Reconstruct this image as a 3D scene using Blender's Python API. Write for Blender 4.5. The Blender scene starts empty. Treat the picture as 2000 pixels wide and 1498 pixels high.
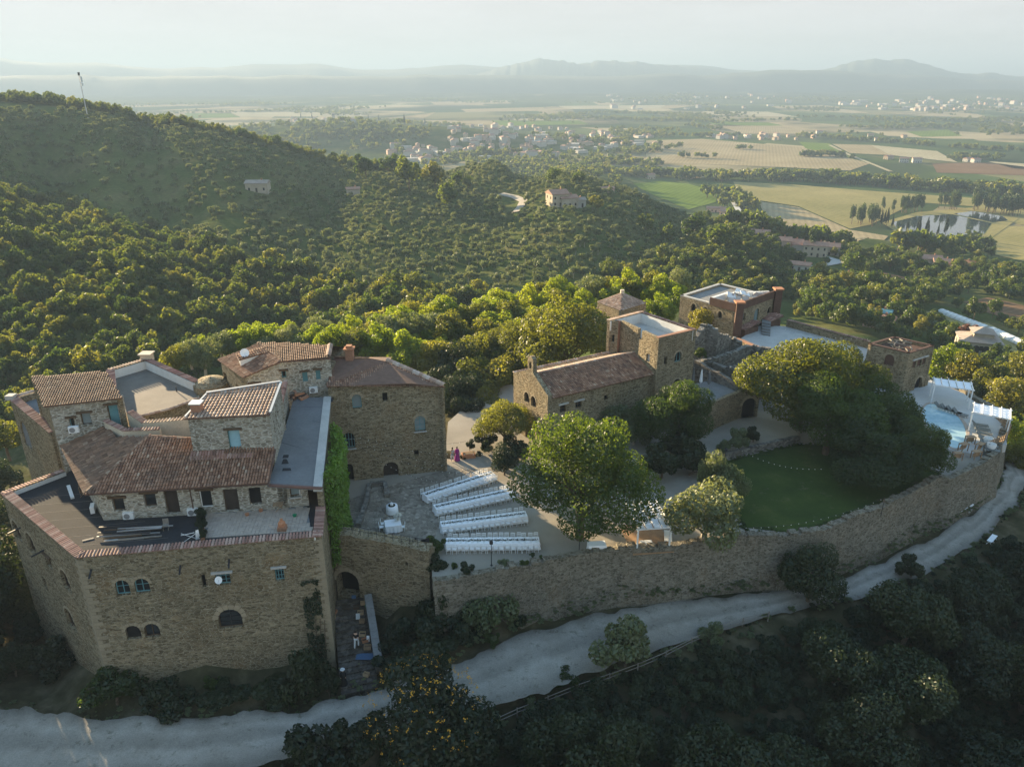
import bpy, bmesh, math, random
import numpy as np
from mathutils import Vector, Matrix
from mathutils.geometry import tessellate_polygon, delaunay_2d_cdt

# ------------------------------------------------------------------ camera
SC = bpy.context.scene
COL = SC.collection
F, CAMH, PIT = 1480.0, 40.0, math.radians(22.04)      # focal length in photo pixels (2000 wide), height, tilt
cam_d = bpy.data.cameras.new('camera'); cam = bpy.data.objects.new('camera', cam_d); COL.objects.link(cam)
cam_d.sensor_fit = 'HORIZONTAL'; cam_d.sensor_width = 36.0; cam_d.lens = 36.0 * F / 2000.0
cam_d.clip_start = 0.5; cam_d.clip_end = 60000
cam.location = (0, 0, CAMH); cam.rotation_euler = (math.pi / 2 - PIT, 0, 0)
SC.camera = cam

# ------------------------------------------------------------------ sky, sun, exposure
SUN_AZ = math.radians(42)        # left of the viewing direction
SUN_EL = math.radians(11)
SUN_DIR = Vector((-math.sin(SUN_AZ) * math.cos(SUN_EL), math.cos(SUN_AZ) * math.cos(SUN_EL), math.sin(SUN_EL)))
W = bpy.data.worlds.new('World'); SC.world = W; W.use_nodes = True
nt = W.node_tree; nt.nodes.clear()
wo = nt.nodes.new('ShaderNodeOutputWorld'); bg = nt.nodes.new('ShaderNodeBackground')
sky = nt.nodes.new('ShaderNodeTexSky'); sky.sky_type = 'NISHITA'; sky.sun_disc = False
sky.sun_elevation = SUN_EL; sky.sun_rotation = -SUN_AZ
sky.altitude = 300; sky.air_density = 1.0; sky.dust_density = 0.2; sky.ozone_density = 1.0
# pale veil of cloud and mist, thickest towards the horizon
tc = nt.nodes.new('ShaderNodeTexCoord'); mp = nt.nodes.new('ShaderNodeMapping')
mp.inputs['Scale'].default_value = (1.6, 1.6, 11.0)
no = nt.nodes.new('ShaderNodeTexNoise'); no.inputs['Scale'].default_value = 2.6; no.inputs['Detail'].default_value = 8; no.inputs['Roughness'].default_value = .62
cr = nt.nodes.new('ShaderNodeMapRange'); cr.inputs[1].default_value = .40; cr.inputs[2].default_value = .62; cr.inputs[3].default_value = .80; cr.inputs[4].default_value = 1.0
sx = nt.nodes.new('ShaderNodeSeparateXYZ'); ab = nt.nodes.new('ShaderNodeMath'); ab.operation = 'ABSOLUTE'; ml = nt.nodes.new('ShaderNodeMath'); ml.operation = 'MULTIPLY'; ml.inputs[1].default_value = -2.8
ex = nt.nodes.new('ShaderNodeMath'); ex.operation = 'EXPONENT'; fa = nt.nodes.new('ShaderNodeMath'); fa.operation = 'MULTIPLY'; fb = nt.nodes.new('ShaderNodeMath'); fb.operation = 'MULTIPLY'; fb.inputs[1].default_value = .96
mx = nt.nodes.new('ShaderNodeMix'); mx.data_type = 'RGBA'
L_ = nt.links.new
L_(tc.outputs['Generated'], mp.inputs['Vector']); L_(mp.outputs[0], no.inputs['Vector']); L_(no.outputs['Fac'], cr.inputs[0])
L_(tc.outputs['Generated'], sx.inputs[0]); L_(sx.outputs[2], ab.inputs[0]); L_(ab.outputs[0], ml.inputs[0]); L_(ml.outputs[0], ex.inputs[0]); L_(ex.outputs[0], fa.inputs[0]); L_(cr.outputs[0], fa.inputs[1]); L_(fa.outputs[0], fb.inputs[0]); L_(fb.outputs[0], mx.inputs[0])
hs = nt.nodes.new('ShaderNodeHueSaturation'); hs.inputs['Saturation'].default_value = 1.16
mn = nt.nodes.new('ShaderNodeVectorMath'); mn.operation = 'MINIMUM'; mn.inputs[1].default_value = (1.8, 1.8, 1.85)      # mist dulls the glare round the sun
L_(sky.outputs[0], mn.inputs[0]); L_(mn.outputs[0], hs.inputs['Color']); L_(hs.outputs[0], mx.inputs[6]); mx.inputs[7].default_value = (1.14, 1.13, 1.10, 1)
nt.links.new(mx.outputs[2], bg.inputs['Color']); bg.inputs['Strength'].default_value = 0.118
nt.links.new(bg.outputs[0], wo.inputs['Surface'])
sun_d = bpy.data.lights.new('sun', 'SUN'); sun_d.energy = 5.0; sun_d.angle = math.radians(.53); sun_d.color = (1, .78, .48)
sun = bpy.data.objects.new('sun', sun_d); COL.objects.link(sun)
sun.rotation_euler = SUN_DIR.to_track_quat('Z', 'Y').to_euler(); sun.location = (-200, 200, 300)
SC.view_settings.view_transform = 'Standard'; SC.view_settings.look = 'None'
SC.view_settings.exposure = 2.4; SC.view_settings.gamma = 1.0
SC.render.engine = 'CYCLES'
cy = SC.cycles
cy.use_denoising = True
cy.max_bounces = 5; cy.diffuse_bounces = 3; cy.glossy_bounces = 2; cy.transmission_bounces = 3; cy.volume_bounces = 0; cy.transparent_max_bounces = 4
cy.sample_clamp_indirect = 6.0; cy.caustics_reflective = False; cy.caustics_refractive = False

# ------------------------------------------------------------------ pixel helpers (2000 x 1498 photo pixels to world)
cP, sP = math.cos(PIT), math.sin(PIT)
def ray(px, py):
    u = (px - 1000) / F; v = (749 - py) / F
    return np.array((u, cP + v * sP, -sP + v * cP))
def Z(px, py, z):
    d = ray(px, py); t = (z - CAMH) / d[2]; return Vector((d[0] * t, d[1] * t, z))
def YP(px, py, Y):
    d = ray(px, py); t = Y / d[1]; return Vector((d[0] * t, Y, CAMH + d[2] * t))
def VP(px, py, A, B):
    d = ray(px, py); nx, ny = B[1] - A[1], -(B[0] - A[0])
    t = (nx * A[0] + ny * A[1]) / (nx * d[0] + ny * d[1]); return Vector((d[0] * t, d[1] * t, CAMH + d[2] * t))
def proj(x, y, z):
    z = z - CAMH; dep = y * cP - z * sP; up = y * sP + z * cP
    dep = np.where(np.abs(dep) < .01, .01, dep)
    return 1000 + F * x / dep, 749 - F * up / dep, dep
def inpoly(x, y, poly):
    x = np.asarray(x, float); y = np.asarray(y, float); r = np.zeros(x.shape, bool)
    n = len(poly)
    for i in range(n):
        x0, y0 = poly[i][0], poly[i][1]; x1, y1 = poly[(i + 1) % n][0], poly[(i + 1) % n][1]
        if y0 == y1: continue
        c = ((y0 > y) != (y1 > y)) & (x < (x1 - x0) * (y - y0) / (y1 - y0) + x0)
        r ^= c
    return r

# ------------------------------------------------------------------ scene helpers
def tag(o, label=None, cat=None, group=None, kind=None):
    if label: o['label'] = label
    if cat: o['category'] = cat
    if group: o['group'] = group
    if kind: o['kind'] = kind
    return o
def empty(name, loc=(0, 0, 0), rz=0, label=None, cat=None, group=None):
    o = bpy.data.objects.new(name, None); COL.objects.link(o); o.empty_display_size = .5
    o.location = loc; o.rotation_euler = (0, 0, rz)
    return tag(o, label, cat, group)
def link(name, me, parent=None, world=True, loc=None, rz=0, sc=None):
    o = bpy.data.objects.new(name, me); COL.objects.link(o)
    if parent is not None:
        o.parent = parent
        if world:
            o.matrix_parent_inverse = Matrix.Translation(-parent.location) if parent.type == 'EMPTY' else Matrix()
    if loc is not None: o.location = loc
    if rz: o.rotation_euler = (0, 0, rz)
    if sc is not None: o.scale = sc if hasattr(sc, '__len__') else (sc, sc, sc)
    return o
class MB:
    def __init__(s): s.v = []; s.f = []; s.c = []
    def add(s, vs, fs, col=None):
        n = len(s.v); s.v.extend([tuple(p) for p in vs]); s.f.extend([tuple(i + n for i in f) for f in fs])
        s.c.extend([col] * len(fs)); return s
    def box(s, x0, x1, y0, y1, z0, z1):
        return s.add([(x0, y0, z0), (x1, y0, z0), (x1, y1, z0), (x0, y1, z0), (x0, y0, z1), (x1, y0, z1), (x1, y1, z1), (x0, y1, z1)],
                     [(3, 2, 1, 0), (4, 5, 6, 7), (0, 1, 5, 4), (1, 2, 6, 5), (2, 3, 7, 6), (3, 0, 4, 7)])
    def obox(s, c, ax, hx, hy, hz, az=(0, 0, 1), col=None):
        "box centred at c, local x axis ax, local z axis az"
        ax = Vector(ax).normalized(); az = Vector(az); az = (az - ax * az.dot(ax)).normalized(); ay = az.cross(ax); c = Vector(c)
        vs = [c + ax * (hx * i) + ay * (hy * j) + az * (hz * k) for k in (-1, 1) for (i, j) in ((-1, -1), (1, -1), (1, 1), (-1, 1))]
        return s.add(vs, [(3, 2, 1, 0), (4, 5, 6, 7), (0, 1, 5, 4), (1, 2, 6, 5), (2, 3, 7, 6), (3, 0, 4, 7)], col)
    def bar(s, p, q, w, h=None):
        p = Vector(p); q = Vector(q); d = q - p; h = h or w
        up = (0, 0, 1) if abs(d.normalized().z) < .95 else (1, 0, 0)
        return s.obox((p + q) / 2, d, d.length / 2, w / 2, h / 2, up)
    def prism(s, poly, z0, z1, ztop=None):
        n = len(poly); zt = ztop or [z1] * n
        z0s = z0 if hasattr(z0, '__len__') else [z0] * n
        vs = [(p[0], p[1], z0s[i]) for i, p in enumerate(poly)] + [(p[0], p[1], zt[i]) for i, p in enumerate(poly)]
        fs = [(i, (i + 1) % n, n + (i + 1) % n, n + i) for i in range(n)]
        tri = tessellate_polygon([[Vector((p[0], p[1], 0)) for p in poly]])
        fs += [tuple(n + i for i in t) for t in tri] + [tuple(reversed(t)) for t in tri]
        return s.add(vs, fs)
    def tube(s, p, q, r0, r1=None, n=6, cap=True):
        p = Vector(p); q = Vector(q); r1 = r0 if r1 is None else r1; d = (q - p).normalized()
        a = d.orthogonal().normalized(); b = d.cross(a)
        vs = [p + (a * math.cos(t) + b * math.sin(t)) * r0 for t in [2 * math.pi * i / n for i in range(n)]]
        vs += [q + (a * math.cos(t) + b * math.sin(t)) * r1 for t in [2 * math.pi * i / n for i in range(n)]]
        fs = [(i, (i + 1) % n, n + (i + 1) % n, n + i) for i in range(n)]
        if cap: fs += [tuple(range(n - 1, -1, -1)), tuple(range(n, 2 * n))]
        return s.add(vs, fs)
    def lathe(s, prof, c=(0, 0, 0), n=10, cap=True):
        k = len(prof); vs = [(c[0] + r * math.cos(2 * math.pi * i / n), c[1] + r * math.sin(2 * math.pi * i / n), c[2] + z) for (r, z) in prof for i in range(n)]
        fs = [(j * n + i, j * n + (i + 1) % n, (j + 1) * n + (i + 1) % n, (j + 1) * n + i) for j in range(k - 1) for i in range(n)]
        if cap: fs += [tuple(range(n - 1, -1, -1)), tuple(range((k - 1) * n, k * n))]
        return s.add(vs, fs)
    def poly(s, pts):
        n = len(pts)
        nv = Vector((0, 0, 0)); P = [Vector(p) for p in pts]
        tri = tessellate_polygon([P]); return s.add(P, [tuple(t) for t in tri])
    def mesh(s, name, m, smooth=False):
        me = bpy.data.meshes.new(name); me.from_pydata(s.v, [], s.f); me.update()
        if m is not None: me.materials.append(MAT[m] if isinstance(m, str) else m)
        if any(c is not None for c in s.c):
            at = me.attributes.new('tint', 'FLOAT', 'FACE')
            at.data.foreach_set('value', np.array([.5 if c is None else c for c in s.c], np.float32))
        if smooth: me.polygons.foreach_set('use_smooth', [True] * len(me.polygons))
        return me
    def build(s, name, m, parent=None, world=True, smooth=False, kind=None, **k):
        o = link(name, s.mesh(name, m, smooth), parent, world, **k)
        if kind: o['kind'] = kind
        return o
def copy_tree(o, parent=None, loc=None, rz=None, sc=None):
    c = o.copy(); COL.objects.link(c)
    if parent is not None: c.parent = parent
    if loc is not None: c.location = loc
    if rz is not None: c.rotation_euler = (0, 0, rz)
    if sc is not None: c.scale = sc if hasattr(sc, '__len__') else (sc, sc, sc)
    for ch in o.children: copy_tree(ch, c)
    return c
R = random.Random(7)
ORDW = 'first second third fourth fifth sixth seventh eighth ninth tenth eleventh twelfth thirteenth fourteenth fifteenth'.split()

# ------------------------------------------------------------------ materials
MAT = {}
def newmat(name):
    m = bpy.data.materials.new(name); m.use_nodes = True; MAT[name] = m
    t = m.node_tree; t.nodes.clear(); o = t.nodes.new('ShaderNodeOutputMaterial'); b = t.nodes.new('ShaderNodeBsdfPrincipled')
    t.links.new(b.outputs[0], o.inputs['Surface']); b.inputs['Specular IOR Level'].default_value = .25
    return m, t, b, o
def N(t, typ, **k):
    n = t.nodes.new('ShaderNode' + typ)
    for a, v in k.items():
        if a in n.inputs: n.inputs[a].default_value = v
        else: setattr(n, a, v)
    return n
def coords(t, scale=(1, 1, 1), rot=(0, 0, 0), kind='Object'):
    c = N(t, 'TexCoord'); m = N(t, 'Mapping'); m.inputs['Scale'].default_value = scale; m.inputs['Rotation'].default_value = rot
    t.links.new(c.outputs[kind], m.inputs['Vector']); return m.outputs[0]
def geo_coords(t, scale=(1, 1, 1), rot=(0, 0, 0)):
    c = N(t, 'NewGeometry'); m = N(t, 'Mapping'); m.inputs['Scale'].default_value = scale; m.inputs['Rotation'].default_value = rot
    t.links.new(c.outputs['Position'], m.inputs['Vector']); return m.outputs[0]
def ramp(t, fac, stops):
    r = N(t, 'ValToRGB'); e = r.color_ramp.elements
    while len(e) < len(stops): e.new(.5)
    for i, (p, c) in enumerate(stops): e[i].position = p; e[i].color = (*c, 1)
    t.links.new(fac, r.inputs[0]); return r.outputs[0]
def mixc(t, fac, a, b, mode='MIX'):
    m = N(t, 'Mix', data_type='RGBA', blend_type=mode)
    for sock, v in ((m.inputs[0], fac), (m.inputs[6], a), (m.inputs[7], b)):
        if isinstance(v, (int, float)): sock.default_value = v
        elif isinstance(v, tuple): sock.default_value = (*v, 1)
        else: t.links.new(v, sock)
    return m.outputs[2]
def bump(t, b, h, strength=.5, dist=.05):
    n = N(t, 'Bump', Strength=strength, Distance=dist); t.links.new(h, n.inputs['Height']); t.links.new(n.outputs[0], b.inputs['Normal']); return n
def noise(t, vec, scale, detail=4, rough=.6):
    n = N(t, 'TexNoise'); n.inputs['Scale'].default_value = scale; n.inputs['Detail'].default_value = detail; n.inputs['Roughness'].default_value = rough
    t.links.new(vec, n.inputs['Vector']); return n.outputs['Fac']
def plain(name, col, rough=.75, var=.25, scale=3.0, bumpd=0.0, metal=0, spec=.25, fine=None):
    "one base colour broken by two scales of noise"
    m, t, b, o = newmat(name); v = geo_coords(t)
    n1 = noise(t, v, scale, 5); lo = tuple(c * (1 - var) for c in col); hi = tuple(min(1, c * (1 + var)) for c in col)
    c = ramp(t, n1, [(.25, lo), (.75, hi)])
    n2 = noise(t, v, fine or scale * 9, 3)
    c = mixc(t, .35 * min(1, var * 3), c, ramp(t, n2, [(.3, tuple(x * .5 for x in col)), (.7, tuple(min(1, x * 1.4) for x in col))]))
    t.links.new(c, b.inputs['Base Color']); b.inputs['Roughness'].default_value = rough; b.inputs['Metallic'].default_value = metal; b.inputs['Specular IOR Level'].default_value = spec
    if bumpd: bump(t, b, n2, .6, bumpd)
    return m
def stone(name, c0, c1, c2, mortar, scale=(2.5, 2.5, 6.6), stain=.5, warm=(.33, .2, .09), mw=.10):
    m, t, b, o = newmat(name)
    v0 = geo_coords(t)
    nw = N(t, 'TexNoise'); nw.inputs['Scale'].default_value = 1.7; t.links.new(v0, nw.inputs['Vector'])
    ad = N(t, 'VectorMath', operation='MULTIPLY_ADD'); ad.inputs[1].default_value = (.22, .22, .16); t.links.new(nw.outputs['Color'], ad.inputs[0]); t.links.new(v0, ad.inputs[2])
    mp = N(t, 'Mapping'); mp.inputs['Scale'].default_value = scale; t.links.new(ad.outputs[0], mp.inputs['Vector'])
    vo = N(t, 'TexVoronoi', feature='F1'); vo.inputs['Scale'].default_value = 1; t.links.new(mp.outputs[0], vo.inputs['Vector'])
    ve = N(t, 'TexVoronoi', feature='DISTANCE_TO_EDGE'); ve.inputs['Scale'].default_value = 1; t.links.new(mp.outputs[0], ve.inputs['Vector'])
    sep = N(t, 'SeparateColor'); t.links.new(vo.outputs['Color'], sep.inputs[0])
    c = ramp(t, sep.outputs[0], [(.0, c0), (.35, c1), (.75, c2), (1, tuple(min(1, x * 1.25) for x in c2))])
    big = noise(t, v0, .33, 6, .65)
    c = mixc(t, ramp(t, big, [(.5, (0, 0, 0)), (.72, (stain,) * 3)]), c, warm)
    big2 = noise(t, v0, .17, 6, .7)
    c = mixc(t, ramp(t, big2, [(.48, (0, 0, 0)), (.7, (.62,) * 3)]), c, tuple(x * .42 for x in c1))
    st_ = noise(t, geo_coords(t, (1.1, 1.1, .07)), 1.0, 5, .7); c = mixc(t, ramp(t, st_, [(.52, (0, 0, 0)), (.74, (.55,) * 3)]), c, tuple(x * .5 for x in c1))
    mo = noise(t, v0, .9, 6, .7); c = mixc(t, ramp(t, mo, [(.58, (0, 0, 0)), (.74, (.5,) * 3)]), c, (c1[0] * .62, c1[1] * .74, c1[2] * .62))
    gr = noise(t, v0, 7, 4)
    c = mixc(t, .5, c, ramp(t, gr, [(.3, (.42,) * 3), (.7, (1.0,) * 3)]), 'MULTIPLY')
    mf = ramp(t, ve.outputs[0], [(.0, (1, 1, 1)), (mw, (0, 0, 0))])
    c = mixc(t, mf, c, mortar)
    t.links.new(c, b.inputs['Base Color']); b.inputs['Roughness'].default_value = .92; b.inputs['Specular IOR Level'].default_value = .1
    ht = ramp(t, ve.outputs[0], [(.0, (0, 0, 0)), (.16, (1, 1, 1))])
    ht2 = mixc(t, .35, ht, ramp(t, gr, [(.2, (0,) * 3), (.8, (1,) * 3)]))
    bump(t, b, ht2, .9, .09)
    return m
stone('stone', (.13, .10, .06), (.24, .19, .115), (.34, .275, .175), (.37, .32, .23), scale=(2.8, 2.8, 7.6))
stone('stone_pale', (.22, .19, .14), (.34, .30, .23), (.46, .42, .34), (.56, .53, .46), scale=(2.2, 2.2, 5.8), stain=.25, mw=.16)
stone('stone_retaining', (.12, .105, .075), (.19, .168, .125), (.27, .24, .185), (.27, .245, .195), scale=(3.3, 3.3, 6.6), stain=.3)
stone('stone_ruin', (.12, .11, .10), (.2, .19, .17), (.31, .29, .26), (.2, .185, .16), scale=(2.4, 2.4, 3.8), stain=.35)
stone('stair_stone', (.07, .06, .05), (.11, .095, .08), (.16, .14, .12), (.09, .08, .065), scale=(2.4, 2.4, 2.4), stain=.2)
stone('cobble', (.22, .185, .145), (.31, .265, .21), (.39, .34, .275), (.26, .22, .17), scale=(2.6, 2.6, 2.6), stain=.2, warm=(.2, .16, .11))
def tiles(name, a, b_, c_, d):
    m, t, b, o = newmat(name)
    at = N(t, 'Attribute', attribute_name='tint'); v = geo_coords(t)
    c = ramp(t, at.outputs['Fac'], [(0, a), (.4, b_), (.8, c_), (1, d)])
    n1 = noise(t, v, .8, 5, .65); c = mixc(t, ramp(t, n1, [(.45, (0, 0, 0)), (.7, (.55,) * 3)]), c, (.11, .09, .075))
    n2 = noise(t, v, 11, 3); c = mixc(t, .5, c, ramp(t, n2, [(.3, (.5,) * 3), (.7, (1,) * 3)]), 'MULTIPLY')
    t.links.new(c, b.inputs['Base Color']); b.inputs['Roughness'].default_value = .85; bump(t, b, n2, .4, .02)
tiles('tile', (.18, .088, .055), (.32, .165, .10), (.43, .25, .16), (.52, .365, .255))
tiles('tile_old', (.145, .08, .05), (.255, .142, .088), (.34, .205, .13), (.41, .29, .20))
tiles('tile_red', (.21, .105, .08), (.34, .18, .14), (.45, .27, .215), (.52, .38, .31))
tiles('tile_pink', (.34, .22, .16), (.46, .31, .23), (.56, .42, .32), (.6, .5, .42))
plain('tile_pan', (.16, .095, .07), .9, .35, 2)
plain('voussoir', (.33, .27, .185), .9, .25, 2.5, .01)
plain('quoin', (.29, .24, .165), .9, .22, 1.7, .02)
plain('plaster', (.68, .67, .64), .85, .12, 1.2)
plain('plaster_warm', (.55, .47, .36), .9, .25, 1.0)
plain('white_paint', (.80, .80, .79), .5, .05, 2)
plain('tar', (.03, .03, .033), .95, .35, .7, .01)
plain('tar_tan', (.16, .14, .12), .85, .2, .8, .01)
plain('membrane', (.15, .155, .16), .8, .22, .5, .006)
plain('concrete', (.42, .41, .385), .9, .18, .8, .01)
plain('concrete_dark', (.2, .2, .195), .9, .25, .8, .01)
plain('gravel', (.30, .265, .215), .95, .22, .25, .03, fine=14)
m, t, b, o = newmat('lawn'); v = geo_coords(t); n1 = noise(t, v, .22, 6, .65); n2 = noise(t, v, 9, 4); n3 = noise(t, v, .6, 5, .7)
c = ramp(t, n1, [(.3, (.022, .045, .007)), (.55, (.04, .066, .010)), (.75, (.075, .09, .02))]); c = mixc(t, ramp(t, n3, [(.58, (0,) * 3), (.72, (.75,) * 3)]), c, (.11, .095, .055)); c = mixc(t, .5, c, ramp(t, n2, [(.3, (.5,) * 3), (.7, (1.1,) * 3)]), 'MULTIPLY')
t.links.new(c, b.inputs['Base Color']); b.inputs['Roughness'].default_value = 1; bump(t, b, n2, .6, .05)
plain('pool_deck', (.46, .45, .425), .8, .08, 1)
plain('wood', (.30, .20, .12), .75, .3, 3)
plain('wood_dark', (.10, .065, .04), .75, .3, 3)
plain('wood_grey', (.22, .195, .165), .8, .3, 3)
plain('deck_wood', (.36, .22, .12), .7, .25, 2)
plain('corten', (.105, .06, .045), .85, .3, 1.2)
plain('iron', (.03, .03, .033), .6, .2, 4)
plain('metal', (.55, .56, .57), .35, .1, 3, metal=.7)
plain('ac_white', (.74, .74, .72), .5, .08, 3)
plain('ac_grille', (.22, .22, .22), .6, .1, 3)
plain('cloth', (.86, .86, .87), .8, .04, 2)
plain('bark', (.13, .095, .065), .95, .35, 3, .03)
plain('bark_pale', (.34, .31, .26), .95, .35, 3, .03)
plain('brick', (.36, .19, .12), .9, .3, 5, .01)
plain('terracotta', (.42, .19, .10), .85, .2, 4)
plain('paver', (.40, .33, .27), .9, .22, 2.2)
plain('shutter_teal', (.12, .27, .30), .6, .12, 2)
plain('door_blue', (.30, .50, .58), .6, .1, 2)
plain('door_dark', (.045, .035, .03), .6, .25, 3)
plain('soil', (.20, .14, .085), .95, .3, .1)
plain('skin', (.52, .32, .23), .6, .08, 8)
plain('hair', (.02, .015, .012), .6, .1, 8)
plain('cloth_purple', (.28, .03, .20), .8, .15, 6)
plain('cloth_black', (.02, .02, .022), .85, .15, 6)
plain('cloth_pale', (.60, .61, .62), .85, .1, 6)
plain('cloth_blue', (.06, .11, .19), .8, .15, 6)
plain('lounger', (.16, .17, .16), .7, .2, 3)
plain('yellow_flower', (.50, .27, .025), .7, .2, 3)
plain('flower_white', (.8, .8, .72), .7, .1, 3)
plain('card', (.48, .34, .20), .85, .2, 5)
plain('green_plastic', (.02, .20, .09), .5, .1, 3)
plain('polytunnel', (.66, .68, .68), .4, .08, .5)
def glass(name, col, rough=.12):
    m, t, b, o = newmat(name); b.inputs['Base Color'].default_value = (*col, 1); b.inputs['Roughness'].default_value = rough; b.inputs['Specular IOR Level'].default_value = .5
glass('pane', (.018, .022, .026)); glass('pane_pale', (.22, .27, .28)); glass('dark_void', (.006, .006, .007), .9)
m, t, b, o = newmat('pool_water'); v = geo_coords(t); n1 = noise(t, v, 1.6, 3)
t.links.new(ramp(t, n1, [(.3, (.26, .42, .48)), (.7, (.38, .54, .60))]), b.inputs['Base Color']); b.inputs['Roughness'].default_value = .06; bump(t, b, n1, .25, .05)
m, t, b, o = newmat('lake_water'); v = geo_coords(t, (1, .4, 1)); n1 = noise(t, v, .5, 3)
b.inputs['Base Color'].default_value = (.035, .05, .05, 1); b.inputs['Roughness'].default_value = .04; b.inputs['Specular IOR Level'].default_value = .5; bump(t, b, n1, .05, .05)
m, t, b, o = newmat('bulb'); b.inputs['Base Color'].default_value = (.85, .82, .72, 1); b.inputs['Roughness'].default_value = .2

def leaf(name, a, b_, c_, trans=.38, tcol=None):
    "a leaf's own colour varies from tree to tree and from clump to clump; light also passes through it"
    m, t, b, o = newmat(name); t.nodes.remove(b)
    oi = N(t, 'ObjectInfo'); v = geo_coords(t); n1 = noise(t, v, .55, 3); n2 = noise(t, v, 4.0, 2)
    mth = N(t, 'Math', operation='MULTIPLY_ADD'); mth.inputs[1].default_value = .55; t.links.new(oi.outputs['Random'], mth.inputs[0])
    m2 = N(t, 'Math', operation='MULTIPLY_ADD'); m2.inputs[1].default_value = .75; m2.inputs[2].default_value = -.18; t.links.new(n1, m2.inputs[0])
    t.links.new(m2.outputs[0], mth.inputs[2])
    c = ramp(t, mth.outputs[0], [(.1, a), (.5, b_), (.95, c_)])
    c = mixc(t, .6, c, ramp(t, n2, [(.3, (.55,) * 3), (.7, (1.15,) * 3)]), 'MULTIPLY')
    d = N(t, 'BsdfDiffuse'); tr = N(t, 'BsdfTranslucent'); ms = N(t, 'MixShader'); ms.inputs[0].default_value = trans
    t.links.new(c, d.inputs['Color'])
    tc_ = mixc(t, 1.0, c, tcol or (1.9, 1.75, .7), 'MULTIPLY'); t.links.new(tc_, tr.inputs['Color'])
    t.links.new(d.outputs[0], ms.inputs[1]); t.links.new(tr.outputs[0], ms.inputs[2])
    gl = N(t, 'BsdfGlossy'); gl.inputs['Roughness'].default_value = .45; gl.inputs['Color'].default_value = (.7, .7, .7, 1)
    m3 = N(t, 'MixShader'); m3.inputs[0].default_value = .035; t.links.new(ms.outputs[0], m3.inputs[1]); t.links.new(gl.outputs[0], m3.inputs[2])
    t.links.new(m3.outputs[0], o.inputs['Surface'])
leaf('leaf_bright', (.024, .05, .010), (.042, .077, .013), (.075, .112, .02), .5, (3.0, 2.5, .55))
leaf('leaf_ridge_sunlit', (.085, .14, .017), (.13, .185, .024), (.19, .23, .034), .62, (2.7, 2.3, .5))  # backlit glow of the ridge crowns is put into this brighter leaf colour
leaf('leaf_lawn_shaded', (.018, .036, .010), (.03, .054, .013), (.052, .08, .018), .45, (2.9, 2.4, .6))  # crown self-shade of the lawn trees is put into this darker leaf colour
leaf('leaf_oak', (.062, .085, .022), (.10, .12, .03), (.16, .165, .045), .6, (2.6, 2.2, .6))
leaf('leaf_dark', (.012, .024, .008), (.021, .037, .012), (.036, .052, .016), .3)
leaf('leaf_wood', (.035, .065, .018), (.072, .105, .026), (.15, .155, .035), .55, (2.6, 2.2, .55))
leaf('leaf_olive', (.10, .135, .06), (.135, .165, .08), (.18, .20, .105), .42, (1.7, 1.6, .8))
leaf('leaf_yellow', (.13, .14, .02), (.20, .19, .025), (.28, .22, .03), .4)
leaf('leaf_ivy', (.10, .19, .025), (.14, .25, .035), (.19, .30, .05), .35)
leaf('leaf_cypress', (.012, .024, .01), (.018, .034, .013), (.026, .042, .016), .15)
leaf('leaf_poplar', (.04, .07, .025), (.06, .095, .03), (.09, .12, .04), .35)
leaf('leaf_red', (.10, .04, .03), (.13, .055, .035), (.16, .07, .04), .3)
# ------------------------------------------------------------------ terrain
PLAIN = -75.0
CTRL = []
def cpx(px, py, Y, sub=0.0):
    p = YP(px, py, Y); CTRL.append((p.x, p.y, p.z - sub))
# the road bench in front of the walls
ROAD_UP = [(-260, 1330, -6.6), (-60, 1372, -6.4), (0, 1380, -6.3), (200, 1402, -6.2), (400, 1402, -6.1), (600, 1386, -5.9), (740, 1346, -5.7), (900, 1288, -5.4), (1000, 1243, -5.2), (1200, 1192, -5.0), (1400, 1166, -4.9), (1560, 1150, -4.8), (1650, 1124, -4.8), (1800, 1062, -4.8), (1900, 1002, -4.8), (1952, 950, -4.8), (1962, 912, -4.9), (1950, 880, -5.2)]
ROAD_LO = [(-260, 1560, -7.0), (-60, 1545, -6.8), (0, 1540, -6.7), (200, 1530, -6.5), (400, 1515, -6.3), (600, 1470, -6.0), (740, 1440, -5.8), (930, 1390, -5.5), (1060, 1350, -5.3), (1210, 1292, -5.1), (1360, 1245, -5.0), (1500, 1204, -4.9), (1680, 1166, -4.9), (1800, 1122, -4.9), (1905, 1062, -4.9), (1985, 990, -4.9), (2006, 940, -5.0), (1995, 895, -5.3)]
RU = [Z(*p) for p in ROAD_UP]; RL = [Z(*p) for p in ROAD_LO]
for i in range(0, len(RU), 2):
    m_ = (RU[i] + RL[i]) / 2; CTRL.append((m_.x, m_.y, m_.z - .12))
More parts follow.
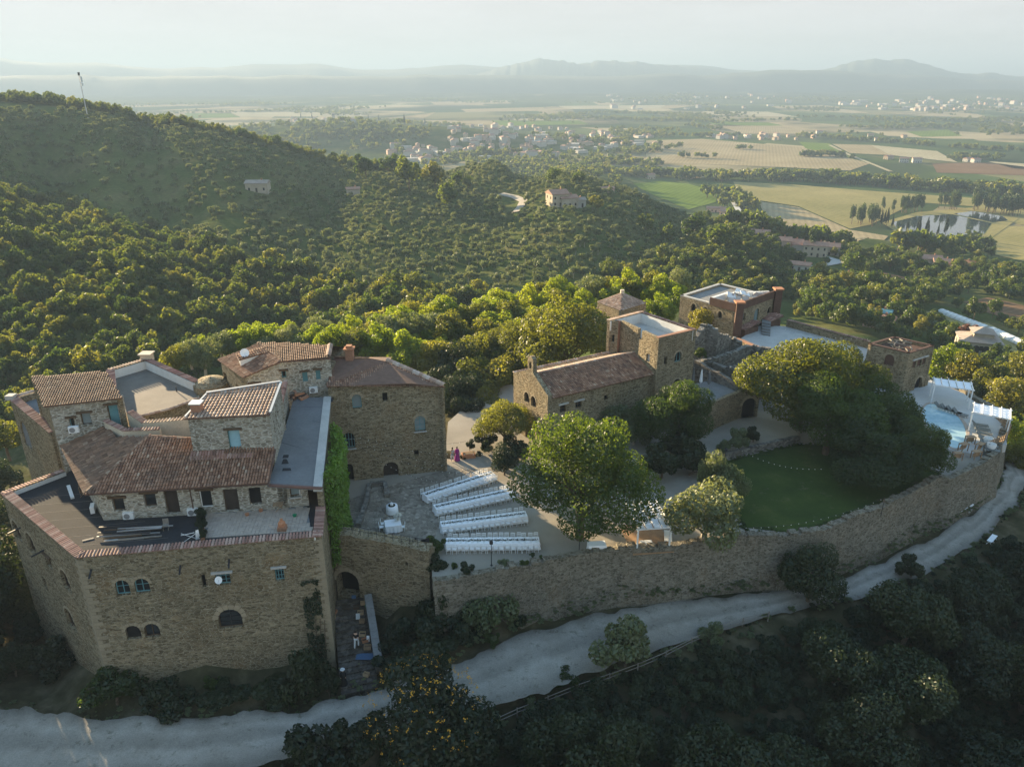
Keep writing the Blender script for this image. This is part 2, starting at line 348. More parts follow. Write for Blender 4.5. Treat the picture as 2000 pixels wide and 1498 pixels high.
for x, y, z in [(-60, 50, -10), (-50, 40, -9.5), (-30, 32, -11), (-12, 33, -12), (4, 36, -11.5), (20, 41, -10), (38, 47, -9.5), (55, 60, -9.5), (66, 74, -9.5),
                (-30, 20, -18), (0, 20, -21), (30, 25, -21), (60, 40, -19), (90, 60, -20), (0, 5, -32), (40, -10, -40), (-60, 0, -30), (90, 20, -36), (0, -60, -60), (-120, -60, -60), (120, -60, -70), (0, -300, -80), (-300, -100, -70), (300, -100, -80),
                (-30, 62, -2.5), (-40, 66, -6), (-15, 62, -1.2), (-5, 63, -1.0), (10, 66, -1.0), (25, 70, -1.0), (40, 78, -1.0), (50, 86, -1.0), (5, 78, -.8), (-10, 80, -.3), (20, 82, -.8), (30, 95, -.8), (15, 98, -.8), (-5, 92, -1.0), (-25, 84, -3), (-45, 82, -8), (-56, 72, -12), (-70, 62, -16), (-58, 90, -14),
                (60, 92, -4.5), (68, 82, -7.5), (70, 100, -10), (45, 110, -4), (25, 125, -6), (0, 118, -6), (-20, 108, -9), (-45, 108, -16), (50, 135, -16), (10, 145, -18), (-30, 140, -22), (-80, 110, -22), (-110, 70, -26), (-130, 130, -22), (-60, 175, -30), (0, 180, -30), (40, 175, -27), (90, 150, -27), (95, 110, -20), (120, 130, -30)]:
    CTRL.append((x, y, z))
for q in [(0, 700, 160, 5), (0, 400, 270, 6), (250, 475, 250, 6), (500, 600, 215, 5), (0, 550, 210, 5), (150, 620, 180, 5), (300, 650, 175, 5), (120, 500, 235, 5),
          (960, 302, 600, 4), (1100, 328, 560, 4), (1240, 367, 500, 4), (1400, 442, 420, 4), (1500, 492, 360, 5), (1560, 525, 330, 5),
          (-250, 150, 580, 4), (-200, 420, 330, 4), (-200, 600, 220, 4), (-300, 520, 260, 4),
          (505, 368, 400, 1), (100, 350, 430, 2), (300, 450, 335, 3), (600, 450, 330, 3), (800, 420, 370, 3), (1100, 392, 400, 1), (1000, 500, 280, 4), (700, 550, 240, 4), (880, 585, 222, 4), (1200, 540, 260, 5), (1350, 500, 300, 5), (1250, 450, 350, 4), (950, 400, 420, 3), (300, 300, 480, 3), (640, 370, 440, 3),
          (1600, 565, 262, 5), (1750, 600, 232, 5), (1900, 600, 270, 3), (1900, 692, 200, 2), (2000, 800, 125, 5), (1600, 492, 400, 2), (1700, 470, 485, 1), (1830, 522, 400, 1), (1950, 560, 330, 1), (2150, 640, 260, 2), (2100, 520, 420, 1), (1480, 440, 470, 2), (2250, 760, 170, 4)]:
    cpx(*q)
for px_ in range(-240, 860, 55):
    cpx(px_, float(np.interp(px_, [-250, 0, 90, 172, 300, 440, 540, 640, 720, 860], [150, 186, 194, 204, 222, 250, 276, 305, 318, 322])), 560, 5)
    p_ = YP(px_, float(np.interp(px_, [-250, 0, 172, 440, 640, 860], [150, 186, 204, 250, 305, 322])) + 26, 470); CTRL.append((p_.x, p_.y, p_.z - 4))
    p_ = YP(px_, 200, 690); CTRL.append((p_.x, p_.y, float(np.interp(px_, [-250, 0, 440, 640, 860], [6, 0, -30, -48, -55]))))
for a in range(-100, 101, 10):
    for r_, z in ((760, -74.5), (900, -75), (1150, -75)):
        if r_ == 760 and -60 < a < -2: continue
        CTRL.append((r_ * math.sin(math.radians(a)), r_ * math.cos(math.radians(a)), z))
for x, y, z in [(-420, 560, 24), (-600, 500, 30), (-520, 330, 0), (-700, 200, -20), (-500, 0, -60)]: CTRL.append((x, y, z))
WALLTOP = [(846, 1137), (990, 1111), (1130, 1082), (1325, 1066), (1460, 1047), (1609, 1037), (1725, 992), (1835, 934), (1901, 915), (1953, 886)]
WT = [Z(a, b_, .6) for a, b_ in WALLTOP]
for i, p in enumerate(WT):
    d = WT[min(i + 1, len(WT) - 1)] - WT[max(i - 1, 0)]; n_ = Vector((d.y, -d.x, 0)).normalized()
    for k_, z_ in ((1.2, -4.1), (3.2, -4.6)): CTRL.append((p.x + n_.x * k_, p.y + n_.y * k_, z_ + (-.5 if i == 0 else 0)))
for x, y, z in ((-33, 45.5, -6.4), (-28, 46.5, -6.3), (-22, 47.5, -6.2), (-17, 48.3, -6.1), (-12, 53, -5.2), (-9.5, 53.5, -4.9), (-10, 50, -5.6), (-37, 49, -7.5), (-42, 53, -9)): CTRL.append((x, y, z))
CT = np.array(CTRL)
def uv_(x, y):
    x = np.asarray(x, float); y = np.asarray(y, float) + 12.0
    r = np.sqrt(x * x + y * y + 25.0); k = np.log(r) / r
    return np.stack([x * k, y * k], -1) * 1.0      # log-radius plane: detail near, breadth far
CU = uv_(CT[:, 0], CT[:, 1])
def kern(d): return np.sqrt(d * d + .012)
_D = np.linalg.norm(CU[:, None] - CU[None], axis=-1)
_n = len(CT); _A = np.zeros((_n + 3, _n + 3)); _A[:_n, :_n] = kern(_D) - np.eye(_n) * .012
_A[:_n, _n] = 1; _A[:_n, _n + 1:] = CU; _A[_n, :_n] = 1; _A[_n + 1:, :_n] = CU.T
_w = np.linalg.solve(_A, np.concatenate([CT[:, 2], np.zeros(3)]))
def vnoise(x, y, seed=0):
    xi = np.floor(x).astype(int); yi = np.floor(y).astype(int); fx = x - xi; fy = y - yi
    fx = fx * fx * (3 - 2 * fx); fy = fy * fy * (3 - 2 * fy)
    def h(a, b):
        n = (a * 374761393 + b * 668265263 + seed * 69069) & 0x7fffffff; n = ((n ^ (n >> 13)) * 1274126177) & 0x7fffffff
        return ((n ^ (n >> 16)) & 0xffff) / 65535.0
    return (h(xi, yi) * (1 - fx) + h(xi + 1, yi) * fx) * (1 - fy) + (h(xi, yi + 1) * (1 - fx) + h(xi + 1, yi + 1) * fx) * fy
def fbm(x, y, o=4, seed=0):
    s = 0; a = .5
    for i in range(o): s = s + a * vnoise(x * 2 ** i, y * 2 ** i, seed + i); a *= .5
    return s
def gauss(x, y, cx, cy, sx, sy): return np.exp(-((x - cx) / sx) ** 2 - ((y - cy) / sy) ** 2)
def H(x, y):
    x = np.asarray(x, float); y = np.asarray(y, float); sh = x.shape; x = x.ravel(); y = y.ravel()
    out = np.empty(len(x)); r = np.hypot(x, y)
    near = r < 1150
    if near.any():
        U = uv_(x[near], y[near]); res = np.empty(len(U))
        for i in range(0, len(U), 20000):
            u = U[i:i + 20000]; d = np.linalg.norm(u[:, None] - CU[None], axis=-1)
            res[i:i + 20000] = kern(d) @ _w[:_n] + _w[_n] + u @ _w[_n + 1:]
        out[near] = res
    out[~near] = PLAIN
    b = np.clip((r - 820) / 300, 0, 1); b = b * b * (3 - 2 * b)
    # right-hand plain is flat from the ponds on
    az = np.degrees(np.arctan2(x, y)); fr = np.clip((r - 560) / 60, 0, 1) * np.clip((az - 8) / 4, 0, 1) * (y > 0)
    b = np.maximum(b, fr)
    out = out * (1 - b) + PLAIN * b
    out += 30 * gauss(x, y, -330, 1480, 190, 150) + 24 * gauss(x, y, -80, 1420, 190, 130) + 14 * gauss(x, y, -560, 1600, 200, 200)
    hill = np.clip((np.hypot(x, y) - 3900) / 1500, 0, 1) * (y > 0)
    out += hill * (15 + 60 * fbm(x / 900 + 3, y / 700, 4, 5)) * np.clip(.55 + .45 * np.sin(x / 1500 + .6), .25, 1) * .9
    m = (r < 1000); out[m] += (fbm(x[m] / 14, y[m] / 14, 3, 2) - .45) * np.clip(r[m] / 90, .0, 2.2) * 1.1 * (1 - b[m])
    return out.reshape(sh)
def h1(x, y): return float(H(np.array([x]), np.array([y]))[0])
def hit(px, py, lift=0.0):
    "where the line of sight through a photo pixel meets the ground"
    d = ray(px, py); t = np.geomspace(25, 6500, 420); P = d[None] * t[:, None]; P[:, 2] += CAMH
    below = P[:, 2] < H(P[:, 0], P[:, 1]) + lift
    i = int(np.argmax(below)) if below.any() else len(t) - 1
    a, b = t[max(i - 1, 0)], t[i]
    for _ in range(12):
        m_ = (a + b) / 2; p = d * m_
        if p[2] + CAMH < h1(p[0], p[1]) + lift: b = m_
        else: a = m_
    p = d * b; return Vector((p[0], p[1], h1(p[0], p[1])))

# one ground sheet out to the horizon
def sgrid(lo, hi, a, dt, c):
    t0 = math.asinh((lo - c) / a); t1 = math.asinh((hi - c) / a); n = int((t1 - t0) / dt)
    return c + a * np.sinh(np.linspace(t0, t1, n))
GX = sgrid(-26000, 26000, 70, .026, 0); GY = sgrid(-900, 26000, 60, .026, 62)
XX, YY = np.meshgrid(GX, GY); ZZ = H(XX, YY)
RC = [((a + b) / 2, (a - b).length / 2) for a, b in zip(RU, RL)]
for i in range(len(RC) - 1):
    for k in range(8):
        f = k / 8; c = RC[i][0].lerp(RC[i + 1][0], f); w = RC[i][1] * (1 - f) + RC[i + 1][1] * f
        d = np.hypot(XX - c.x, YY - c.y); ZZ = np.where(d < w + 1.4, np.minimum(ZZ, c.z - .22), ZZ)
INNER = [(-16.2, 60.5), (-7, 58.5), (-5.5, 55.5), (5, 57.5), (16, 59.5), (30, 62), (40, 68), (50, 76), (58, 80), (59, 95), (45, 108), (25, 109), (8, 101), (-3, 93), (-7, 84), (-6, 76), (-17, 72)]
st_ = inpoly(XX.ravel(), YY.ravel(), [(-17.2, 46.5), (-11.6, 46.5), (-11.2, 57), (-16.6, 58.5)]).reshape(XX.shape); ZZ = np.where(st_, np.minimum(ZZ, -6.75), ZZ)
zi = inpoly(XX.ravel(), YY.ravel(), INNER).reshape(XX.shape); ZZ = np.where(zi, np.minimum(ZZ, -.7), ZZ)
ny, nx = XX.shape
gv = np.stack([XX.ravel(), YY.ravel(), ZZ.ravel()], -1)
ii = np.arange(ny * nx).reshape(ny, nx); q = np.stack([ii[:-1, :-1], ii[:-1, 1:], ii[1:, 1:], ii[1:, :-1]], -1).reshape(-1, 4)
def np_mesh(name, v, q, mat=None, smooth=False):
    me = bpy.data.meshes.new(name); me.vertices.add(len(v)); me.vertices.foreach_set('co', np.asarray(v, np.float32).ravel())
    k = q.shape[1]; me.loops.add(q.size); me.loops.foreach_set('vertex_index', q.astype(np.int32).ravel())
    me.polygons.add(len(q)); me.polygons.foreach_set('loop_start', np.arange(0, q.size, k, dtype=np.int32)); me.update(calc_edges=True)
    if smooth: me.polygons.foreach_set('use_smooth', np.ones(len(q), bool))
    if mat: me.materials.append(MAT[mat])
    return me
m, t, b, o = newmat('ground'); v = geo_coords(t)
n1 = noise(t, v, .03, 6, .6); n2 = noise(t, v, .6, 5); n3 = noise(t, v, .004, 3)
c1 = ramp(t, n1, [(.3, (.05, .075, .022)), (.5, (.085, .105, .034)), (.7, (.15, .135, .06))])
ge0 = N(t, 'NewGeometry'); sx0 = N(t, 'SeparateXYZ'); t.links.new(ge0.outputs['Position'], sx0.inputs[0]); mr0 = N(t, 'MapRange'); mr0.inputs[1].default_value = 90; mr0.inputs[2].default_value = 170; t.links.new(sx0.outputs[1], mr0.inputs[0])
c1 = mixc(t, mr0.outputs[0], ramp(t, noise(t, v, .35, 6, .65), [(.3, (.035, .038, .018)), (.5, (.075, .066, .036)), (.7, (.15, .125, .08))]), c1)
c2 = ramp(t, n2, [(.3, (.5,) * 3), (.7, (1.15,) * 3)]); c = mixc(t, .7, c1, c2, 'MULTIPLY')
# far plain: a patchwork of crops
vf = geo_coords(t, (.0042, .0025, .0)); vo = N(t, 'TexVoronoi', feature='F1'); vo.inputs['Scale'].default_value = 1; t.links.new(vf, vo.inputs['Vector'])
sp = N(t, 'SeparateColor'); t.links.new(vo.outputs['Color'], sp.inputs[0])
cf = ramp(t, sp.outputs[0], [(.0, (.05, .075, .03)), (.3, (.085, .12, .04)), (.5, (.14, .15, .06)), (.7, (.33, .26, .15)), (1, (.40, .33, .2))])
cf = mixc(t, ramp(t, n3, [(.45, (0,) * 3), (.6, (.8,) * 3)]), cf, (.04, .055, .03))
ge = N(t, 'NewGeometry'); sx = N(t, 'SeparateXYZ'); t.links.new(ge.outputs['Position'], sx.inputs[0])
mr = N(t, 'MapRange'); mr.inputs[1].default_value = -73; mr.inputs[2].default_value = -75; t.links.new(sx.outputs[2], mr.inputs[0])
mr2 = N(t, 'MapRange'); mr2.inputs[1].default_value = 3900; mr2.inputs[2].default_value = 4500; mr2.inputs[3].default_value = 0; mr2.inputs[4].default_value = 1; t.links.new(sx.outputs[1], mr2.inputs[0])
c = mixc(t, mr.outputs[0], c, cf)
n4 = noise(t, geo_coords(t, (.004, .003, .004)), 1, 5)
c = mixc(t, mr2.outputs[0], c, ramp(t, n4, [(.35, (.03, .042, .02)), (.6, (.06, .075, .035)), (.72, (.2, .17, .10))]))
t.links.new(c, b.inputs['Base Color']); b.inputs['Roughness'].default_value = 1; b.inputs['Specular IOR Level'].default_value = 0; bump(t, b, n2, .5, .25)
ground = link('ground', np_mesh('ground', gv, q, 'ground', True)); ground['kind'] = 'structure'

# far mountains: ridged bodies whose crests follow the skyline
def crest(pts, x): return np.interp(x, [p[0] for p in pts], [p[1] for p in pts])
plain('mountain', (.05, .065, .04), 1, .35, .0012, fine=.008)
def mountain(name, prof, D, depth, label_seed):
    xs = np.linspace(prof[0][0], prof[-1][0], 260); cols = []
    for i, px in enumerate(xs):
        py = crest(prof, px); p = YP(px, py, D); p.z += (fbm(np.array([i * .22]), np.array([0.]), 4, label_seed)[0] - .45) * D * .0045; cols.append(p)
    V_ = []; S = (-1.0, -.55, -.25, 0, .3, .7, 1.1)
    for k, s in enumerate(S):
        for i, p in enumerate(cols):
            f = max(0, 1 - abs(s)) ** .8; base = PLAIN - 5
            rid = (fbm(np.array([i * .16]), np.array([s * 2.5]), 3, label_seed + 9)[0] - .45) * .45 * (1 if s else 0)
            V_.append((p.x * (1 + s * depth / D), p.y + s * depth, base + (p.z - base) * max(0, min(1, f + rid * f))))
    n = len(cols); qq = np.array([(k * n + i, k * n + i + 1, (k + 1) * n + i + 1, (k + 1) * n + i) for k in range(len(S) - 1) for i in range(n - 1)])
    o = link(name, np_mesh(name, np.array(V_), qq, 'mountain', True)); o['kind'] = 'structure'
mountain('mountains', [(-900, 135), (-300, 120), (-100, 112), (0, 114), (90, 125), (180, 121), (260, 131), (330, 135), (420, 133), (500, 125), (620, 127), (700, 136), (820, 133), (900, 127), (1000, 130), (1100, 128), (1300, 124), (1400, 132), (1500, 141), (1700, 146), (2000, 148), (2400, 140), (2900, 140)], 7400, 900, 3)
mountain('mountains', [(840, 150), (930, 146), (990, 130), (1040, 118), (1070, 115), (1110, 121), (1130, 126), (1170, 118), (1200, 119), (1240, 122), (1290, 127), (1350, 132), (1420, 140), (1480, 150)], 6700, 700, 31)
mountain('mountains', [(1480, 152), (1580, 142), (1640, 130), (1680, 118), (1710, 114), (1740, 117), (1765, 115), (1800, 126), (1850, 139), (1900, 146), (1925, 142), (1960, 148), (2050, 152), (2150, 146), (2400, 150), (2800, 154)], 6300, 650, 57)
mountain('hills', [(-900, 150), (-300, 148), (0, 150), (150, 148), (300, 151), (450, 149), (600, 147), (760, 150), (820, 145), (900, 148), (1000, 148), (1200, 149), (1300, 144), (1400, 147), (1500, 139), (1560, 136), (1620, 138), (1700, 146), (1800, 147), (1900, 156), (2000, 160), (2300, 158), (2900, 160)], 5300, 500, 91)

# haze: one closed box of even air round everything
HZ = MB().box(-26050, 26050, -950, 26050, float(ZZ.min()) - 1.0, 232)
m, t, b, o = newmat('haze_air'); t.nodes.remove(b)
pv = N(t, 'VolumePrincipled'); pv.inputs['Color'].default_value = (.29, .395, .54, 1); pv.inputs['Density'].default_value = 2.45e-4; pv.inputs['Anisotropy'].default_value = .12
t.links.new(pv.outputs[0], o.inputs['Volume'])
hz = HZ.build('haze', 'haze_air'); tag(hz, 'pale blue haze lying over the whole valley', 'haze', kind='stuff')

# ------------------------------------------------------------------ road, fields, water (sheets draped on the ground)
def strip(name, A, B, mat, lift=0.0, nsub=6, cross=5, rag=0.0):
    pa = []; pb = []
    for i in range(len(A) - 1):
        for k in range(nsub): f = k / nsub; pa.append(A[i].lerp(A[i + 1], f)); pb.append(B[i].lerp(B[i + 1], f))
    pa.append(A[-1]); pb.append(B[-1]); vs = []; n = len(pa); uv = []
    for i in range(n):
        d = (pb[i] - pa[i]).normalized(); w0 = w1 = 0
        if rag:
            w0 = (fbm(np.array([pa[i].x * .55]), np.array([pa[i].y * .55]), 4, 21)[0] - .45) * rag * 2; w1 = (fbm(np.array([pb[i].x * .55]), np.array([pb[i].y * .55]), 4, 22)[0] - .45) * rag * 2
        for k in range(cross): f = k / (cross - 1); p = (pa[i] + d * w0).lerp(pb[i] + d * w1, f); vs.append((p.x, p.y, p.z + lift + .05 * math.sin(f * math.pi))); uv.append(f)
    q = np.array([(i * cross + k, i * cross + k + 1, (i + 1) * cross + k + 1, (i + 1) * cross + k) for i in range(n - 1) for k in range(cross - 1)])
    me = np_mesh(name, np.array(vs), q, mat, True); at = me.attributes.new('across', 'FLOAT', 'POINT'); at.data.foreach_set('value', np.array(uv, np.float32))
    o = link(name, me); o['kind'] = 'structure'; return o
m, t, b, o = newmat('road'); v = geo_coords(t); n1 = noise(t, v, .35, 6, .7); n2 = noise(t, v, 9, 4); n5 = noise(t, v, 1.3, 6, .75)
c = ramp(t, n1, [(.3, (.27, .245, .205)), (.7, (.40, .37, .32))]); c = mixc(t, .45, c, ramp(t, n2, [(.3, (.5,) * 3), (.7, (1.1,) * 3)]), 'MULTIPLY')
c = mixc(t, ramp(t, n5, [(.56, (0,) * 3), (.68, (.7,) * 3)]), c, (.10, .095, .06))
at = N(t, 'Attribute', attribute_name='across'); nw_ = N(t, 'Math', operation='MULTIPLY_ADD'); nw_.inputs[1].default_value = .16; t.links.new(n1, nw_.inputs[0]); t.links.new(at.outputs['Fac'], nw_.inputs[2])
ru = ramp(t, nw_.outputs[0], [(.08, (.42,) * 3), (.2, (.82,) * 3), (.34, (1.08,) * 3), (.45, (.8,) * 3), (.56, (.72,) * 3), (.66, (1.06,) * 3), (.82, (.9,) * 3), (1.0, (.5,) * 3)]); c = mixc(t, .8, c, ru, 'MULTIPLY')
t.links.new(c, b.inputs['Base Color']); b.inputs['Roughness'].default_value = .95; bump(t, b, n2, .5, .04)
strip('road', RU, RL, 'road', 0, 16, 13, .9)
def drape(name, poly, mat, lift=.2, step=None, world=False):
    P = [Vector((p[0], p[1], 0)) for p in poly] if world else [hit(*p) for p in poly]
    xs = [p.x for p in P]; ys = [p.y for p in P]
    step = step or max(2.0, max(max(xs) - min(xs), max(ys) - min(ys)) / 26)
    E_ = []; n = len(P)
    for i in range(n):
        a, b_ = P[i], P[(i + 1) % n]; k = max(1, int((a - b_).length / step / 1.2))
        for j in range(k): E_.append(Vector((a.x + (b_.x - a.x) * j / k, a.y + (b_.y - a.y) * j / k)))
    gx, gy = np.meshgrid(np.arange(min(xs) + step / 2, max(xs), step), np.arange(min(ys) + step / 2, max(ys), step)); gx = gx.ravel(); gy = gy.ravel()
    ok = inpoly(gx, gy, E_); pts = E_ + [Vector((x, y)) for x, y in zip(gx[ok], gy[ok])]
    ne = len(E_); vs, es, fs, *_ = delaunay_2d_cdt(pts, [(i, (i + 1) % ne) for i in range(ne)], [list(range(ne))], 1, 1e-4)
    z = H(np.array([p.x for p in vs]), np.array([p.y for p in vs])) + lift
    me = bpy.data.meshes.new(name); me.from_pydata([(p.x, p.y, float(zz)) for p, zz in zip(vs, z)], [], [tuple(f) for f in fs]); me.update(); me.materials.append(MAT[mat])
    o = link(name, me); o['kind'] = 'structure'; return o
def field(name, a, b_, rows, rot):
    m, t, b, o = newmat(name); v = geo_coords(t, (1, 1, 1), (0, 0, rot))
    n1 = noise(t, v, .012, 5); c = ramp(t, n1, [(.3, a), (.7, b_)])
    wv = N(t, 'TexWave'); wv.inputs['Scale'].default_value = rows; wv.inputs['Distortion'].default_value = .6; wv.inputs['Detail'].default_value = 2; t.links.new(v, wv.inputs['Vector'])
    c = mixc(t, .4, c, ramp(t, wv.outputs['Fac'], [(.2, (.72,) * 3), (.8, (1.08,) * 3)]), 'MULTIPLY')
    n2 = noise(t, v, .3, 5); c = mixc(t, .5, c, ramp(t, n2, [(.3, (.6,) * 3), (.7, (1.1,) * 3)]), 'MULTIPLY')
    t.links.new(c, b.inputs['Base Color']); b.inputs['Roughness'].default_value = 1; b.inputs['Specular IOR Level'].default_value = 0
field('field_green', (.115, .17, .032), (.17, .225, .048), .05, .5); field('field_tan', (.31, .245, .14), (.42, .34, .205), .06, .3)
field('field_stubble', (.24, .215, .085), (.35, .295, .13), .05, -.4); field('field_brown', (.17, .105, .06), (.24, .15, .09), .12, .9)
field('field_wheat', (.40, .34, .21), (.48, .42, .28), .04, .2); field('field_vine', (.06, .09, .03), (.10, .13, .045), .10, .35)
for poly, mm in [([(1236, 358), (1290, 354), (1345, 360), (1402, 376), (1398, 396), (1345, 410), (1290, 388)], 'field_green'),
                 ([(1432, 356), (1560, 362), (1700, 374), (1860, 385), (2080, 400), (2080, 440), (1990, 440), (1900, 404), (1790, 396), (1700, 440), (1660, 448), (1560, 404), (1480, 392), (1446, 384)], 'field_stubble'),
                 ([(1480, 394), (1560, 406), (1660, 450), (1735, 462), (1650, 486), (1560, 462), (1500, 432)], 'field_tan'),
                 ([(1890, 470), (1960, 442), (2080, 446), (2080, 520), (2000, 512), (1930, 495)], 'field_stubble'),
                 ([(1262, 275), (1370, 272), (1560, 288), (1620, 300), (1700, 320), (1660, 334), (1500, 326), (1262, 318)], 'field_tan'),
                 ([(1560, 278), (1620, 281), (1650, 300), (1580, 296)], 'field_green'), ([(1625, 282), (1700, 284), (1740, 304), (1660, 300)], 'field_tan'),
                 ([(1670, 308), (1780, 310), (1790, 317), (1690, 319)], 'field_vine'), ([(1700, 284), (1830, 296), (1870, 318), (1790, 309), (1740, 304)], 'field_wheat'),
                 ([(1820, 320), (1930, 318), (2080, 336), (2080, 346), (1830, 338)], 'field_brown'), ([(1930, 316), (2080, 326), (2080, 336), (1980, 330)], 'field_wheat'),
                 ([(1380, 238), (1500, 240), (1530, 246), (1400, 247)], 'field_green'), ([(1390, 244), (1530, 248), (1600, 262), (1450, 262), (1420, 252)], 'field_tan'),
                 ([(1560, 262), (1700, 258), (1740, 268), (1650, 274)], 'field_vine'), ([(1770, 258), (1850, 254), (1880, 266), (1800, 268)], 'field_green'), ([(1760, 272), (1900, 272), (1960, 292), (1840, 292)], 'field_vine'),
                 ([(960, 236), (1130, 236), (1150, 243), (980, 247)], 'field_green'), ([(1000, 233), (1100, 231), (1140, 236), (1010, 237)], 'field_wheat'),
                 ([(1090, 208), (1300, 206), (1290, 212), (1110, 214)], 'field_wheat'), ([(1370, 218), (1500, 219), (1560, 229), (1400, 226)], 'field_wheat'),
                 ([(450, 220), (560, 219), (700, 222), (712, 228), (470, 229)], 'field_wheat'), ([(360, 222), (450, 222), (470, 230), (370, 232)], 'field_green'),
                 ([(840, 200), (990, 197), (1000, 203), (850, 206)], 'field_tan'), ([(900, 214), (1060, 210), (1070, 217), (910, 220)], 'field_tan'),
                 ([(820, 236), (890, 236), (900, 240), (820, 243)], 'field_tan'), ([(240, 178), (420, 176), (430, 182), (240, 186)], 'field_green')]:
    drape('field', poly, mm, .35 if poly[0][1] > 200 else .6)
drape('field', [(1790, 606), (1850, 608), (1990, 660), (2060, 690), (2060, 720), (1960, 690), (1880, 664), (1800, 632)], 'field_stubble', .25)
drape('field', [(1880, 590), (1930, 582), (2060, 612), (2060, 648), (1990, 634), (1910, 606)], 'field_brown', .25)
drape('field', [(1660, 548), (1720, 530), (1800, 552), (1760, 570)], 'field_brown', .25)
# ponds with their banks
POND1 = [(1742, 436), (1790, 424), (1858, 420), (1936, 438), (1922, 458), (1880, 470), (1800, 464), (1756, 452)]
POND2 = [(1862, 419), (1900, 414), (1958, 424), (1968, 432), (1938, 436)]
drape('embankment', [(1722, 436), (1790, 416), (1905, 406), (1990, 428), (1930, 470), (1880, 482), (1780, 474)], 'field_stubble', .5)
for pd in (POND1, POND2): drape('pond', pd, 'lake_water', .62)
# lanes
def lane(pts, w, mat='gravel', name='lane'):
    P = [hit(*p) for p in pts]; A = []; B = []
    for i, p in enumerate(P):
        d = P[min(i + 1, len(P) - 1)] - P[max(i - 1, 0)]; n_ = Vector((-d.y, d.x, 0)).normalized() * w / 2
        a = p + n_; b_ = p - n_; a.z = h1(a.x, a.y) + .5; b_.z = h1(b_.x, b_.y) + .5; A.append(a); B.append(b_)
    strip(name, A, B, mat, .0, 3, 3)
lane([(978, 380), (1005, 386), (1022, 394), (1016, 406), (1006, 416)], 4.5); lane([(1425, 378), (1435, 400), (1460, 440), (1520, 462), (1600, 500), (1640, 512)], 5, 'concrete')
lane([(1620, 284), (1660, 304), (1700, 320), (1740, 336)], 6, 'field_wheat'); lane([(1640, 512), (1600, 522), (1545, 520)], 6, 'concrete')
lane([(1740, 350), (1800, 358), (1900, 366), (2060, 376)], 3, 'field_stubble')
# ------------------------------------------------------------------ building kit
def V2(p): return Vector((p[0], p[1]))
class Wall:
    "a vertical wall whose outer face runs from A (left) to B (right) seen from outside"
    def __init__(s, A, B):
        s.A = V2(A); s.B = V2(B); d = s.B - s.A; s.L = d.length; s.d = d / s.L; s.n = Vector((s.d.y, -s.d.x))
    def at(s, u, v, out=0.0):
        p = s.A + s.d * u + s.n * out; return Vector((p.x, p.y, v))
    def uv(s, px, py):
        p = VP(px, py, s.A, s.B); return (V2(p) - s.A).dot(s.d), p.z
    def op(s, kind, x0, y0, x1, y1, **k):
        cx, cy_ = (x0 + x1) / 2, (y0 + y1) / 2
        u0 = s.uv(x0, cy_)[0]; u1 = s.uv(x1, cy_)[0]; v1 = s.uv(cx, y0)[1]; v0 = s.uv(cx, y1)[1]
        return dict(kind=kind, u=(u0 + u1) / 2, w=abs(u1 - u0), v0=v0, v1=v1, **k)
def op_loop(o, grow=0.0):
    w = o['w'] / 2 + grow; u, v0, v1 = o['u'], o['v0'] - (grow if not o.get('door') else 0), o['v1'] + grow
    if o['kind'] == 'arch':
        sp = v1 - min(w, (v1 - v0) * .6); L = [(u - w, v0), (u + w, v0)]; h = v1 - sp
        for i in range(9):
            a = math.pi * i / 8; L.append((u + w * math.cos(a), sp + h * math.sin(a)))
        return L
    return [(u - w, v0), (u + w, v0), (u + w, v1), (u - w, v1)]
def build_wall(parent, w, z0, zA, zB, mat, ops=(), depth=.3, name='wall', top_pts=None, thick=.45, jag=0):
    "wall slab with real openings, reveals and closed back; top edge may be stepped by top_pts [(u, z)]"
    mb = MB(); tops = top_pts or []
    outer = [(0, z0), (w.L, z0), (w.L, zB)] + [(u, z) for u, z in reversed(tops)] + [(0, zA)]
    if jag:
        rr = random.Random(int(w.L * 100)); nn = max(3, int(w.L / .8)); base = [(0, zA)] + list(tops) + [(w.L, zB)]
        us = np.linspace(0, w.L, nn); zs = np.interp(us, [b[0] for b in base], [b[1] for b in base]) + np.array([rr.uniform(-jag, jag) for _ in us])
        outer = [(0, z0), (w.L, z0)] + [(float(u), float(z)) for u, z in reversed(list(zip(us, zs)))]
    loops = [outer] + [op_loop(o) for o in ops]
    flat = [p for L in loops for p in L]; tri = tessellate_polygon([[Vector((u, v, 0)) for u, v in L] for L in loops])
    mb.add([w.at(u, v) for u, v in flat], [tuple(t) for t in tri])
    for L in loops[1:]:
        n = len(L); mb.add([w.at(u, v) for u, v in L] + [w.at(u, v, -depth) for u, v in L], [(i, n + i, n + (i + 1) % n, (i + 1) % n) for i in range(n)])
    n = len(outer); mb.add([w.at(u, v) for u, v in outer] + [w.at(u, v, -thick) for u, v in outer], [(i, (i + 1) % n, n + (i + 1) % n, n + i) for i in range(1, n)])
    tri = tessellate_polygon([[Vector((u, v, 0)) for u, v in outer]])
    if not ops: mb.add([w.at(u, v, -thick) for u, v in outer], [tuple(t) for t in tri])
    wo_ = mb.build(name, mat, parent)
    for o in ops: build_opening(parent, w, o, depth)
    return wo_
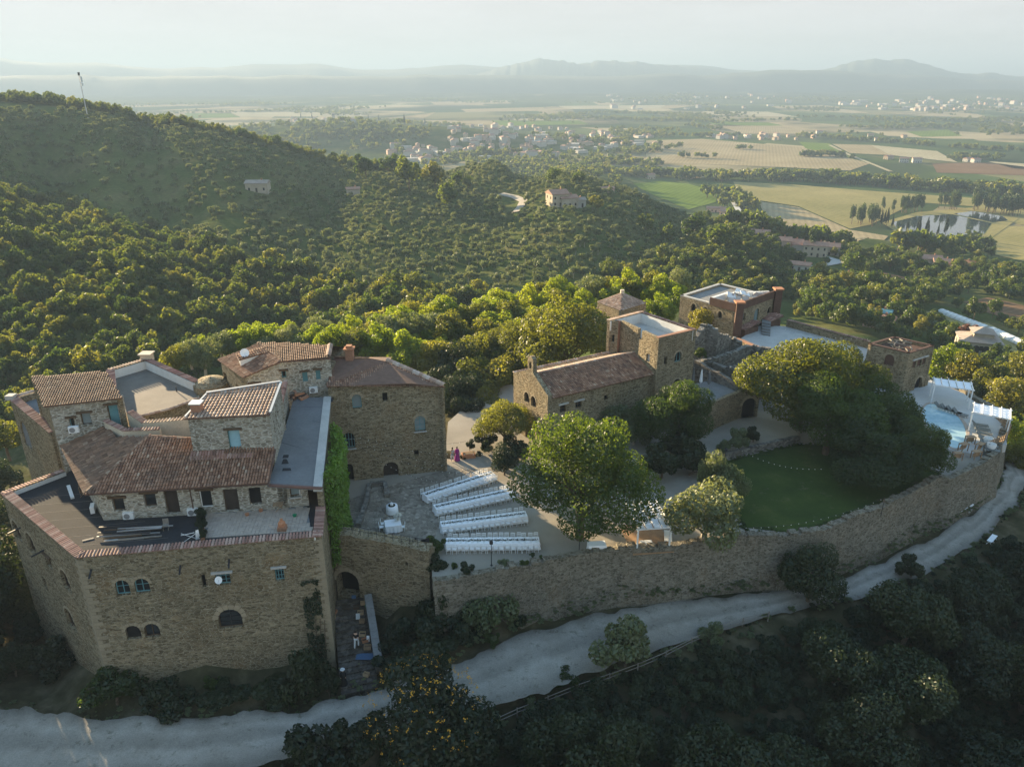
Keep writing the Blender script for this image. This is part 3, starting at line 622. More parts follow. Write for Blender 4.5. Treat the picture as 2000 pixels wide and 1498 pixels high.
def build_opening(parent, w, o, depth):
    pm = o.get('pane', 'pane'); door = o.get('door'); L = op_loop(o); nm = 'door' if door else 'window'
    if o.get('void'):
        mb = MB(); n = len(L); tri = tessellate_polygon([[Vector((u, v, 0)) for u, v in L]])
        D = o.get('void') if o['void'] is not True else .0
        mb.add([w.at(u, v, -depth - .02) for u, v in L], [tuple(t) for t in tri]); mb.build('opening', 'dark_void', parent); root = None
    else:
        fm = o.get('frame', 'wood_dark'); fw = .07; Li = op_loop(o, -fw); n = len(L); mb = MB()
        dz = -depth + .06
        mb.add([w.at(u, v, dz) for u, v in L] + [w.at(u, v, dz) for u, v in Li] + [w.at(u, v, dz - .06) for u, v in Li], [(i, (i + 1) % n, n + (i + 1) % n, n + i) for i in range(n)] + [(n + i, n + (i + 1) % n, 2 * n + (i + 1) % n, 2 * n + i) for i in range(n)])
        root = mb.build(nm, fm, parent)
        mb = MB(); tri = tessellate_polygon([[Vector((u, v, 0)) for u, v in Li]]); mb.add([w.at(u, v, dz - .05) for u, v in Li], [tuple(t) for t in tri]); mb.build('door_leaf' if door else 'pane', pm, root)
        if o.get('bars'):
            nv, nh = o['bars']; bw = o['w']; hh = o['v1'] - o['v0']; arch_h = hh * .93 if o['kind'] == 'arch' else hh
            for i in range(nv):
                u = o['u'] - bw / 2 + bw * (i + 1) / (nv + 1); MB().bar(w.at(u, o['v0'] + .04, dz - .02), w.at(u, o['v0'] + arch_h - .04, dz - .02), .05).build('glazing_bar', o.get('barmat', fm), root)
            for i in range(nh):
                v = o['v0'] + hh * (i + 1) / (nh + 1); MB().bar(w.at(o['u'] - bw / 2 + .06, v, dz - .02), w.at(o['u'] + bw / 2 - .06, v, dz - .02), .04).build('glazing_bar', o.get('barmat', fm), root)
    tgt = root or parent
    if o.get('lintel'):
        MB().obox(w.at(o['u'], o['v1'] + .09, .03), (*w.d, 0), o['w'] / 2 + .25, .12, .09).build('lintel', o.get('lintel') if isinstance(o['lintel'], str) else 'wood_dark', tgt)
    if o.get('sill'):
        MB().obox(w.at(o['u'], o['v0'] - .05, .04), (*w.d, 0), o['w'] / 2 + .1, .12, .05).build('sill', 'concrete', tgt)
    if o.get('ring') and o['kind'] == 'arch':
        wd = o['w'] / 2; sp = o['v1'] - min(wd, (o['v1'] - o['v0']) * .6); hh = o['v1'] - sp; nseg = max(7, int(wd * 9)); mb = MB(); rw = o.get('ringw', .32)
        for i in range(nseg):
            a0 = math.pi * (i + .06) / nseg; a1 = math.pi * (i + .94) / nseg; rr = rw * (1 + .12 * ((i * 7) % 3 - 1))
            pts = [(o['u'] + (wd + e) * math.cos(a), sp + (hh + e) * math.sin(a)) for a, e in ((a0, .0), (a1, .0), (a1, rr), (a0, rr))]
            mb.add([w.at(u, v, .035) for u, v in pts] + [w.at(u, v, -.1) for u, v in pts], [(0, 1, 2, 3), (0, 4, 5, 1), (1, 5, 6, 2), (2, 6, 7, 3), (3, 7, 4, 0)])
        mb.build('arch_surround', o.get('ringmat', 'voussoir'), tgt)
    return root
def plane_z(P, x, y):
    a, b, c = P[0], P[1], P[2]; n = (b - a).cross(c - a); return a.z - (n.x * (x - a.x) + n.y * (y - a.y)) / n.z
def tile_roof(parent, pts, eave, mat='tile', name='roof', cw=.235, rl=.42, thick=.14, seed=1, over=.0, ridge=True):
    "plane roof (polygon pts): deck underneath and overlapping barrel tiles laid row by row from the eave; eave=(i, j) edge"
    P = [Vector(p) for p in pts]; a, b = P[eave[0]], P[eave[1]]
    n = Vector((0, 0, 0))
    for i in range(len(P)): n += P[i].cross(P[(i + 1) % len(P)])
    n.normalize()
    if n.z < 0: n = -n
    ex = (b - a); ex = (ex - n * ex.dot(n)).normalized(); up = n.cross(ex)
    c = sum(P, Vector()) / len(P)
    if (c - a).dot(up) < 0: up = -up
    ex = up.cross(n)
    UV = [((p - a).dot(ex), (p - a).dot(up)) for p in P]
    mb = MB(); k = len(P); dn = n * thick
    mb.add([p - n * .03 for p in P] + [p - dn for p in P], [tuple(t) for t in tessellate_polygon([P])] + [(i, (i + 1) % k, k + (i + 1) % k, k + i) for i in range(k)] + [tuple(k + i for i in t) for t in tessellate_polygon([P])])
    roof = mb.build(name, 'tile_pan', parent)
    rr = random.Random(seed); us = [q[0] for q in UV]; vs = [q[1] for q in UV]
    nc = int((max(us) - min(us)) / cw); nr = int((max(vs) - min(vs)) / rl) + 1
    cu = min(us) + cw * (np.arange(nc) + .5); cv = min(vs) + rl * (np.arange(nr) + .5) - .05
    CUx, CVx = np.meshgrid(cu, cv); ok = inpoly(CUx.ravel(), CVx.ravel(), UV)
    A5 = [math.pi * i / 4 for i in range(5)]
    mbt = MB()
    for (u, v) in zip(CUx.ravel()[ok], CVx.ravel()[ok]):
        u += rr.uniform(-.012, .012); l0, l1 = v - rl / 2 - .03, v + rl / 2 + .02; r0, r1 = cw * .43, cw * .36; tl = rr.uniform(-.015, .015); lift = rr.uniform(0, .012)
        vs_ = [a + ex * (u + tl * 0 - r0 * math.cos(t)) + up * l0 + n * (r0 * .75 * math.sin(t) + .025 + lift) for t in A5]
        vs_ += [a + ex * (u + tl - r1 * math.cos(t)) + up * l1 + n * (r1 * .75 * math.sin(t) - .01 + lift) for t in A5]
        mbt.add(vs_, [(i, i + 1, 6 + i, 5 + i) for i in range(4)] + [(0, 1, 2, 3, 4)], max(0, min(1, rr.gauss(.45, .24))))
    if mbt.f:
        t_ = mbt.build('roof_tiles', mat, roof); t_['kind'] = 'stuff'
    return roof
def ridge_tiles(parent, p, q, mat='tile', r=.13, name='ridge_tile'):
    p = Vector(p); q = Vector(q); L = (q - p).length; n = max(1, int(L / .42)); d = (q - p) / n; sd = Vector((-d.y, d.x, 0)).normalized(); rr = random.Random(int(L * 77)); mb = MB()
    for i in range(n):
        a = p + d * i; b_ = p + d * (i + 1.08); vs = [a + sd * (r * math.cos(t)) + Vector((0, 0, r * .8 * math.sin(t) + .05)) for t in [math.pi * k / 4 for k in range(5)]]
        vs += [b_ + sd * (r * .85 * math.cos(t)) + Vector((0, 0, r * .7 * math.sin(t) + .03)) for t in [math.pi * k / 4 for k in range(5)]]
        mb.add(vs, [(k, k + 1, 6 + k, 5 + k) for k in range(4)] + [(0, 1, 2, 3, 4)], rr.random())
    o = mb.build(name, mat, parent); o['kind'] = 'stuff'; return o
_tile_me = {}
def coping(parent, p, q, width=.7, mat='tile_red', step=.24, tilt=.10, inward=None):
    "barrel tiles laid side by side across the top of a parapet, each tile one piece"
    p = Vector(p); q = Vector(q); d = q - p; L = d.length; n = max(2, int(L / step)); d.normalize(); sd = Vector((d.y, -d.x, 0)).normalized()
    key = (round(width, 2), mat)
    ms = []
    if key not in _tile_me:
        for k in range(4):
            mb = MB(); r0, r1 = .115, .095; A5 = [math.pi * i / 4 for i in range(5)]
            for s0, s1 in ((-.5, .02), (-.02, .5)):
                y0, y1 = s0 * width, s1 * width
                mb.add([(-r0 * math.cos(t), y0, r0 * .8 * math.sin(t)) for t in A5] + [(-r1 * math.cos(t), y1, r1 * .8 * math.sin(t) + .02) for t in A5] , [(i, i + 1, 6 + i, 5 + i) for i in range(4)] + [(0, 1, 2, 3, 4)], (.2, .45, .62, .9)[k])
            ms.append(mb.mesh('coping_tile', mat))
        _tile_me[key] = ms
    rr = random.Random(int(L * 31)); ms = _tile_me[key]
    ang = math.atan2(d.y, d.x)
    for i in range(n):
        o = bpy.data.objects.new('coping_tile', rr.choice(ms)); COL.objects.link(o); o.parent = parent; o.matrix_parent_inverse = Matrix.Translation(-parent.location) if parent.type == 'EMPTY' else Matrix()
        c = p + d * ((i + .5) * L / n); o.location = (c.x, c.y, p.z + (q.z - p.z) * (i + .5) / n + rr.uniform(0, .015)); o.rotation_euler = (tilt * (1 if True else 0), 0, ang + rr.uniform(-.05, .05))
def parapet(parent, p, q, z0, z1, t=.5, mat='stone', name='parapet'):
    p = V2(p); q = V2(q); d = (q - p).normalized(); n = Vector((-d.y, d.x)); MB().prism([p, q, q + n * t, p + n * t], z0, z1).build(name, mat, parent)
def ac_unit(loc, rz, label, group='air conditioner units'):
    e = empty('air_conditioner', loc, rz, label, 'air conditioner', group)
    b = MB().box(-.42, .42, -.16, .16, .08, .68); b.build('casing', 'ac_white', e, world=False)
    g = MB(); g.lathe([(.24, 0), (.24, .02)], (0, 0, 0), 14); gm = g.mesh('fan_grille', 'ac_grille'); o = link('fan_grille', gm, e, False); o.rotation_euler = (math.pi / 2, 0, 0); o.location = (-.1, -.16, .38)
    for x in (-.3, .3): MB().box(x - .04, x + .04, -.2, .2, 0, .08).build('foot', 'iron', e, world=False)
    return e
def dish(loc, rz, r, label):
    e = empty('satellite_dish', loc, rz, label, 'satellite dish', 'satellite dishes'); mb = MB()
    prof = [(.02, .0), (r * .5, r * .06), (r, r * .22)]; mb.lathe(prof, (0, 0, 0), 14, cap=False); o = link('reflector', mb.mesh('reflector', 'white_paint', True), e, False); o.rotation_euler = (math.radians(62), 0, 0); o.location = (0, 0, .45)
    MB().tube((0, 0, 0), (0, 0, .45), .03).tube((0, 0, .4), (0, -r * .9, .35), .015).build('mast', 'metal', e, world=False); return e

# ------------------------------------------------------------------ the fortified house on the left
ZT = 6.15                                           # terrace level
C1 = Z(150, 1088, 6.6); C2 = Z(628, 1046, 6.6); C0 = Z(3, 962, 6.6); CM = Z(122, 917, 6.6)
fort = empty('fortified_house', (C1.x, C1.y, -7), label='large fortified stone house with tile-topped parapet and roof terrace, nearest the camera', cat='building')
wf = Wall(C1, C2)
ops = [wf.op('arch', 225, 1132, 253, 1162, ring=1, bars=(1, 1), frame='shutter_teal', ringw=.25), wf.op('arch', 262, 1129, 292, 1158, ring=1, bars=(1, 1), frame='shutter_teal', ringw=.25),
       wf.op('rect', 394, 1122, 402, 1146, void=1), wf.op('rect', 421, 1119, 450, 1142, lintel='concrete', bars=(2, 2), frame='shutter_teal'), wf.op('rect', 537, 1109, 555, 1134, lintel='concrete', bars=(2, 2), frame='shutter_teal'),
       wf.op('arch', 426, 1189, 473, 1226, ring=1, bars=(1, 3), barmat='iron', ringw=.45), wf.op('arch', 245, 1221, 275, 1248, ring=1, void=1, ringw=.28), wf.op('arch', 281, 1217, 312, 1244, ring=1, bars=(1, 0), ringw=.28)]
build_wall(fort, wf, -8.5, 6.55, 6.55, 'stone', ops)
wl = Wall(C0, C1)
ops = [wl.op('arch', 27, 1022, 38, 1050, ring=1, ringw=.2), wl.op('arch', 54, 1046, 66, 1076, ring=1, ringw=.2, bars=(1, 0)), wl.op('rect', 90, 1088, 99, 1106, lintel='wood_dark'),
       wl.op('arch', 121, 1118, 134, 1148, ring=1, ringw=.2, bars=(1, 0)), wl.op('arch', 130, 1194, 143, 1222, ring=1, ringw=.2, bars=(1, 0)), wl.op('rect', 84, 1130, 90, 1146, void=1)]
build_wall(fort, wl, -11, 6.55, 6.55, 'stone', ops)
CF = Vector((-15.75, 55.0, 8.5)); CB = Vector((-18.4, 70.6, 9.9))
wr = Wall(C2, CF); build_wall(fort, wr, -8, 6.55, 6.6, 'stone')
wr2 = Wall(CF, CB); build_wall(fort, wr2, -8, 8.45, 9.75, 'stone')
wcm = Wall(CM, C0); build_wall(fort, wcm, -11, 6.5, 6.5, 'stone')
MB().prism([V2(C1) + Vector((.45, .55)), V2(C2) + Vector((-.5, .5)), (-19.5, 70.5), (-34, 70), (-41, 62), V2(CM) + Vector((.2, -.4)), V2(C0) + Vector((.6, 0))], -8, ZT).build('terrace_roof', 'tar', fort)
t_ = Vector((-.0, .45, 0))
def inset(p, q, e): d = (V2(q) - V2(p)).normalized(); return Vector((-d.y, d.x, 0)) * e
for (p, q, zz) in ((C1, C2, 6.6), (C0, C1, 6.6), (CM, C0, 6.6), (C2, CF, 6.62)):
    k = inset(p, q, .28); P_ = Vector((p.x, p.y, zz)) + k; Q_ = Vector((q.x, q.y, zz if q is not CF else zz)) + k; coping(fort, P_, Q_, .78, 'tile_red', .25)
    parapet(fort, V2(p) + V2(inset(p, q, .46)), V2(q) + V2(inset(p, q, .46)), ZT, 6.5, .12, 'plaster')
# spouts under the terrace
for px, py, w_ in ((178, 1112, wf), (352, 1104, wf), (447, 1092, wf), (40, 1030, wl), (86, 1074, wl)):
    u, v = w_.uv(px, py); MB().bar(w_.at(u, v, -.1), w_.at(u + (.15 if w_ is wf else 0), v - .12, 1.0), .12, .10).build('water_spout', 'iron', fort)
# corner stones
def quoins(parent, c, da, db, z0, z1, seed=1):
    rr = random.Random(seed); z = z0; k = 0; c = V2(c); da = V2(da).normalized(); db = V2(db).normalized()
    while z < z1:
        h_ = rr.uniform(.28, .42); la, lb = (rr.uniform(.6, .85), rr.uniform(.3, .4)) if k % 2 else (rr.uniform(.3, .4), rr.uniform(.6, .85)); o_ = -(da + db).normalized() * .03
        MB().prism([c + o_, c + o_ + da * la, c + o_ + da * la + db * .12, c + o_ + da * .12 + db * .12, c + o_ + da * .12 + db * lb, c + o_ + db * lb] if (da.x * db.y - da.y * db.x) > 0 else [c + o_, c + o_ + db * lb, c + o_ + db * lb + da * .12, c + o_ + da * .12 + db * .12, c + o_ + da * la + db * .12, c + o_ + da * la], z, min(z + h_ - .025, z1)).build('quoin', 'quoin', parent); z += h_; k += 1
quoins(fort, C1, V2(C2) - V2(C1), V2(C0) - V2(C1), -7, 6.3, 1); quoins(fort, C2, V2(C1) - V2(C2), V2(CF) - V2(C2), -7, 6.3, 2)
# seams of the roofing felt on the terrace
for f_ in np.linspace(.08, .95, 8):
    p_ = C0.lerp(C1, f_) + Vector((.9, .5, 0)); q_ = p_ + (V2(C2) - V2(C1)).normalized().to_3d() * 7.0 if False else p_ + Vector((6.5, 1.1, 0)); MB().prism([(p_.x, p_.y), (q_.x, q_.y), (q_.x, q_.y + .035), (p_.x, p_.y + .035)], ZT - .02, ZT + .006).build('felt_seam', 'tar_tan', fort)
# paved part of the terrace, herringbone blocks
a_, b_, c_, d_ = Z(398, 1052, ZT), Z(608, 1038, ZT), Z(600, 990, ZT), Z(402, 1004, ZT)
MB().prism([a_, b_, c_, d_], ZT + .004, ZT + .05).build('terrace_paving', 'concrete_dark', fort); pav = fort.children[-1]
ex_ = (b_ - a_).normalized(); ey_ = Vector((-ex_.y, ex_.x, 0)); pm = {}
for k in range(3): pm[k] = MB().box(-.29, .29, -.135, .135, 0, .03 + .006 * k).mesh('paver', 'paver')
Lx = (b_ - a_).length; cnt = 0
for i in range(-1, int(Lx / .6) + 1):
    for j in range(0, 9):
        for s in range(2):
            alt = (i + j) % 2; off = Vector(((i + .5) * .6, (j + .5) * .6)) + (Vector((0, (s - .5) * .3)) if alt else Vector(((s - .5) * .3, 0)))
            P_ = a_ + ex_ * off.x + ey_ * off.y
            if inpoly([P_.x], [P_.y], [a_, b_, c_, d_])[0] and cnt < 300:
                cnt += 1; o = link('paver', pm[R.randrange(3)], pav, True, (P_.x, P_.y, ZT + .05)); o.rotation_euler = (0, 0, math.atan2(ex_.y, ex_.x) + (0 if alt else math.pi / 2) + R.uniform(-.02, .02))

# ------------------------------------------------------------------ house on the terrace
th = empty('terrace_house', (-27, 55, ZT), label='low stone house on the roof terrace with hipped tile roof and row of doors', cat='building')
B1 = Z(203, 1016, ZT); B2 = Z(533, 996, ZT); BE1 = VP(186, 953, B1, B2); ze = 9.05
wb = Wall(B1, B2)
ops = [wb.op('rect', 220, 972, 243, 998, lintel=1), wb.op('rect', 281, 963, 305, 990, lintel=1), wb.op('rect', 322, 956, 349, 1003, door=1, pane='door_dark'), wb.op('rect', 390, 957, 414, 992, lintel=1, frame='white_paint'),
       wb.op('rect', 437, 955, 466, 998, door=1, pane='door_dark'), wb.op('rect', 486, 952, 510, 985, void=1)]
build_wall(th, wb, ZT, ze - .05, ze - .05, 'stone_pale', ops)
B0 = Vector((-40.6, 62.1, ze)); wb0 = Wall(B0, B1); build_wall(th, wb0, ZT, ze - .05, ze - .05, 'stone_pale')
# glazed porch at the right end, under the flat roof
B3 = Z(604, 987, ZT); wg = Wall(B2, B3)
ops = [wg.op('rect', 543, 945, 561, 990, door=1, pane='pane_pale'), wg.op('rect', 566, 946, 586, 970, pane='pane_pale', sill=1)]
build_wall(th, wg, ZT, 8.5, 8.45, 'stone_pale', ops)
RA = Vector((-31.8, 59.7, 10.85)); RB = Vector((-26.5, 59.2, 10.75)); e1 = Vector((B1.x - .7, B1.y - .5, ze - .12)); e2 = Vector((B2.x + .15, B2.y - .45, ze - .05))
RR = Vector((-20.4, 58.6, 10.2))
tile_roof(th, [e1, e2, RR, RB, RA], (0, 1), 'tile', seed=3)
L0 = Vector((-41.0, 61.7, ze - .1)); L1 = Vector((-37.6, 63.3, 10.35)); L2 = Vector((-35.4, 60.9, 10.5))
for q_ in (L1, L2): q_.z = plane_z([L0, e1, RA], q_.x, q_.y)
tile_roof(th, [L0, e1, RA, L2, L1], (0, 1), 'tile_old', seed=4)
ridge_tiles(th, e1 + Vector((.1, .1, .05)), RA, 'tile_old', .17, 'hip_tiles'); ridge_tiles(th, RA, RB, 'tile', .15)
MB().tube(e1 + Vector((0, -.05, -.06)), e2 + Vector((0, -.05, -.06)), .07).tube(e1 + Vector((-.05, 0, -.06)), L0, .07).build('gutter', 'corten', th)
dp = wb.uv(372, 960)[0]; MB().tube(wb.at(dp, ze - .2, .08), wb.at(dp, ZT, .08), .05).build('downpipe', 'corten', th)
# flat-roofed wing behind the porch
fl = [Vector((B2.x - .15, B2.y - .1, 8.62)), CF + Vector((.1, -.35, .05)), CB + Vector((.1, 0, .05)), Vector((-22.0, 70.3, 9.95)), Vector((-20.5, 57.5, 8.75))]
MB().prism([V2(p) for p in fl], [p.z - .22 for p in fl], 0, [p.z for p in fl]).build('flat_roof', 'membrane', th)
for f_, w_, m_ in ((.34, .07, 'iron'), (.68, .05, 'tar'), (.86, .05, 'tar')):
    a_ = fl[4].lerp(fl[3], f_); b_ = fl[1].lerp(fl[2], f_) + Vector((-.75, 0, 0)); MB().add([a_ + Vector((0, 0, .012)), b_ + Vector((0, 0, .012)), b_ + Vector((0, w_, .012)), a_ + Vector((0, w_, .012))], [(0, 1, 2, 3)]).build('felt_seam', m_, th)
for f_, g_, w_, d_ in ((.02, .1, .9, .5), (.09, .05, .6, .9), (.16, .04, .5, .6), (.93, .75, .8, .9)):
    c_ = fl[4].lerp(fl[3], f_).lerp(fl[1].lerp(fl[2], f_), g_ + .08); MB().add([c_ + Vector((0, 0, .016)), c_ + Vector((w_, .05, .016)), c_ + Vector((w_ * .9, d_, .016 + .08 * d_)), c_ + Vector((-.05, d_ * .9, .016 + .075 * d_))], [(0, 1, 2, 3)]).build('felt_patch', 'tar', th)
k_ = Vector((-.75, 0, 0)); MB().add([fl[1] + Vector((0, 0, .08)), fl[2] + Vector((0, 0, .08)), fl[2] + k_ + Vector((0, 0, .08)), fl[1] + k_ + Vector((0, 0, .08)), fl[1] - Vector((0, 0, .3)), fl[2] - Vector((0, 0, .3)), fl[2] + k_ - Vector((0, 0, .3)), fl[1] + k_ - Vector((0, 0, .3))],
    [(0, 1, 2, 3), (0, 1, 5, 4), (3, 2, 6, 7), (0, 3, 7, 4), (1, 2, 6, 5)]).build('edge_flashing', 'concrete', th)
MB().bar(fl[0] + Vector((.2, -.1, .05)), fl[1] + Vector((0, -.05, .05)), .3, .12).build('eave_tiles', 'tile_red', th)

# ------------------------------------------------------------------ white-washed block above the roof
blk = empty('roof_block', (-24, 60, 9.5), label='pale stone block with tiled lean-to roof rising out of the hipped roof', cat='building')
E1 = Vector((-27.25, 57.9, 0)); E2 = Vector((-20.6, 58.6, 0)); E3 = Vector((-21.3, 64.5, 0)); E4 = Vector((-27.0, 62.0, 0))
we = Wall(E1, E2); build_wall(blk, we, 9.6, 13.45, 13.5, 'stone_pale', [we.op('rect', 446, 839, 470, 884, door=1, pane='door_blue', frame='shutter_teal', lintel=1)])
wer = Wall(E2, E3); build_wall(blk, wer, 8.5, 13.5, 13.85, 'stone_pale', [dict(kind='rect', u=1.4, w=.35, v0=11.0, v1=12.3), dict(kind='rect', u=2.5, w=.35, v0=11.4, v1=12.6), dict(kind='rect', u=3.4, w=.35, v0=11.6, v1=12.8)])
build_wall(blk, Wall(E4, E1), 9.5, 13.7, 13.45, 'stone_pale'); build_wall(blk, Wall(E3, E4), 8.5, 13.85, 13.7, 'stone_pale')
tile_roof(blk, [(E1.x - .2, E1.y - .25, 13.5), (E2.x + .1, E2.y - .25, 13.55), (E3.x, E3.y + .1, 13.95), (E4.x - .1, E4.y + .1, 13.8)], (0, 1), 'tile_pink', seed=9, cw=.31, rl=.5)
MB().bar((E3.x + .05, E3.y, 14.1), (E4.x - .2, E4.y + .2, 13.95), .26, .12).build('ridge_flashing', 'metal', blk)
MB().bar((E2.x + .12, E2.y - .1, 13.68), (E3.x + .12, E3.y, 14.05), .2, .12).build('verge_flashing', 'metal', blk)
MB().bar((E1.x - .15, E1.y - .1, 13.6), (E4.x - .15, E4.y + .1, 13.9), .16, .1).build('verge_flashing', 'metal', blk)
MB().box(-27.2, -26.4, 58.6, 59.3, 13.5, 14.35).build('chimney', 'brick', blk); MB().box(-27.3, -26.3, 58.5, 59.4, 14.35, 14.45).build('chimney_cap', 'ac_white', blk)
tile_roof(blk, [(-27.3, 57.0, 9.95), (-22.0, 57.5, 9.95), (-22.0, 57.9, 10.25), (-27.3, 57.6, 10.25)], (0, 1), 'tile_red', 'ledge_roof', seed=5)
build_wall(blk, Wall((-21.4, 64), (-22.4, 69.8)), 8.6, 11.6, 11.9, 'stone_pale'); ridge_tiles(blk, (-21.5, 64, 11.6), (-22.5, 69.8, 11.9), 'tile_red', .3, 'wall_coping')

# ------------------------------------------------------------------ left corner tower
tw = empty('corner_tower', (-41, 62, -9), label='stone corner tower with weathered brown lean-to roof at far left of castle', cat='tower')
D1 = Vector((-41.5, 62.15, 0)); D2 = Vector((-35.7, 63.85, 0)); D3 = Vector((-39.3, 68.0, 0)); D4 = Vector((-45.4, 66.8, 0))
wd = Wall(D1, D2)
ops = [wd.op('rect', 136, 816, 146, 838, lintel=1, frame='shutter_teal'), wd.op('rect', 158, 806, 178, 830, lintel=1, pane='pane_pale'), wd.op('rect', 212, 790, 233, 834, door=1, pane='shutter_teal', lintel=1)]
build_wall(tw, wd, 2, 12.7, 12.85, 'stone_pale', ops)
wdl = Wall(D4, D1); build_wall(tw, wdl, -12, 13.55, 12.7, 'stone', [wdl.op('rect', 75, 788, 80, 800, void=1)])
build_wall(tw, Wall(D3, D4), -5, 13.55, 13.55, 'stone'); build_wall(tw, Wall(D2, D3), 2, 12.85, 13.55, 'stone')
tile_roof(tw, [(D1.x - .25, D1.y - .3, 12.75), (D2.x + .2, D2.y - .3, 12.92), (D3.x + .2, D3.y + .2, 13.65), (D4.x - .2, D4.y + .1, 13.65)], (0, 1), 'tile_old', seed=12, cw=.21, rl=.36)
# lower wing left of the tower
an = empty('tower_wing', (-46, 67, -10), label='lower stone wing with red tiled parapet behind the corner tower', cat='building')
A1 = Vector((-42.6, 63.1, 0)); A0 = Z(19, 778, 9.6); A2 = Vector((-47.5, 76, 0)); A3 = Vector((-43, 72, 0))
wa = Wall(A0, A1); build_wall(an, wa, -14, 9.5, 9.5, 'stone', [wa.op('arch', 44, 830, 56, 868, void=1)]); build_wall(an, Wall(A2, A0), -14, 9.5, 9.5, 'stone')
MB().prism([V2(A0) + Vector((.4, -.2)), V2(A1) + Vector((.3, .2)), A3, A2], 2, 8.9).build('flat_roof', 'membrane', an)
k = inset(A0, A1, .3); coping(an, Vector((A0.x, A0.y, 9.55)) + k, Vector((A1.x, A1.y, 9.55)) + k, .8, 'tile_red', .26); ridge_tiles(an, (A2.x, A2.y, 9.55), (A0.x, A0.y, 9.55), 'tile_pink', .28, 'wall_coping')
MB().box(A0.x - .3, A0.x + .5, A0.y - .3, A0.y + .5, 9.5, 9.95).build('corner_pier', 'concrete', an)
# passage parapets in front of the tower door
pg = empty('stair_parapet', (-36, 62, 9.6), label='low red tile-topped parapet round the small stair below the tower door', cat='wall')
for p, q in (((-37.4, 63.0), (-34.6, 60.9)), ((-34.6, 60.9), (-31.5, 61.2))):
    build_wall(pg, Wall(p, q), 9.0, 10.75, 10.75, 'plaster_warm', thick=.35); kk = inset(p, q, .17); coping(pg, Vector((*p, 10.8)) + kk, Vector((*q, 10.8)) + kk, .5, 'tile_red', .24)
build_wall(pg, Wall((-35.6, 63.9), (-33.4, 62.2)), 9.0, 11.2, 10.9, 'plaster_warm', thick=.5); coping(pg, (-35.4, 64.1, 11.25), (-33.3, 62.4, 10.95), .6, 'tile_red', .24)
build_wall(pg, Wall((-33.4, 62.2), (-26.6, 62.6)), 9.0, 10.9, 11.4, 'plaster_warm', thick=.4); coping(pg, (-33.4, 62.4, 10.95), (-26.6, 62.8, 11.45), .5, 'tile_pink', .3)
MB().prism([(-36.8, 63.2), (-34.6, 61.2), (-31.5, 61.4), (-33.4, 62.4), (-35.4, 63.8)], 9.0, 9.85).build('landing', 'corten', pg)

# ------------------------------------------------------------------ rear roof terrace with white inner parapet
rt = empty('rear_terrace', (-38, 72, -8), label='flat rear roof terrace with white inner parapet walls and tan roofing felt', cat='building')
g1, g2, g3, g4, g5 = Vector((-43.9, 76.8, 0)), Vector((-41.2, 80.4, 0)), Vector((-32.6, 73.4, 0)), Vector((-32.0, 71.2, 0)), Vector((-36.4, 66.4, 0))
g0 = Vector((-39.4, 68.3, 0))
MB().prism([g0, g5, Vector((-33.8, 68.6, 0)), g4, g3, g2, g1], -8, 9.5).build('terrace_slab', 'stone', rt)
MB().prism([(-39.2, 68.5), (-36.4, 66.7), (-34, 68.7), (-32.3, 71.1), (-32.9, 73.1), (-41.1, 80), (-43.5, 76.7)], 9.5, 9.53).build('roofing_felt', 'tar_tan', rt)
for p, q in ((g1, g2), (g2, g3), (g0, g1)):
    o_ = inset(q, p, -.25); build_wall(rt, Wall(q, p), 9.3, 10.5, 10.5, 'stone', thick=.5)
    kk = inset(q, p, .52); parapet(rt, V2(q) + V2(kk), V2(p) + V2(kk), 9.5, 10.45, .1, 'plaster', 'inner_render')
    kk = inset(q, p, .27); coping(rt, Vector((q.x, q.y, 10.55)) + kk, Vector((p.x, p.y, 10.55)) + kk, .85, 'tile_red' if p is not g1 else 'tile_pink', .3)
MB().box(g2.x - .5, g2.x + .6, g2.y - .6, g2.y + .4, 10.3, 11.1).box(g2.x - .65, g2.x + .75, g2.y - .75, g2.y + .55, 11.1, 11.22).build('chimney', 'plaster_warm', rt)
ridge_tiles(rt, (g5.x, g5.y, 9.5), (-33.8, 68.5, 9.5), 'tile_pink', .2, 'edge_tiles'); ridge_tiles(rt, (-33.8, 68.5, 9.5), (g4.x, g4.y, 9.5), 'tile_pink', .2, 'edge_tiles')
MB().tube((-35.0, 73, 9.5), (-35.0, 73, 10.1), .05).build('vent_pipe', 'iron', rt)

# ------------------------------------------------------------------ rear house
rh = empty('rear_house', (-24, 72, 5), label='stone house with twin-slope tile roof and roof-light behind the flat roof', cat='building')
HL = Vector((-26.4, 70.0, 0)); HR = Vector((-18.45, 72.3, 0)); HK = Vector((-30.6, 74.7, 0)); wh = Wall(HL, HR)
um, zm = wh.uv(551, 704)
ops = [wh.op('rect', 490, 749, 506, 764, lintel=1, frame='wood'), wh.op('rect', 550, 724, 559, 738, lintel=1, frame='shutter_teal'), wh.op('rect', 591, 726, 601, 746, lintel=1, pane='shutter_teal', frame='shutter_teal'), wh.op('rect', 617, 722, 626, 742, lintel=1, pane='shutter_teal', frame='shutter_teal')]
build_wall(rh, wh, 6, 12.4, 13.5, 'stone_pale', ops, top_pts=[(um, zm - .05)])
whl = Wall(HK, HL); build_wall(rh, whl, 2, 12.4, 12.4, 'stone', [whl.op('rect', 437, 729, 443, 746, void=1), whl.op('rect', 462, 752, 467, 768, void=1)])
MR = wh.at(um, zm); T0 = YP(503, 671, 75.6); T1 = YP(571, 670, 75.6); T1.z = T0.z
tile_roof(rh, [wh.at(um, zm, .25), wh.at(wh.L, 13.6, .25), Vector((-19.0, 75.0, T0.z - .05)), T1, T0], (0, 1), 'tile_old', seed=21, cw=.21)
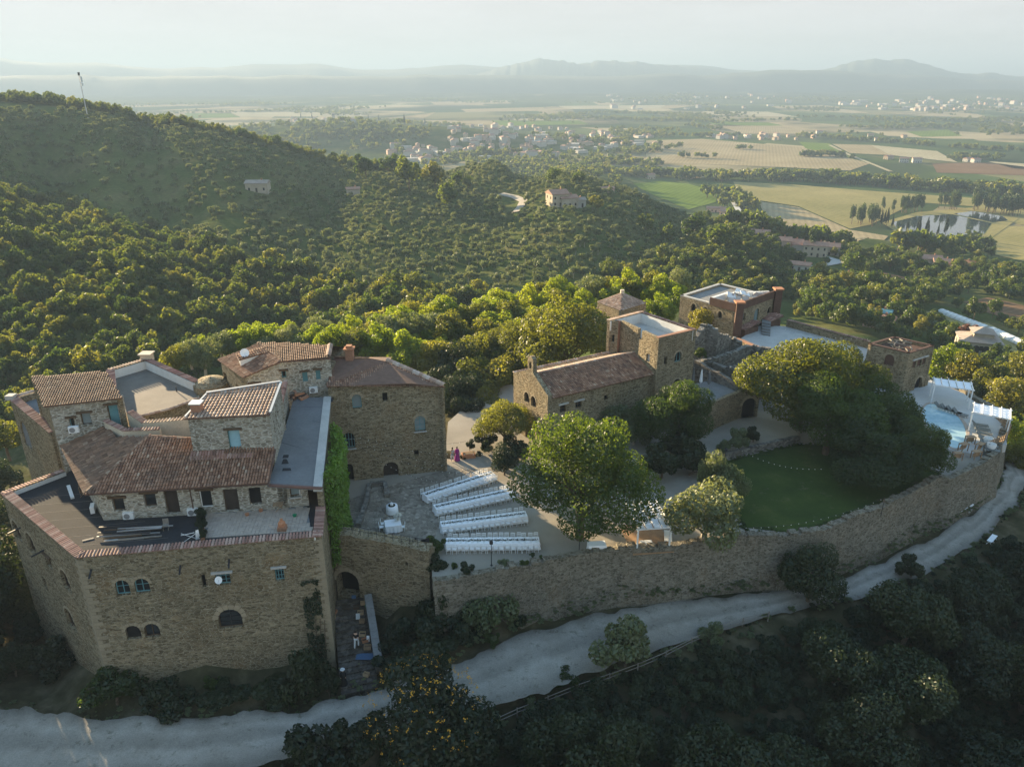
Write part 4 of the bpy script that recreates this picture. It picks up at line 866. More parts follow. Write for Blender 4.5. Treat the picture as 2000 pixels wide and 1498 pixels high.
tile_roof(rh, [Vector((HK.x - .3, HK.y, 12.45)), Vector((HL.x - .2, HL.y - .3, 12.45)), MR + Vector((0, -.2, .02)), T0], (0, 1), 'tile', seed=22)
MB().poly([Vector((HK.x, HK.y, 12.4)), T0, Vector((-27, 80, 12))]).poly([T0, T1, Vector((-20, 80, 12)), Vector((-27, 80, 12))]).poly([T1, Vector((-19, 75, T0.z - .05)), Vector((-18.5, 80, 12)), Vector((-20, 80, 12))]).build('rear_roof', 'tile_pan', rh)
MB().prism([HK + Vector((.9, .3, 0)), HL + Vector((.3, .9, 0)), HR + Vector((-.3, .9, 0)), Vector((-18.5, 80, 0)), Vector((-27, 80, 0))], 2, 12).build('rear_wall', 'stone', rh)
ridge_tiles(rh, Vector((-19.0, 75.0, T0.z)), wh.at(wh.L - .2, 13.7), 'tile_pink', .3, 'verge_tiles'); ridge_tiles(rh, T0, MR, 'tile_old', .14)
c_ = Vector((-26.0, 72.8, 13.1)); MB().add([c_ + Vector(q) for q in ((-1.5, -.9, -.3), (1.3, 1.0, .1), (.8, 1.7, .5), (-2.0, -.2, .3), (-1.5, -.9, .35), (1.3, 1.0, .75), (.8, 1.7, .9), (-2.0, -.2, .6))], [(0, 1, 5, 4), (1, 2, 6, 5), (2, 3, 7, 6), (3, 0, 4, 7), (4, 5, 6, 7)]).build('roof_light', 'plaster', rh)
tile_roof(rh, [c_ + Vector((-1.6, -1.0, .4)), c_ + Vector((1.4, .9, .8)), c_ + Vector((.8, 1.8, 1.0)), c_ + Vector((-2.1, -.1, .65))], (0, 1), 'tile', 'roof_light_roof', seed=3)
cu_, cv_ = 0, 0
# low round drum between rear terrace and rear house
dr = MB(); dr.lathe([(1.9, 0), (1.8, 5.2), (1.3, 5.6), (.0, 5.9)], (-31.6, 73.8, 5.0), 14, cap=False); tag(dr.build('stone_drum', 'stone'), 'short round stone drum with domed cap beside the rear house', 'tower')

# ------------------------------------------------------------------ the keep
kp = empty('keep', (-13, 72, -1), label='tall plain stone keep with shallow brown roof facing the courtyard tables', cat='building')
K1 = Vector((-18.6, 70.75, 0)); K2 = Vector((-7.1, 73.5, 0)); wk = Wall(K1, K2)
ops = [wk.op('arch', 688, 770, 706, 798, ring=1, pane='pane_pale', frame='shutter_teal', ringw=.3), wk.op('rect', 747, 767, 757, 784, void=1), wk.op('arch', 670, 845, 693, 876, bars=(3, 1), frame='shutter_teal', sill=1),
       wk.op('arch', 810, 812, 831, 842, ring=1, bars=(1, 2), pane='pane_pale', frame='shutter_teal', sill=1, ringw=.25), wk.op('rect', 809, 879, 818, 890, void=1), wk.op('arch', 674, 906, 691, 950, void=1), wk.op('arch', 749, 902, 779, 946, door=1, pane='door_dark', ring=1, ringw=.3)]
u8, z8 = wk.uv(800, 747)
build_wall(kp, wk, -2.5, 11.1, 9.85, 'stone', ops, top_pts=[(u8, z8 - .05)], depth=.4)
KB = Vector((-13.6, 77.2, 0)); build_wall(kp, Wall(K2, KB), -1, 9.85, 11.3, 'stone'); MB().prism([K1 + Vector((.3, .9, 0)), K2 + Vector((-.9, .5, 0)), KB + Vector((-.5, .2, 0)), Vector((-14.5, 83, 0)), Vector((-19.5, 83, 0))], -2, 9.6).build('wall', 'stone', kp)
r1, r2 = Vector((-19, 76.2, 12.1)), Vector((-15.3, 76.2, 12.1))
tile_roof(kp, [wk.at(-.1, 11.2, .3), wk.at(u8, z8 + .05, .3), wk.at(wk.L + .1, 9.98, .25), Vector((KB.x + .2, KB.y - .2, 11.4)), r2, r1], (0, 1), 'tile', seed=31, cw=.22)
MB().poly([r1, r2, Vector((-14, 83, 9.7)), Vector((-19.5, 83, 9.7))]).poly([r2, Vector((KB.x + .2, KB.y - .2, 11.35)), Vector((-14, 83, 9.7))]).build('rear_roof', 'tile_pan', kp)
ridge_tiles(kp, Vector((KB.x + .1, KB.y - .1, 11.45)), wk.at(wk.L, 10.05, .1), 'tile_pink', .34, 'verge_tiles'); ridge_tiles(kp, r1, r2, 'tile_old', .14)
MB().box(-17.7, -16.9, 75.6, 76.4, 11.6, 13.2).build('chimney', 'brick', kp); MB().box(-17.85, -16.75, 75.45, 76.55, 13.2, 13.32).box(-17.6, -17.0, 75.7, 76.3, 13.32, 13.6).build('chimney_cap', 'terracotta', kp)

# ------------------------------------------------------------------ gate wall, stair
gt = empty('gate_wall', (-12, 56, -5), label='stone gate wall with arched gateway at head of the market stair', cat='wall')
GA = Vector((-16.0, 57.2, 0)); GB = Vector((-7.25, 55.4, 0)); wg2 = Wall(GA, GB)
build_wall(gt, wg2, -8, 2.6, 1.9, 'stone', [wg2.op('arch', 658, 1116, 701, 1166, void=1, ring=1, ringw=.4), wg2.op('rect', 791, 1098, 797, 1104, void=1)], depth=1.2, thick=1.3, jag=.12)
build_wall(gt, Wall(GB, GB + Vector((.5, 2.6, 0))), -8, 1.9, .8, 'stone', thick=1.0)
st = empty('market_stair', (-14.5, 52, -6.5), label='wide shallow stone stair climbing from the road to the gateway', cat='stairs')
S0 = Z(712, 1350, -6.3); S1 = Z(684, 1168, -4.0); sdir = (V2(S1) - V2(S0)); nst = 16; sn = Vector((-sdir.y, sdir.x)).normalized()
for i in range(nst):
    f0 = i / nst; f1 = (i + 1) / nst; wL = 1.85 - .3 * f0; wR = 1.15
    p0 = V2(S0) + sdir * f0; p1 = V2(S0) + sdir * f1; z_ = -6.3 + (i + 1) * (2.3 / nst)
    MB().prism([p0 + sn * wL, p0 - sn * wR, p1 - sn * wR, p1 + sn * (wL - .02)], -8, z_).build('step', 'stair_stone', st)
sw = empty('stair_wall', (-12.5, 52, -6.5), label='low sloping stone wall along right side of the market stair', cat='wall')
p0 = V2(S0) - sn * 1.2 + sdir * .18; p1 = V2(S1) - sn * 1.25 - sdir * .12; MB().prism([p0, p0 - sn * .55, p1 - sn * .55, p1], -8, 0, [-5.3, -5.3, -3.1, -3.1]).build('wall', 'stone_ruin', sw)
n_ = 9
for i in range(n_):
    f = i / n_; a = p0.lerp(p1, f); b_ = p0.lerp(p1, f + .95 / n_); z0_ = -5.3 + 2.2 * f; z1_ = -5.3 + 2.2 * (f + .95 / n_)
    MB().prism([a + sn * .05, a - sn * .6, b_ - sn * .6, b_ + sn * .05], -6, 0, [z0_ + .08, z0_ + .08, z1_ + .08, z1_ + .08]).build('capping_stone', 'concrete_dark', sw)

# ------------------------------------------------------------------ perimeter wall
PWP = [(846, 1137), (920, 1124), (990, 1111), (1060, 1098), (1130, 1082), (1203, 1072), (1325, 1066), (1390, 1053), (1460, 1047), (1540, 1046), (1609, 1037), (1681, 1005), (1725, 992), (1780, 963), (1835, 934), (1857, 936), (1901, 915), (1953, 886)]
PZ = [.5, .5, .6, .6, .6, .6, .6, .6, .6, .6, .6, .6, .7, .7, .7, .6, .6, .6]
PW = [Z(a, b_, z) for (a, b_), z in zip(PWP, PZ)]
PW.append(Vector((62.5, 86.5, .6))); PW.append(Vector((62, 96, .6)))
pw = empty('perimeter_wall', (10, 56, -5), label='long curving stone perimeter wall above the gravel road', cat='wall')
PN = []
for i in range(len(PW)):
    d = (PW[min(i + 1, len(PW) - 1)] - PW[max(i - 1, 0)]); PN.append(Vector((d.y, -d.x, 0)).normalized())
def pw_seg(A, B, k):
    n = max(2, int((B - A).length / .9)); d = (B - A); mb = MB(); rows = (0, .2, .45, .7, 1); vs = []
    for i in range(n + 1):
        p = A + d * (i / n); nn = PN[k].lerp(PN[k + 1], i / n); top = p.z + (fbm(np.array([(p.x) * .6]), np.array([p.y * .6]), 3, 4)[0] - .45) * .55
        for f in rows:
            z = -6.6 + (top + 6.6) * f; bat = 1.0 * (1 - f) ** 1.3 + (fbm(np.array([p.x * .55 + z * .31]), np.array([p.y * .55 + z * .8]), 3, 8)[0] - .45) * .5 * (1 if 0 < f < 1 else 0)
            vs.append(p + nn * bat + Vector((0, 0, z - p.z)))
        for t_, dz in ((.7, -.03), (.72, -1.4)): vs.append(p - nn * t_ + Vector((0, 0, top - p.z + dz)))
    m_ = len(rows) + 2
    mb.add(vs, [(i * m_ + k_, (i + 1) * m_ + k_, (i + 1) * m_ + k_ + 1, i * m_ + k_ + 1) for i in range(n) for k_ in range(m_ - 1)])
    mb.build('wall_stretch', 'stone_retaining', pw)
for i in range(len(PW) - 1): pw_seg(PW[i], PW[i + 1], i)
cm = [MB().box(-.42, .42, -.38, .38, 0, .14 + .05 * k).mesh('capping_stone', 'stone_retaining') for k in range(3)]
for i in range(len(PW) - 2):
    A, B = PW[i], PW[i + 1]; n = int((B - A).length / .95); d = B - A; nn = Vector((d.y, -d.x, 0)).normalized()
    for j in range(n):
        p = A + d * ((j + .5) / n) - nn * .34; top = p.z + (fbm(np.array([(p.x) * .6]), np.array([p.y * .6]), 3, 4)[0] - .45) * .55
        if R.random() < .8:
            o = link('capping_stone', cm[R.randrange(3)], pw, True, (p.x, p.y, top - .06)); o.rotation_euler = (R.uniform(-.06, .06), R.uniform(-.06, .06), math.atan2(d.y, d.x) + R.uniform(-.15, .15)); o.scale = (R.uniform(.7, 1.15), R.uniform(.7, 1.1), R.uniform(.6, 1.4))
for px, py in ((1887, 946), (1897, 940), (1912, 925), (1875, 952)):
    pass
# ------------------------------------------------------------------ level ground inside the walls
PLAT = [V2(p) for p in PW] + [Vector(p) for p in ((58, 103), (44, 112), (25, 112), (8, 104), (-4, 96), (-8, 86), (-7.5, 74.2), (-18, 71.8), (-15.8, 58.8), (-7.2, 56.9))]
def sheet(name, pts, z0, z1, mat): o = MB().prism([V2(p) for p in pts], z0, z1).build(name, mat); o['kind'] = 'structure'; return o
ins = []
for i, p in enumerate(PLAT):
    if i < len(PW):
        a = PLAT[max(i - 1, 0)]; b_ = PLAT[i + 1]; d = (b_ - a).normalized(); p = p + Vector((-d.y, d.x)) * .35
    ins.append(p)
sheet('courtyard', ins, -1.2, 0.0, 'gravel')
sheet('stone_paving', [Z(*q) for q in ((655, 985, 0), (752, 950, 0), (880, 915, 0), (960, 920, 0), (935, 955, 0), (870, 1000, 0), (845, 1060, 0), (835, 1075, 0), (660, 1030, 0))], -.02, .006, 'cobble')
LAWN = [(1452, 1030), (1420, 960), (1400, 905), (1480, 885), (1560, 868), (1660, 870), (1760, 900), (1840, 925), (1775, 960), (1720, 985), (1675, 1000), (1600, 1030), (1540, 1040)]
sheet('lawn', [Z(a, b_, 0) for a, b_ in LAWN], -.02, .02, 'lawn')
sheet('raised_patio', [Z(a, b_, .6) for a, b_ in ((1375, 893), (1430, 880), (1500, 862), (1560, 850), (1560, 800), (1440, 800), (1350, 830))], -.5, .6, 'gravel')
DECK = [Vector(p) for p in ((44, 80.5), (52, 76.5), (57.4, 78.8), (60.2, 84.5), (60.8, 94), (58, 101), (50, 98), (45, 92))]
sheet('pool_deck', DECK, -.5, .5, 'pool_deck')
# ------------------------------------------------------------------ chapel
EZ = 6.8
ch = empty('chapel', (5, 82, 0), label='long stone chapel with pinkish tile roof and small bell gable', cat='chapel')
G0 = Z(1003, 735, EZ); G1 = Z(1070, 778, EZ); G2 = Z(1281, 728, EZ); ax_ = (G2 - G1); G3 = G0 + ax_
wgb = Wall(G0, G1); apex = wgb.L * .5; zr = 8.3
ops = [wgb.op('arch', 1024, 766, 1034, 786, ring=1, ringw=.18, bars=(1, 0)), wgb.op('arch', 1037, 774, 1047, 795, ring=1, ringw=.18, bars=(1, 0)), wgb.op('arch', 1026, 832, 1047, 872, void=1, ring=1, ringw=.35)]
build_wall(ch, wgb, -1, EZ + .45, EZ + .3, 'stone', ops, top_pts=[(apex - .55, zr + .45), (apex - .5, zr + .5), (apex + .5, zr + .5), (apex + .55, zr + .45)], thick=.6)
wlg = Wall(G1, G2)
ops = [wlg.op('rect', 1094, 790, 1106, 806, lintel='concrete', bars=(1, 1)), wlg.op('rect', 1124, 783, 1137, 797, lintel='concrete', bars=(1, 1)), wlg.op('rect', 1180, 772, 1188, 782, void=1)]
build_wall(ch, wlg, -1, EZ, EZ, 'stone', ops); build_wall(ch, Wall(G3, G0), -1, EZ + .35, EZ + .35, 'stone')
Ga = wgb.at(apex, zr); Gb = Ga + ax_ * 1.0
ovr = Vector((ax_.y, -ax_.x, 0)).normalized() * .3
tile_roof(ch, [G1 + ovr + Vector((0, 0, .02)) + ax_.normalized() * .5, G2 + ovr + Vector((0, 0, .02)), Gb, Ga + ax_.normalized() * .5], (0, 1), 'tile', seed=41, cw=.26)
tile_roof(ch, [G3 + Vector((0, 0, .1)), G0 + Vector((0, 0, .1)) + ax_.normalized() * .5, Ga + ax_.normalized() * .5, Gb], (0, 1), 'tile_pink', seed=42, cw=.26)
ridge_tiles(ch, Ga, Gb, 'tile_pink', .15); ridge_tiles(ch, Vector((G0.x, G0.y, EZ + .4)), Vector((G3.x, G3.y, EZ + .4)), 'tile_pink', .25, 'wall_coping')
# bell gable
c0 = wgb.at(apex, 0); wbc = Wall(wgb.at(apex - .62, 0), wgb.at(apex + .62, 0))
build_wall(ch, wbc, zr + .4, zr + 2.0, zr + 2.0, 'stone', [dict(kind='arch', u=.62, w=.5, v0=zr + .75, v1=zr + 1.6, void=1)], top_pts=[(.4, zr + 2.25), (.84, zr + 2.25)], thick=.5, name='bell_gable')
# ------------------------------------------------------------------ chapel tower
TZ = 11.5
ct = empty('chapel_tower', (16, 86, 0), label='square stone tower with white-lined roof terrace behind the chapel', cat='tower')
t1, t2, t3, t4, t5 = Z(1186, 625, TZ), Z(1208, 629, TZ), Z(1287, 661, TZ), Z(1360, 644, TZ), Z(1252, 608, TZ)
tA = Wall(t1, t2); build_wall(ct, tA, -1, TZ, TZ, 'stone', [tA.op('rect', 1194, 654, 1200, 668, void=1)])
t2b = t2 + Vector((.35, .5, 0)); tB = Wall(t2b, t3); um_ = tB.uv(1250, 645)[0]
build_wall(ct, tB, -1, TZ, TZ, 'stone', [tB.op('rect', 1262, 691, 1269, 707, bars=(0, 0))], top_pts=[(um_ - .4, TZ - .02), (um_ - .38, TZ - 1.2), (um_ + .4, TZ - 1.2), (um_ + .42, TZ - .02)])
build_wall(ct, Wall(t2, t2b), -1, TZ, TZ, 'brick')
tC = Wall(t3, t4); build_wall(ct, tC, -1, TZ, TZ, 'stone', [tC.op('arch', 1318, 687, 1331, 707, ring=1, bars=(1, 0), ringw=.2, frame='shutter_teal'), tC.op('rect', 1297, 697, 1303, 712, void=1), tC.op('arch', 1315, 740, 1328, 752, ring=1, ringw=.2, void=1)])
build_wall(ct, Wall(t4, t5), -1, TZ, TZ, 'stone', thick=.5); build_wall(ct, Wall(t5, t1), -1, TZ, TZ, 'stone', thick=.5)
MB().prism([V2(t1) + Vector((.4, 0)), V2(t2b) + Vector((.1, .3)), V2(t3) + Vector((0, .5)), V2(t4) + Vector((-.5, .1)), V2(t5) + Vector((0, -.5))], 4, TZ - 1.3).build('roof_terrace', 'concrete', ct)
for p, q in ((t4, t5), (t5, t1)):
    kk = inset(p, q, .52); parapet(ct, V2(p) + V2(kk), V2(q) + V2(kk), TZ - 1.3, TZ - .05, .08, 'plaster', 'inner_render'); kk = inset(p, q, .25); coping(ct, Vector((p.x, p.y, TZ + .02)) + kk, Vector((q.x, q.y, TZ + .02)) + kk, .75, 'tile_red' if p is t4 else 'tile_pink', .27)
for p, q in ((t3, t4), (t2b, t3)):
    kk = inset(p, q, .25); MB().bar(Vector((p.x, p.y, TZ + .04)) + kk, Vector((q.x, q.y, TZ + .04)) + kk, .5, .1).build('brick_coping', 'brick', ct) if p is t3 else None
dish((t4.x - 1.6, t4.y + .3, TZ - 1.3), .6, .55, 'round white dish on roof terrace of chapel tower')
# ------------------------------------------------------------------ small house behind chapel
sh_ = empty('ridge_house', (14, 108, -3), label='small stone house with pyramid tile roof among ridge trees', cat='house')
q1, q2, q3 = Z(1167, 590, 4.5), Z(1213, 607, 4.5), Z(1262, 592, 4.5); q4 = q1 + (q3 - q2)
pk = (q1 + q3) / 2 + Vector((0, 0, 1.7))
for a, b_ in ((q1, q2), (q2, q3), (q3, q4), (q4, q1)):
    w_ = Wall(a, b_); build_wall(sh_, w_, -6, 4.45, 4.45, 'stone', [dict(kind='rect', u=w_.L * .55, w=.8, v0=.6, v1=1.9)] if a is q1 else [])
    tile_roof(sh_, [a, b_, pk], (0, 1), 'tile_pink', seed=int(a.x), cw=.3)
MB().box(pk.x - .3, pk.x + .3, pk.y - .3, pk.y + .3, pk.z - .3, pk.z + .5).build('chimney', 'plaster_warm', sh_)
lt = empty('lean_to', (12, 104, -3), label='white-walled lean-to with red tile roof below the ridge house', cat='shed')
l1, l2 = Z(1157, 612, 1.8), Z(1176, 622, 1.8); dd = Vector((1.6, 1.9, 0))
MB().prism([l1, l2, l2 + dd, l1 + dd], -4, 1.75).build('wall', 'plaster', lt); tile_roof(lt, [l1 + Vector((-.2, -.3, .0)), l2 + Vector((.2, -.3, 0)), l2 + dd + Vector((0, 0, .9)), l1 + dd + Vector((0, 0, .9))], (0, 1), 'tile_red', seed=2)
# ------------------------------------------------------------------ terrace in front of the ruins
tr = empty('gravel_terrace', (24, 82, 0), label='grey flat terrace on a stone undercroft between chapel tower and ruins', cat='building')
TT = 4.0
a0, a1, a2, a3 = Z(1350, 808, TT), Z(1448, 768, TT), Z(1392, 742, TT), Z(1356, 735, TT); a3 = Vector((t4.x - .5, t4.y + .6, TT))
MB().prism([a0 + Vector((.2, .5, 0)), a1 + Vector((-.3, .4, 0)), a2, a3], -1, TT - .05).build('terrace_floor', 'concrete_dark', tr)
w_ = Wall(a0, a1); build_wall(tr, w_, -1, TT + .35, TT + .3, 'stone', jag=.06)
a1b = Z(1485, 764, TT); w_ = Wall(a1, a1b); build_wall(tr, w_, -1, TT + .1, TT - .1, 'stone', [w_.op('arch', 1440, 788, 1470, 826, void=1, ring=1)] if False else [dict(kind='arch', u=w_.L * .5, w=1.9, v0=.6, v1=3.2, void=1, ring=1)], jag=.08)
bs = empty('boundary_wall', (27, 86, 4), label='bare stone wall closing the back of the grey terrace', cat='wall')
w_ = Wall(Z(1357, 700, 6.2), a1 + Vector((.2, .4, 0))); build_wall(bs, w_, 0, 6.0, 4.6, 'stone_ruin', jag=.15)
tp = empty('terrace_awning', (a3.x + 1.2, a3.y - .2, TT), label='dark folded parasols leaning on the terrace back wall', cat='parasol')
for i in range(3):
    p = Vector((a3.x + .8 + i * .9, a3.y - .1 - i * .45, TT)); MB().tube(p, p + Vector((0, 0, 2.4)), .03, n=5).build('pole', 'metal', tp); MB().lathe([(.05, .5), (.22, .7), (.12, 1.9), (.04, 2.3)], p, 7).build('folded_canopy', 'membrane' if i != 1 else 'cloth', tp)
# ------------------------------------------------------------------ ruins
def ruin(name, pts, label, z0=0, mat='stone_ruin', arch=None):
    e = empty(name, (pts[0].x, pts[0].y, z0), label=label, cat='ruined wall', group='ruined walls beside the palace')
    for i in range(len(pts) - 1):
        w_ = Wall(pts[i], pts[i + 1]); build_wall(e, w_, z0 - 1, pts[i].z, pts[i + 1].z, mat, [dict(kind='arch', u=w_.L * .5, w=min(1.5, w_.L * .5), v0=z0 + 1.2, v1=min(pts[i].z, pts[i + 1].z) - .5, void=1, ring=1)] if arch == i else [], thick=.75, jag=.3)
        cm_ = MB(); n = int(w_.L / .6)
        for k in range(n): cm_.obox(w_.at((k + .5) * w_.L / n, pts[i].z + (pts[i + 1].z - pts[i].z) * (k + .5) / n + R.uniform(-.1, .1), -.37), (*w_.d, R.uniform(-.2, .2)), R.uniform(.2, .34), R.uniform(.25, .4), R.uniform(.12, .3))
        c_ = cm_.build('broken_top_stones', mat, e); c_['kind'] = 'stuff'
    return e
ruin('ruined_wall', [Z(1362, 662, 7.5), Z(1382, 634, 9), Z(1402, 650, 8), Z(1414, 668, 6)], 'tall jagged stub of rough wall right beside the chapel tower', 1)
ruin('ruined_wall', [Z(1402, 655, 7.5), Z(1430, 660, 6.2), Z(1450, 672, 5.4)], 'crumbling grey wall below the bushy tree and palace', 1)
ruin('ruined_wall', [Z(1374, 708, 5.4), Z(1404, 702, 5.5), Z(1470, 676, 5.6)], 'ruined wall with small round arch near the chapel tower', 1, arch=0)
ruin('ruined_wall', [Z(1360, 706, 5.2), Z(1400, 716, 5.0), Z(1450, 728, 4.8), Z(1480, 722, 4.8)], 'long low ruined wall overlooking the grey terrace', 1)
ruin('ruined_wall', [Z(1468, 676, 5.6), Z(1512, 690, 5.2), Z(1512, 706, 4.6)], 'right-hand broken wall of the ruined room', 1)
ruin('ruined_wall', [Z(1426, 722, 5.0), Z(1460, 714, 5.2), Z(1500, 712, 4.9)], 'ruined wall with low arch behind the evergreen tree', 1, arch=0)
rm = MB().prism([V2(Z(1402, 688, 2)), V2(Z(1500, 730, 2)), V2(Z(1510, 690, 2)), V2(Z(1420, 660, 2))], 0, 2.2).build('ruin_floor', 'soil'); rm['kind'] = 'structure'
# ------------------------------------------------------------------ palace
PZt = 8.0
pl = empty('palace', (34, 110, 0), label='flat-roofed stone palace with rusty metal parapet and rooftop machines', cat='building')
p1, p2, p3 = Z(1329, 578, PZt), Z(1437, 607, PZt), Z(1512, 580, PZt); p4_ = p1 + (p3 - p2)
wp = Wall(p1, p2); build_wall(pl, wp, -4, PZt, PZt, 'stone', [wp.op('arch', 1350, 593, 1359, 608, ring=1, ringw=.2), wp.op('arch', 1374, 600, 1382, 612, ring=1, ringw=.2, void=1), wp.op('arch', 1402, 608, 1410, 622, ring=1, ringw=.2)])
wq = Wall(p2, p3); build_wall(pl, wq, -4, PZt, PZt, 'stone', [wq.op('arch', 1450, 611, 1456, 626, ring=1, ringw=.18, pane='pane_pale'), wq.op('arch', 1473, 603, 1482, 626, ring=1, ringw=.22, pane='pane_pale', frame='shutter_teal', bars=(1, 0)), wq.op('arch', 1499, 599, 1506, 613, ring=1, ringw=.18)])
build_wall(pl, Wall(p3, p4_), -4, PZt, PZt, 'stone'); build_wall(pl, Wall(p4_, p1), -4, PZt, PZt, 'stone')
MB().prism([V2(p1) + Vector((.5, 0)), V2(p2) + Vector((0, .6)), V2(p3) + Vector((-.5, 0)), V2(p4_) + Vector((0, -.5))], 0, PZt - .25).build('flat_roof', 'concrete_dark', pl)
for a, b_ in ((p1, p2), (p3, p4_), (p4_, p1)): MB().bar(a + inset(a, b_, .25) + Vector((0, 0, .06)), b_ + inset(a, b_, .25) + Vector((0, 0, .06)), .5, .16).build('coping', 'concrete', pl)
m1 = p1.lerp(p2, .55); k = .35; up1 = Vector((0, 0, 1))
for a, b_ in ((m1, p2), (p2, p3)): MB().bar(a + up1 * .45, b_ + up1 * .45, .25, 1.15).build('metal_parapet', 'corten', pl)
i1 = m1 + (p3 - p2) * .05; MB().bar(m1 + up1 * .4, m1 + (p4_ - p1) * .45 + up1 * .4, .5, 1.0).build('parapet', 'plaster', pl); MB().bar(m1 + (p4_ - p1) * .45 + up1 * .4, p3 + (p4_ - p3) * .1 + up1 * .3, .4, .8).build('parapet', 'plaster', pl)
for c_, nm in ((p2 + Vector((.5, .15, 0)), 'chimney'), (p3 + Vector((.55, .1, 0)), 'chimney')):
    MB().box(c_.x - .55, c_.x + .55, c_.y - .55, c_.y + .55, 4.2, PZt + 1.2).build('chimney', 'corten', pl); MB().box(c_.x - .7, c_.x + .7, c_.y - .7, c_.y + .7, PZt + 1.2, PZt + 1.4).build('chimney_cap', 'terracotta', pl)
rc = (m1 + p3) / 2
for i, (dx, dy, s_, tl) in enumerate(((-1.7, .3, 1.0, .7), (-.6, .9, .8, -.5), (.7, 1.3, .9, .3), (2.4, .8, 1.1, -.8), (.2, 2.4, 1.0, .5))):
    e = empty('rooftop_unit', (rc.x + dx, rc.y + dy, PZt - .25), R.uniform(-.5, .5), ['white ventilation unit at the left on the palace roof', 'small white unit beside tilted panel on palace roof', 'white cowled unit in the middle of the palace roof', 'white unit with steep panel at right of palace roof', 'rear white ventilation unit on palace roof'][i], 'ventilation unit', 'ventilation units on the palace roof')
    MB().box(-.5, .5, -.4, .4, 0, .7).build('casing', 'ac_white', e, world=False); o = MB().box(-.75, .75, -.5, .5, -.03, .03).build('panel', 'ac_white', e, world=False); o.location = (0, 0, .95); o.rotation_euler = (tl, .3, 0)
    MB().tube((.25, .1, .7), (.25, .1, 1.3), .16, .1, 8).build('cowl', 'metal', e, world=False)
# tiled canopies and stair in front of the palace
for i, (a, b_, c_, d_) in enumerate((((1433, 640), (1455, 645), (1488, 628), (1462, 622)), ((1483, 621), (1506, 628), (1531, 617), (1506, 609)))):
    e = empty('tiled_canopy', Z(*a, 4.6), label=['left tiled canopy at foot of the palace front', 'right tiled canopy at foot of the palace front'][i], cat='canopy', group='tiled canopies of the palace')
    q_ = [Z(*a, 5.0), Z(*b_, 5.0), Z(*c_, 5.5), Z(*d_, 5.5)]; tile_roof(e, q_, (0, 1), 'tile_red', seed=i + 60, cw=.3); MB().prism([V2(p) for p in (q_[0].lerp(q_[2], .1), q_[1].lerp(q_[3], .1), q_[2].lerp(q_[0], .1), q_[3].lerp(q_[1], .1))], 2, 4.85).build('base', 'corten', e)
# long upper terrace and its walls
ut = empty('upper_terrace', (42, 100, 0), label='long pale terrace with tile-topped back parapet between palace and right tower', cat='building')
UZ = 4.0
b1, b2, b3, b4 = Z(1437, 668, UZ), Z(1510, 700, UZ), Z(1680, 722, UZ), Z(1697, 690, UZ); b5 = Z(1540, 626, UZ + .9); b5.z = UZ; b6 = Z(1700, 668, UZ + .9); b6.z = UZ
MB().prism([b1, b2, b3, b4, b6, b5, Z(1480, 636, UZ)], -4, UZ - .02).build('undercroft', 'stone', ut)
MB().prism([p.lerp(Vector((40, 100, UZ)), .01) for p in (b1, b2, b3, b4, b6, b5, Z(1480, 636, UZ))], UZ - .02, UZ + .01).build('terrace_floor', 'concrete', ut)
w_ = Wall(b1, b2); build_wall(ut, w_, -2, UZ + .5, UZ + .5, 'stone', thick=.5); MB().bar(w_.at(0, UZ + .55, -.2), w_.at(w_.L, UZ + .55, -.2), .6, .14).build('brick_coping', 'brick', ut)
w_ = Wall(b2, Z(1570, 708, UZ)); build_wall(ut, w_, -2, UZ + .5, UZ + .4, 'brick', [dict(kind='rect', u=1.2, w=.9, v0=1.4, v1=3.6, door=1, pane='pane_pale')], thick=.5)
build_wall(ut, Wall(b6, b5), -4, UZ + 1.0, UZ + 1.0, 'stone', thick=.5); kk = inset(b6, b5, .3); coping(ut, Vector((b6.x, b6.y, UZ + 1.05)) + kk, Vector((b5.x, b5.y, UZ + 1.05)) + kk, .9, 'tile_red', .3)
for i in range(5): MB().prism([V2(p) for p in (Z(1487, 642 + i * 3, 4.0), Z(1504, 645 + i * 3, 4.0), Z(1504, 639 + i * 3, 4.0), Z(1487, 636 + i * 3, 4.0))], 3.9, 5.0 - i * .2).build('step', 'concrete_dark', ut)
# ------------------------------------------------------------------ right tower
RZ = 6.3
rtw = empty('pool_tower', (50, 90, 0), label='square stone tower with rusty flat roof beside the pool', cat='tower')
s1, s2, s3 = Z(1696, 672, RZ), Z(1776, 691, RZ), Z(1825, 676, RZ); s4 = s1 + (s3 - s2)
ws = Wall(s1, s2); build_wall(rtw, ws, -.5, RZ, RZ, 'stone', [ws.op('arch', 1727, 692, 1747, 714, ring=1, ringw=.25, pane='pane_pale', bars=(1, 0), frame='shutter_teal'), ws.op('arch', 1718, 739, 1738, 770, void=1, ring=1)])
ws2 = Wall(s2, s3); build_wall(rtw, ws2, -.5, RZ, RZ, 'stone', [ws2.op('rect', 1783, 704, 1789, 718, lintel='concrete'), ws2.op('rect', 1792, 701, 1799, 715, lintel='concrete'), ws2.op('rect', 1802, 698, 1808, 712, lintel='concrete'), ws2.op('arch', 1787, 738, 1799, 766, void=1, ring=1), ws2.op('arch', 1802, 738, 1812, 762, void=1, ring=1)])
build_wall(rtw, Wall(s3, s4), -3, RZ, RZ, 'stone'); build_wall(rtw, Wall(s4, s1), -3, RZ, RZ, 'stone')
MB().prism([V2(p.lerp((s1 + s3) / 2, .06)) for p in (s1, s2, s3, s4)], 3, RZ - .35).build('flat_roof', 'corten', rtw)
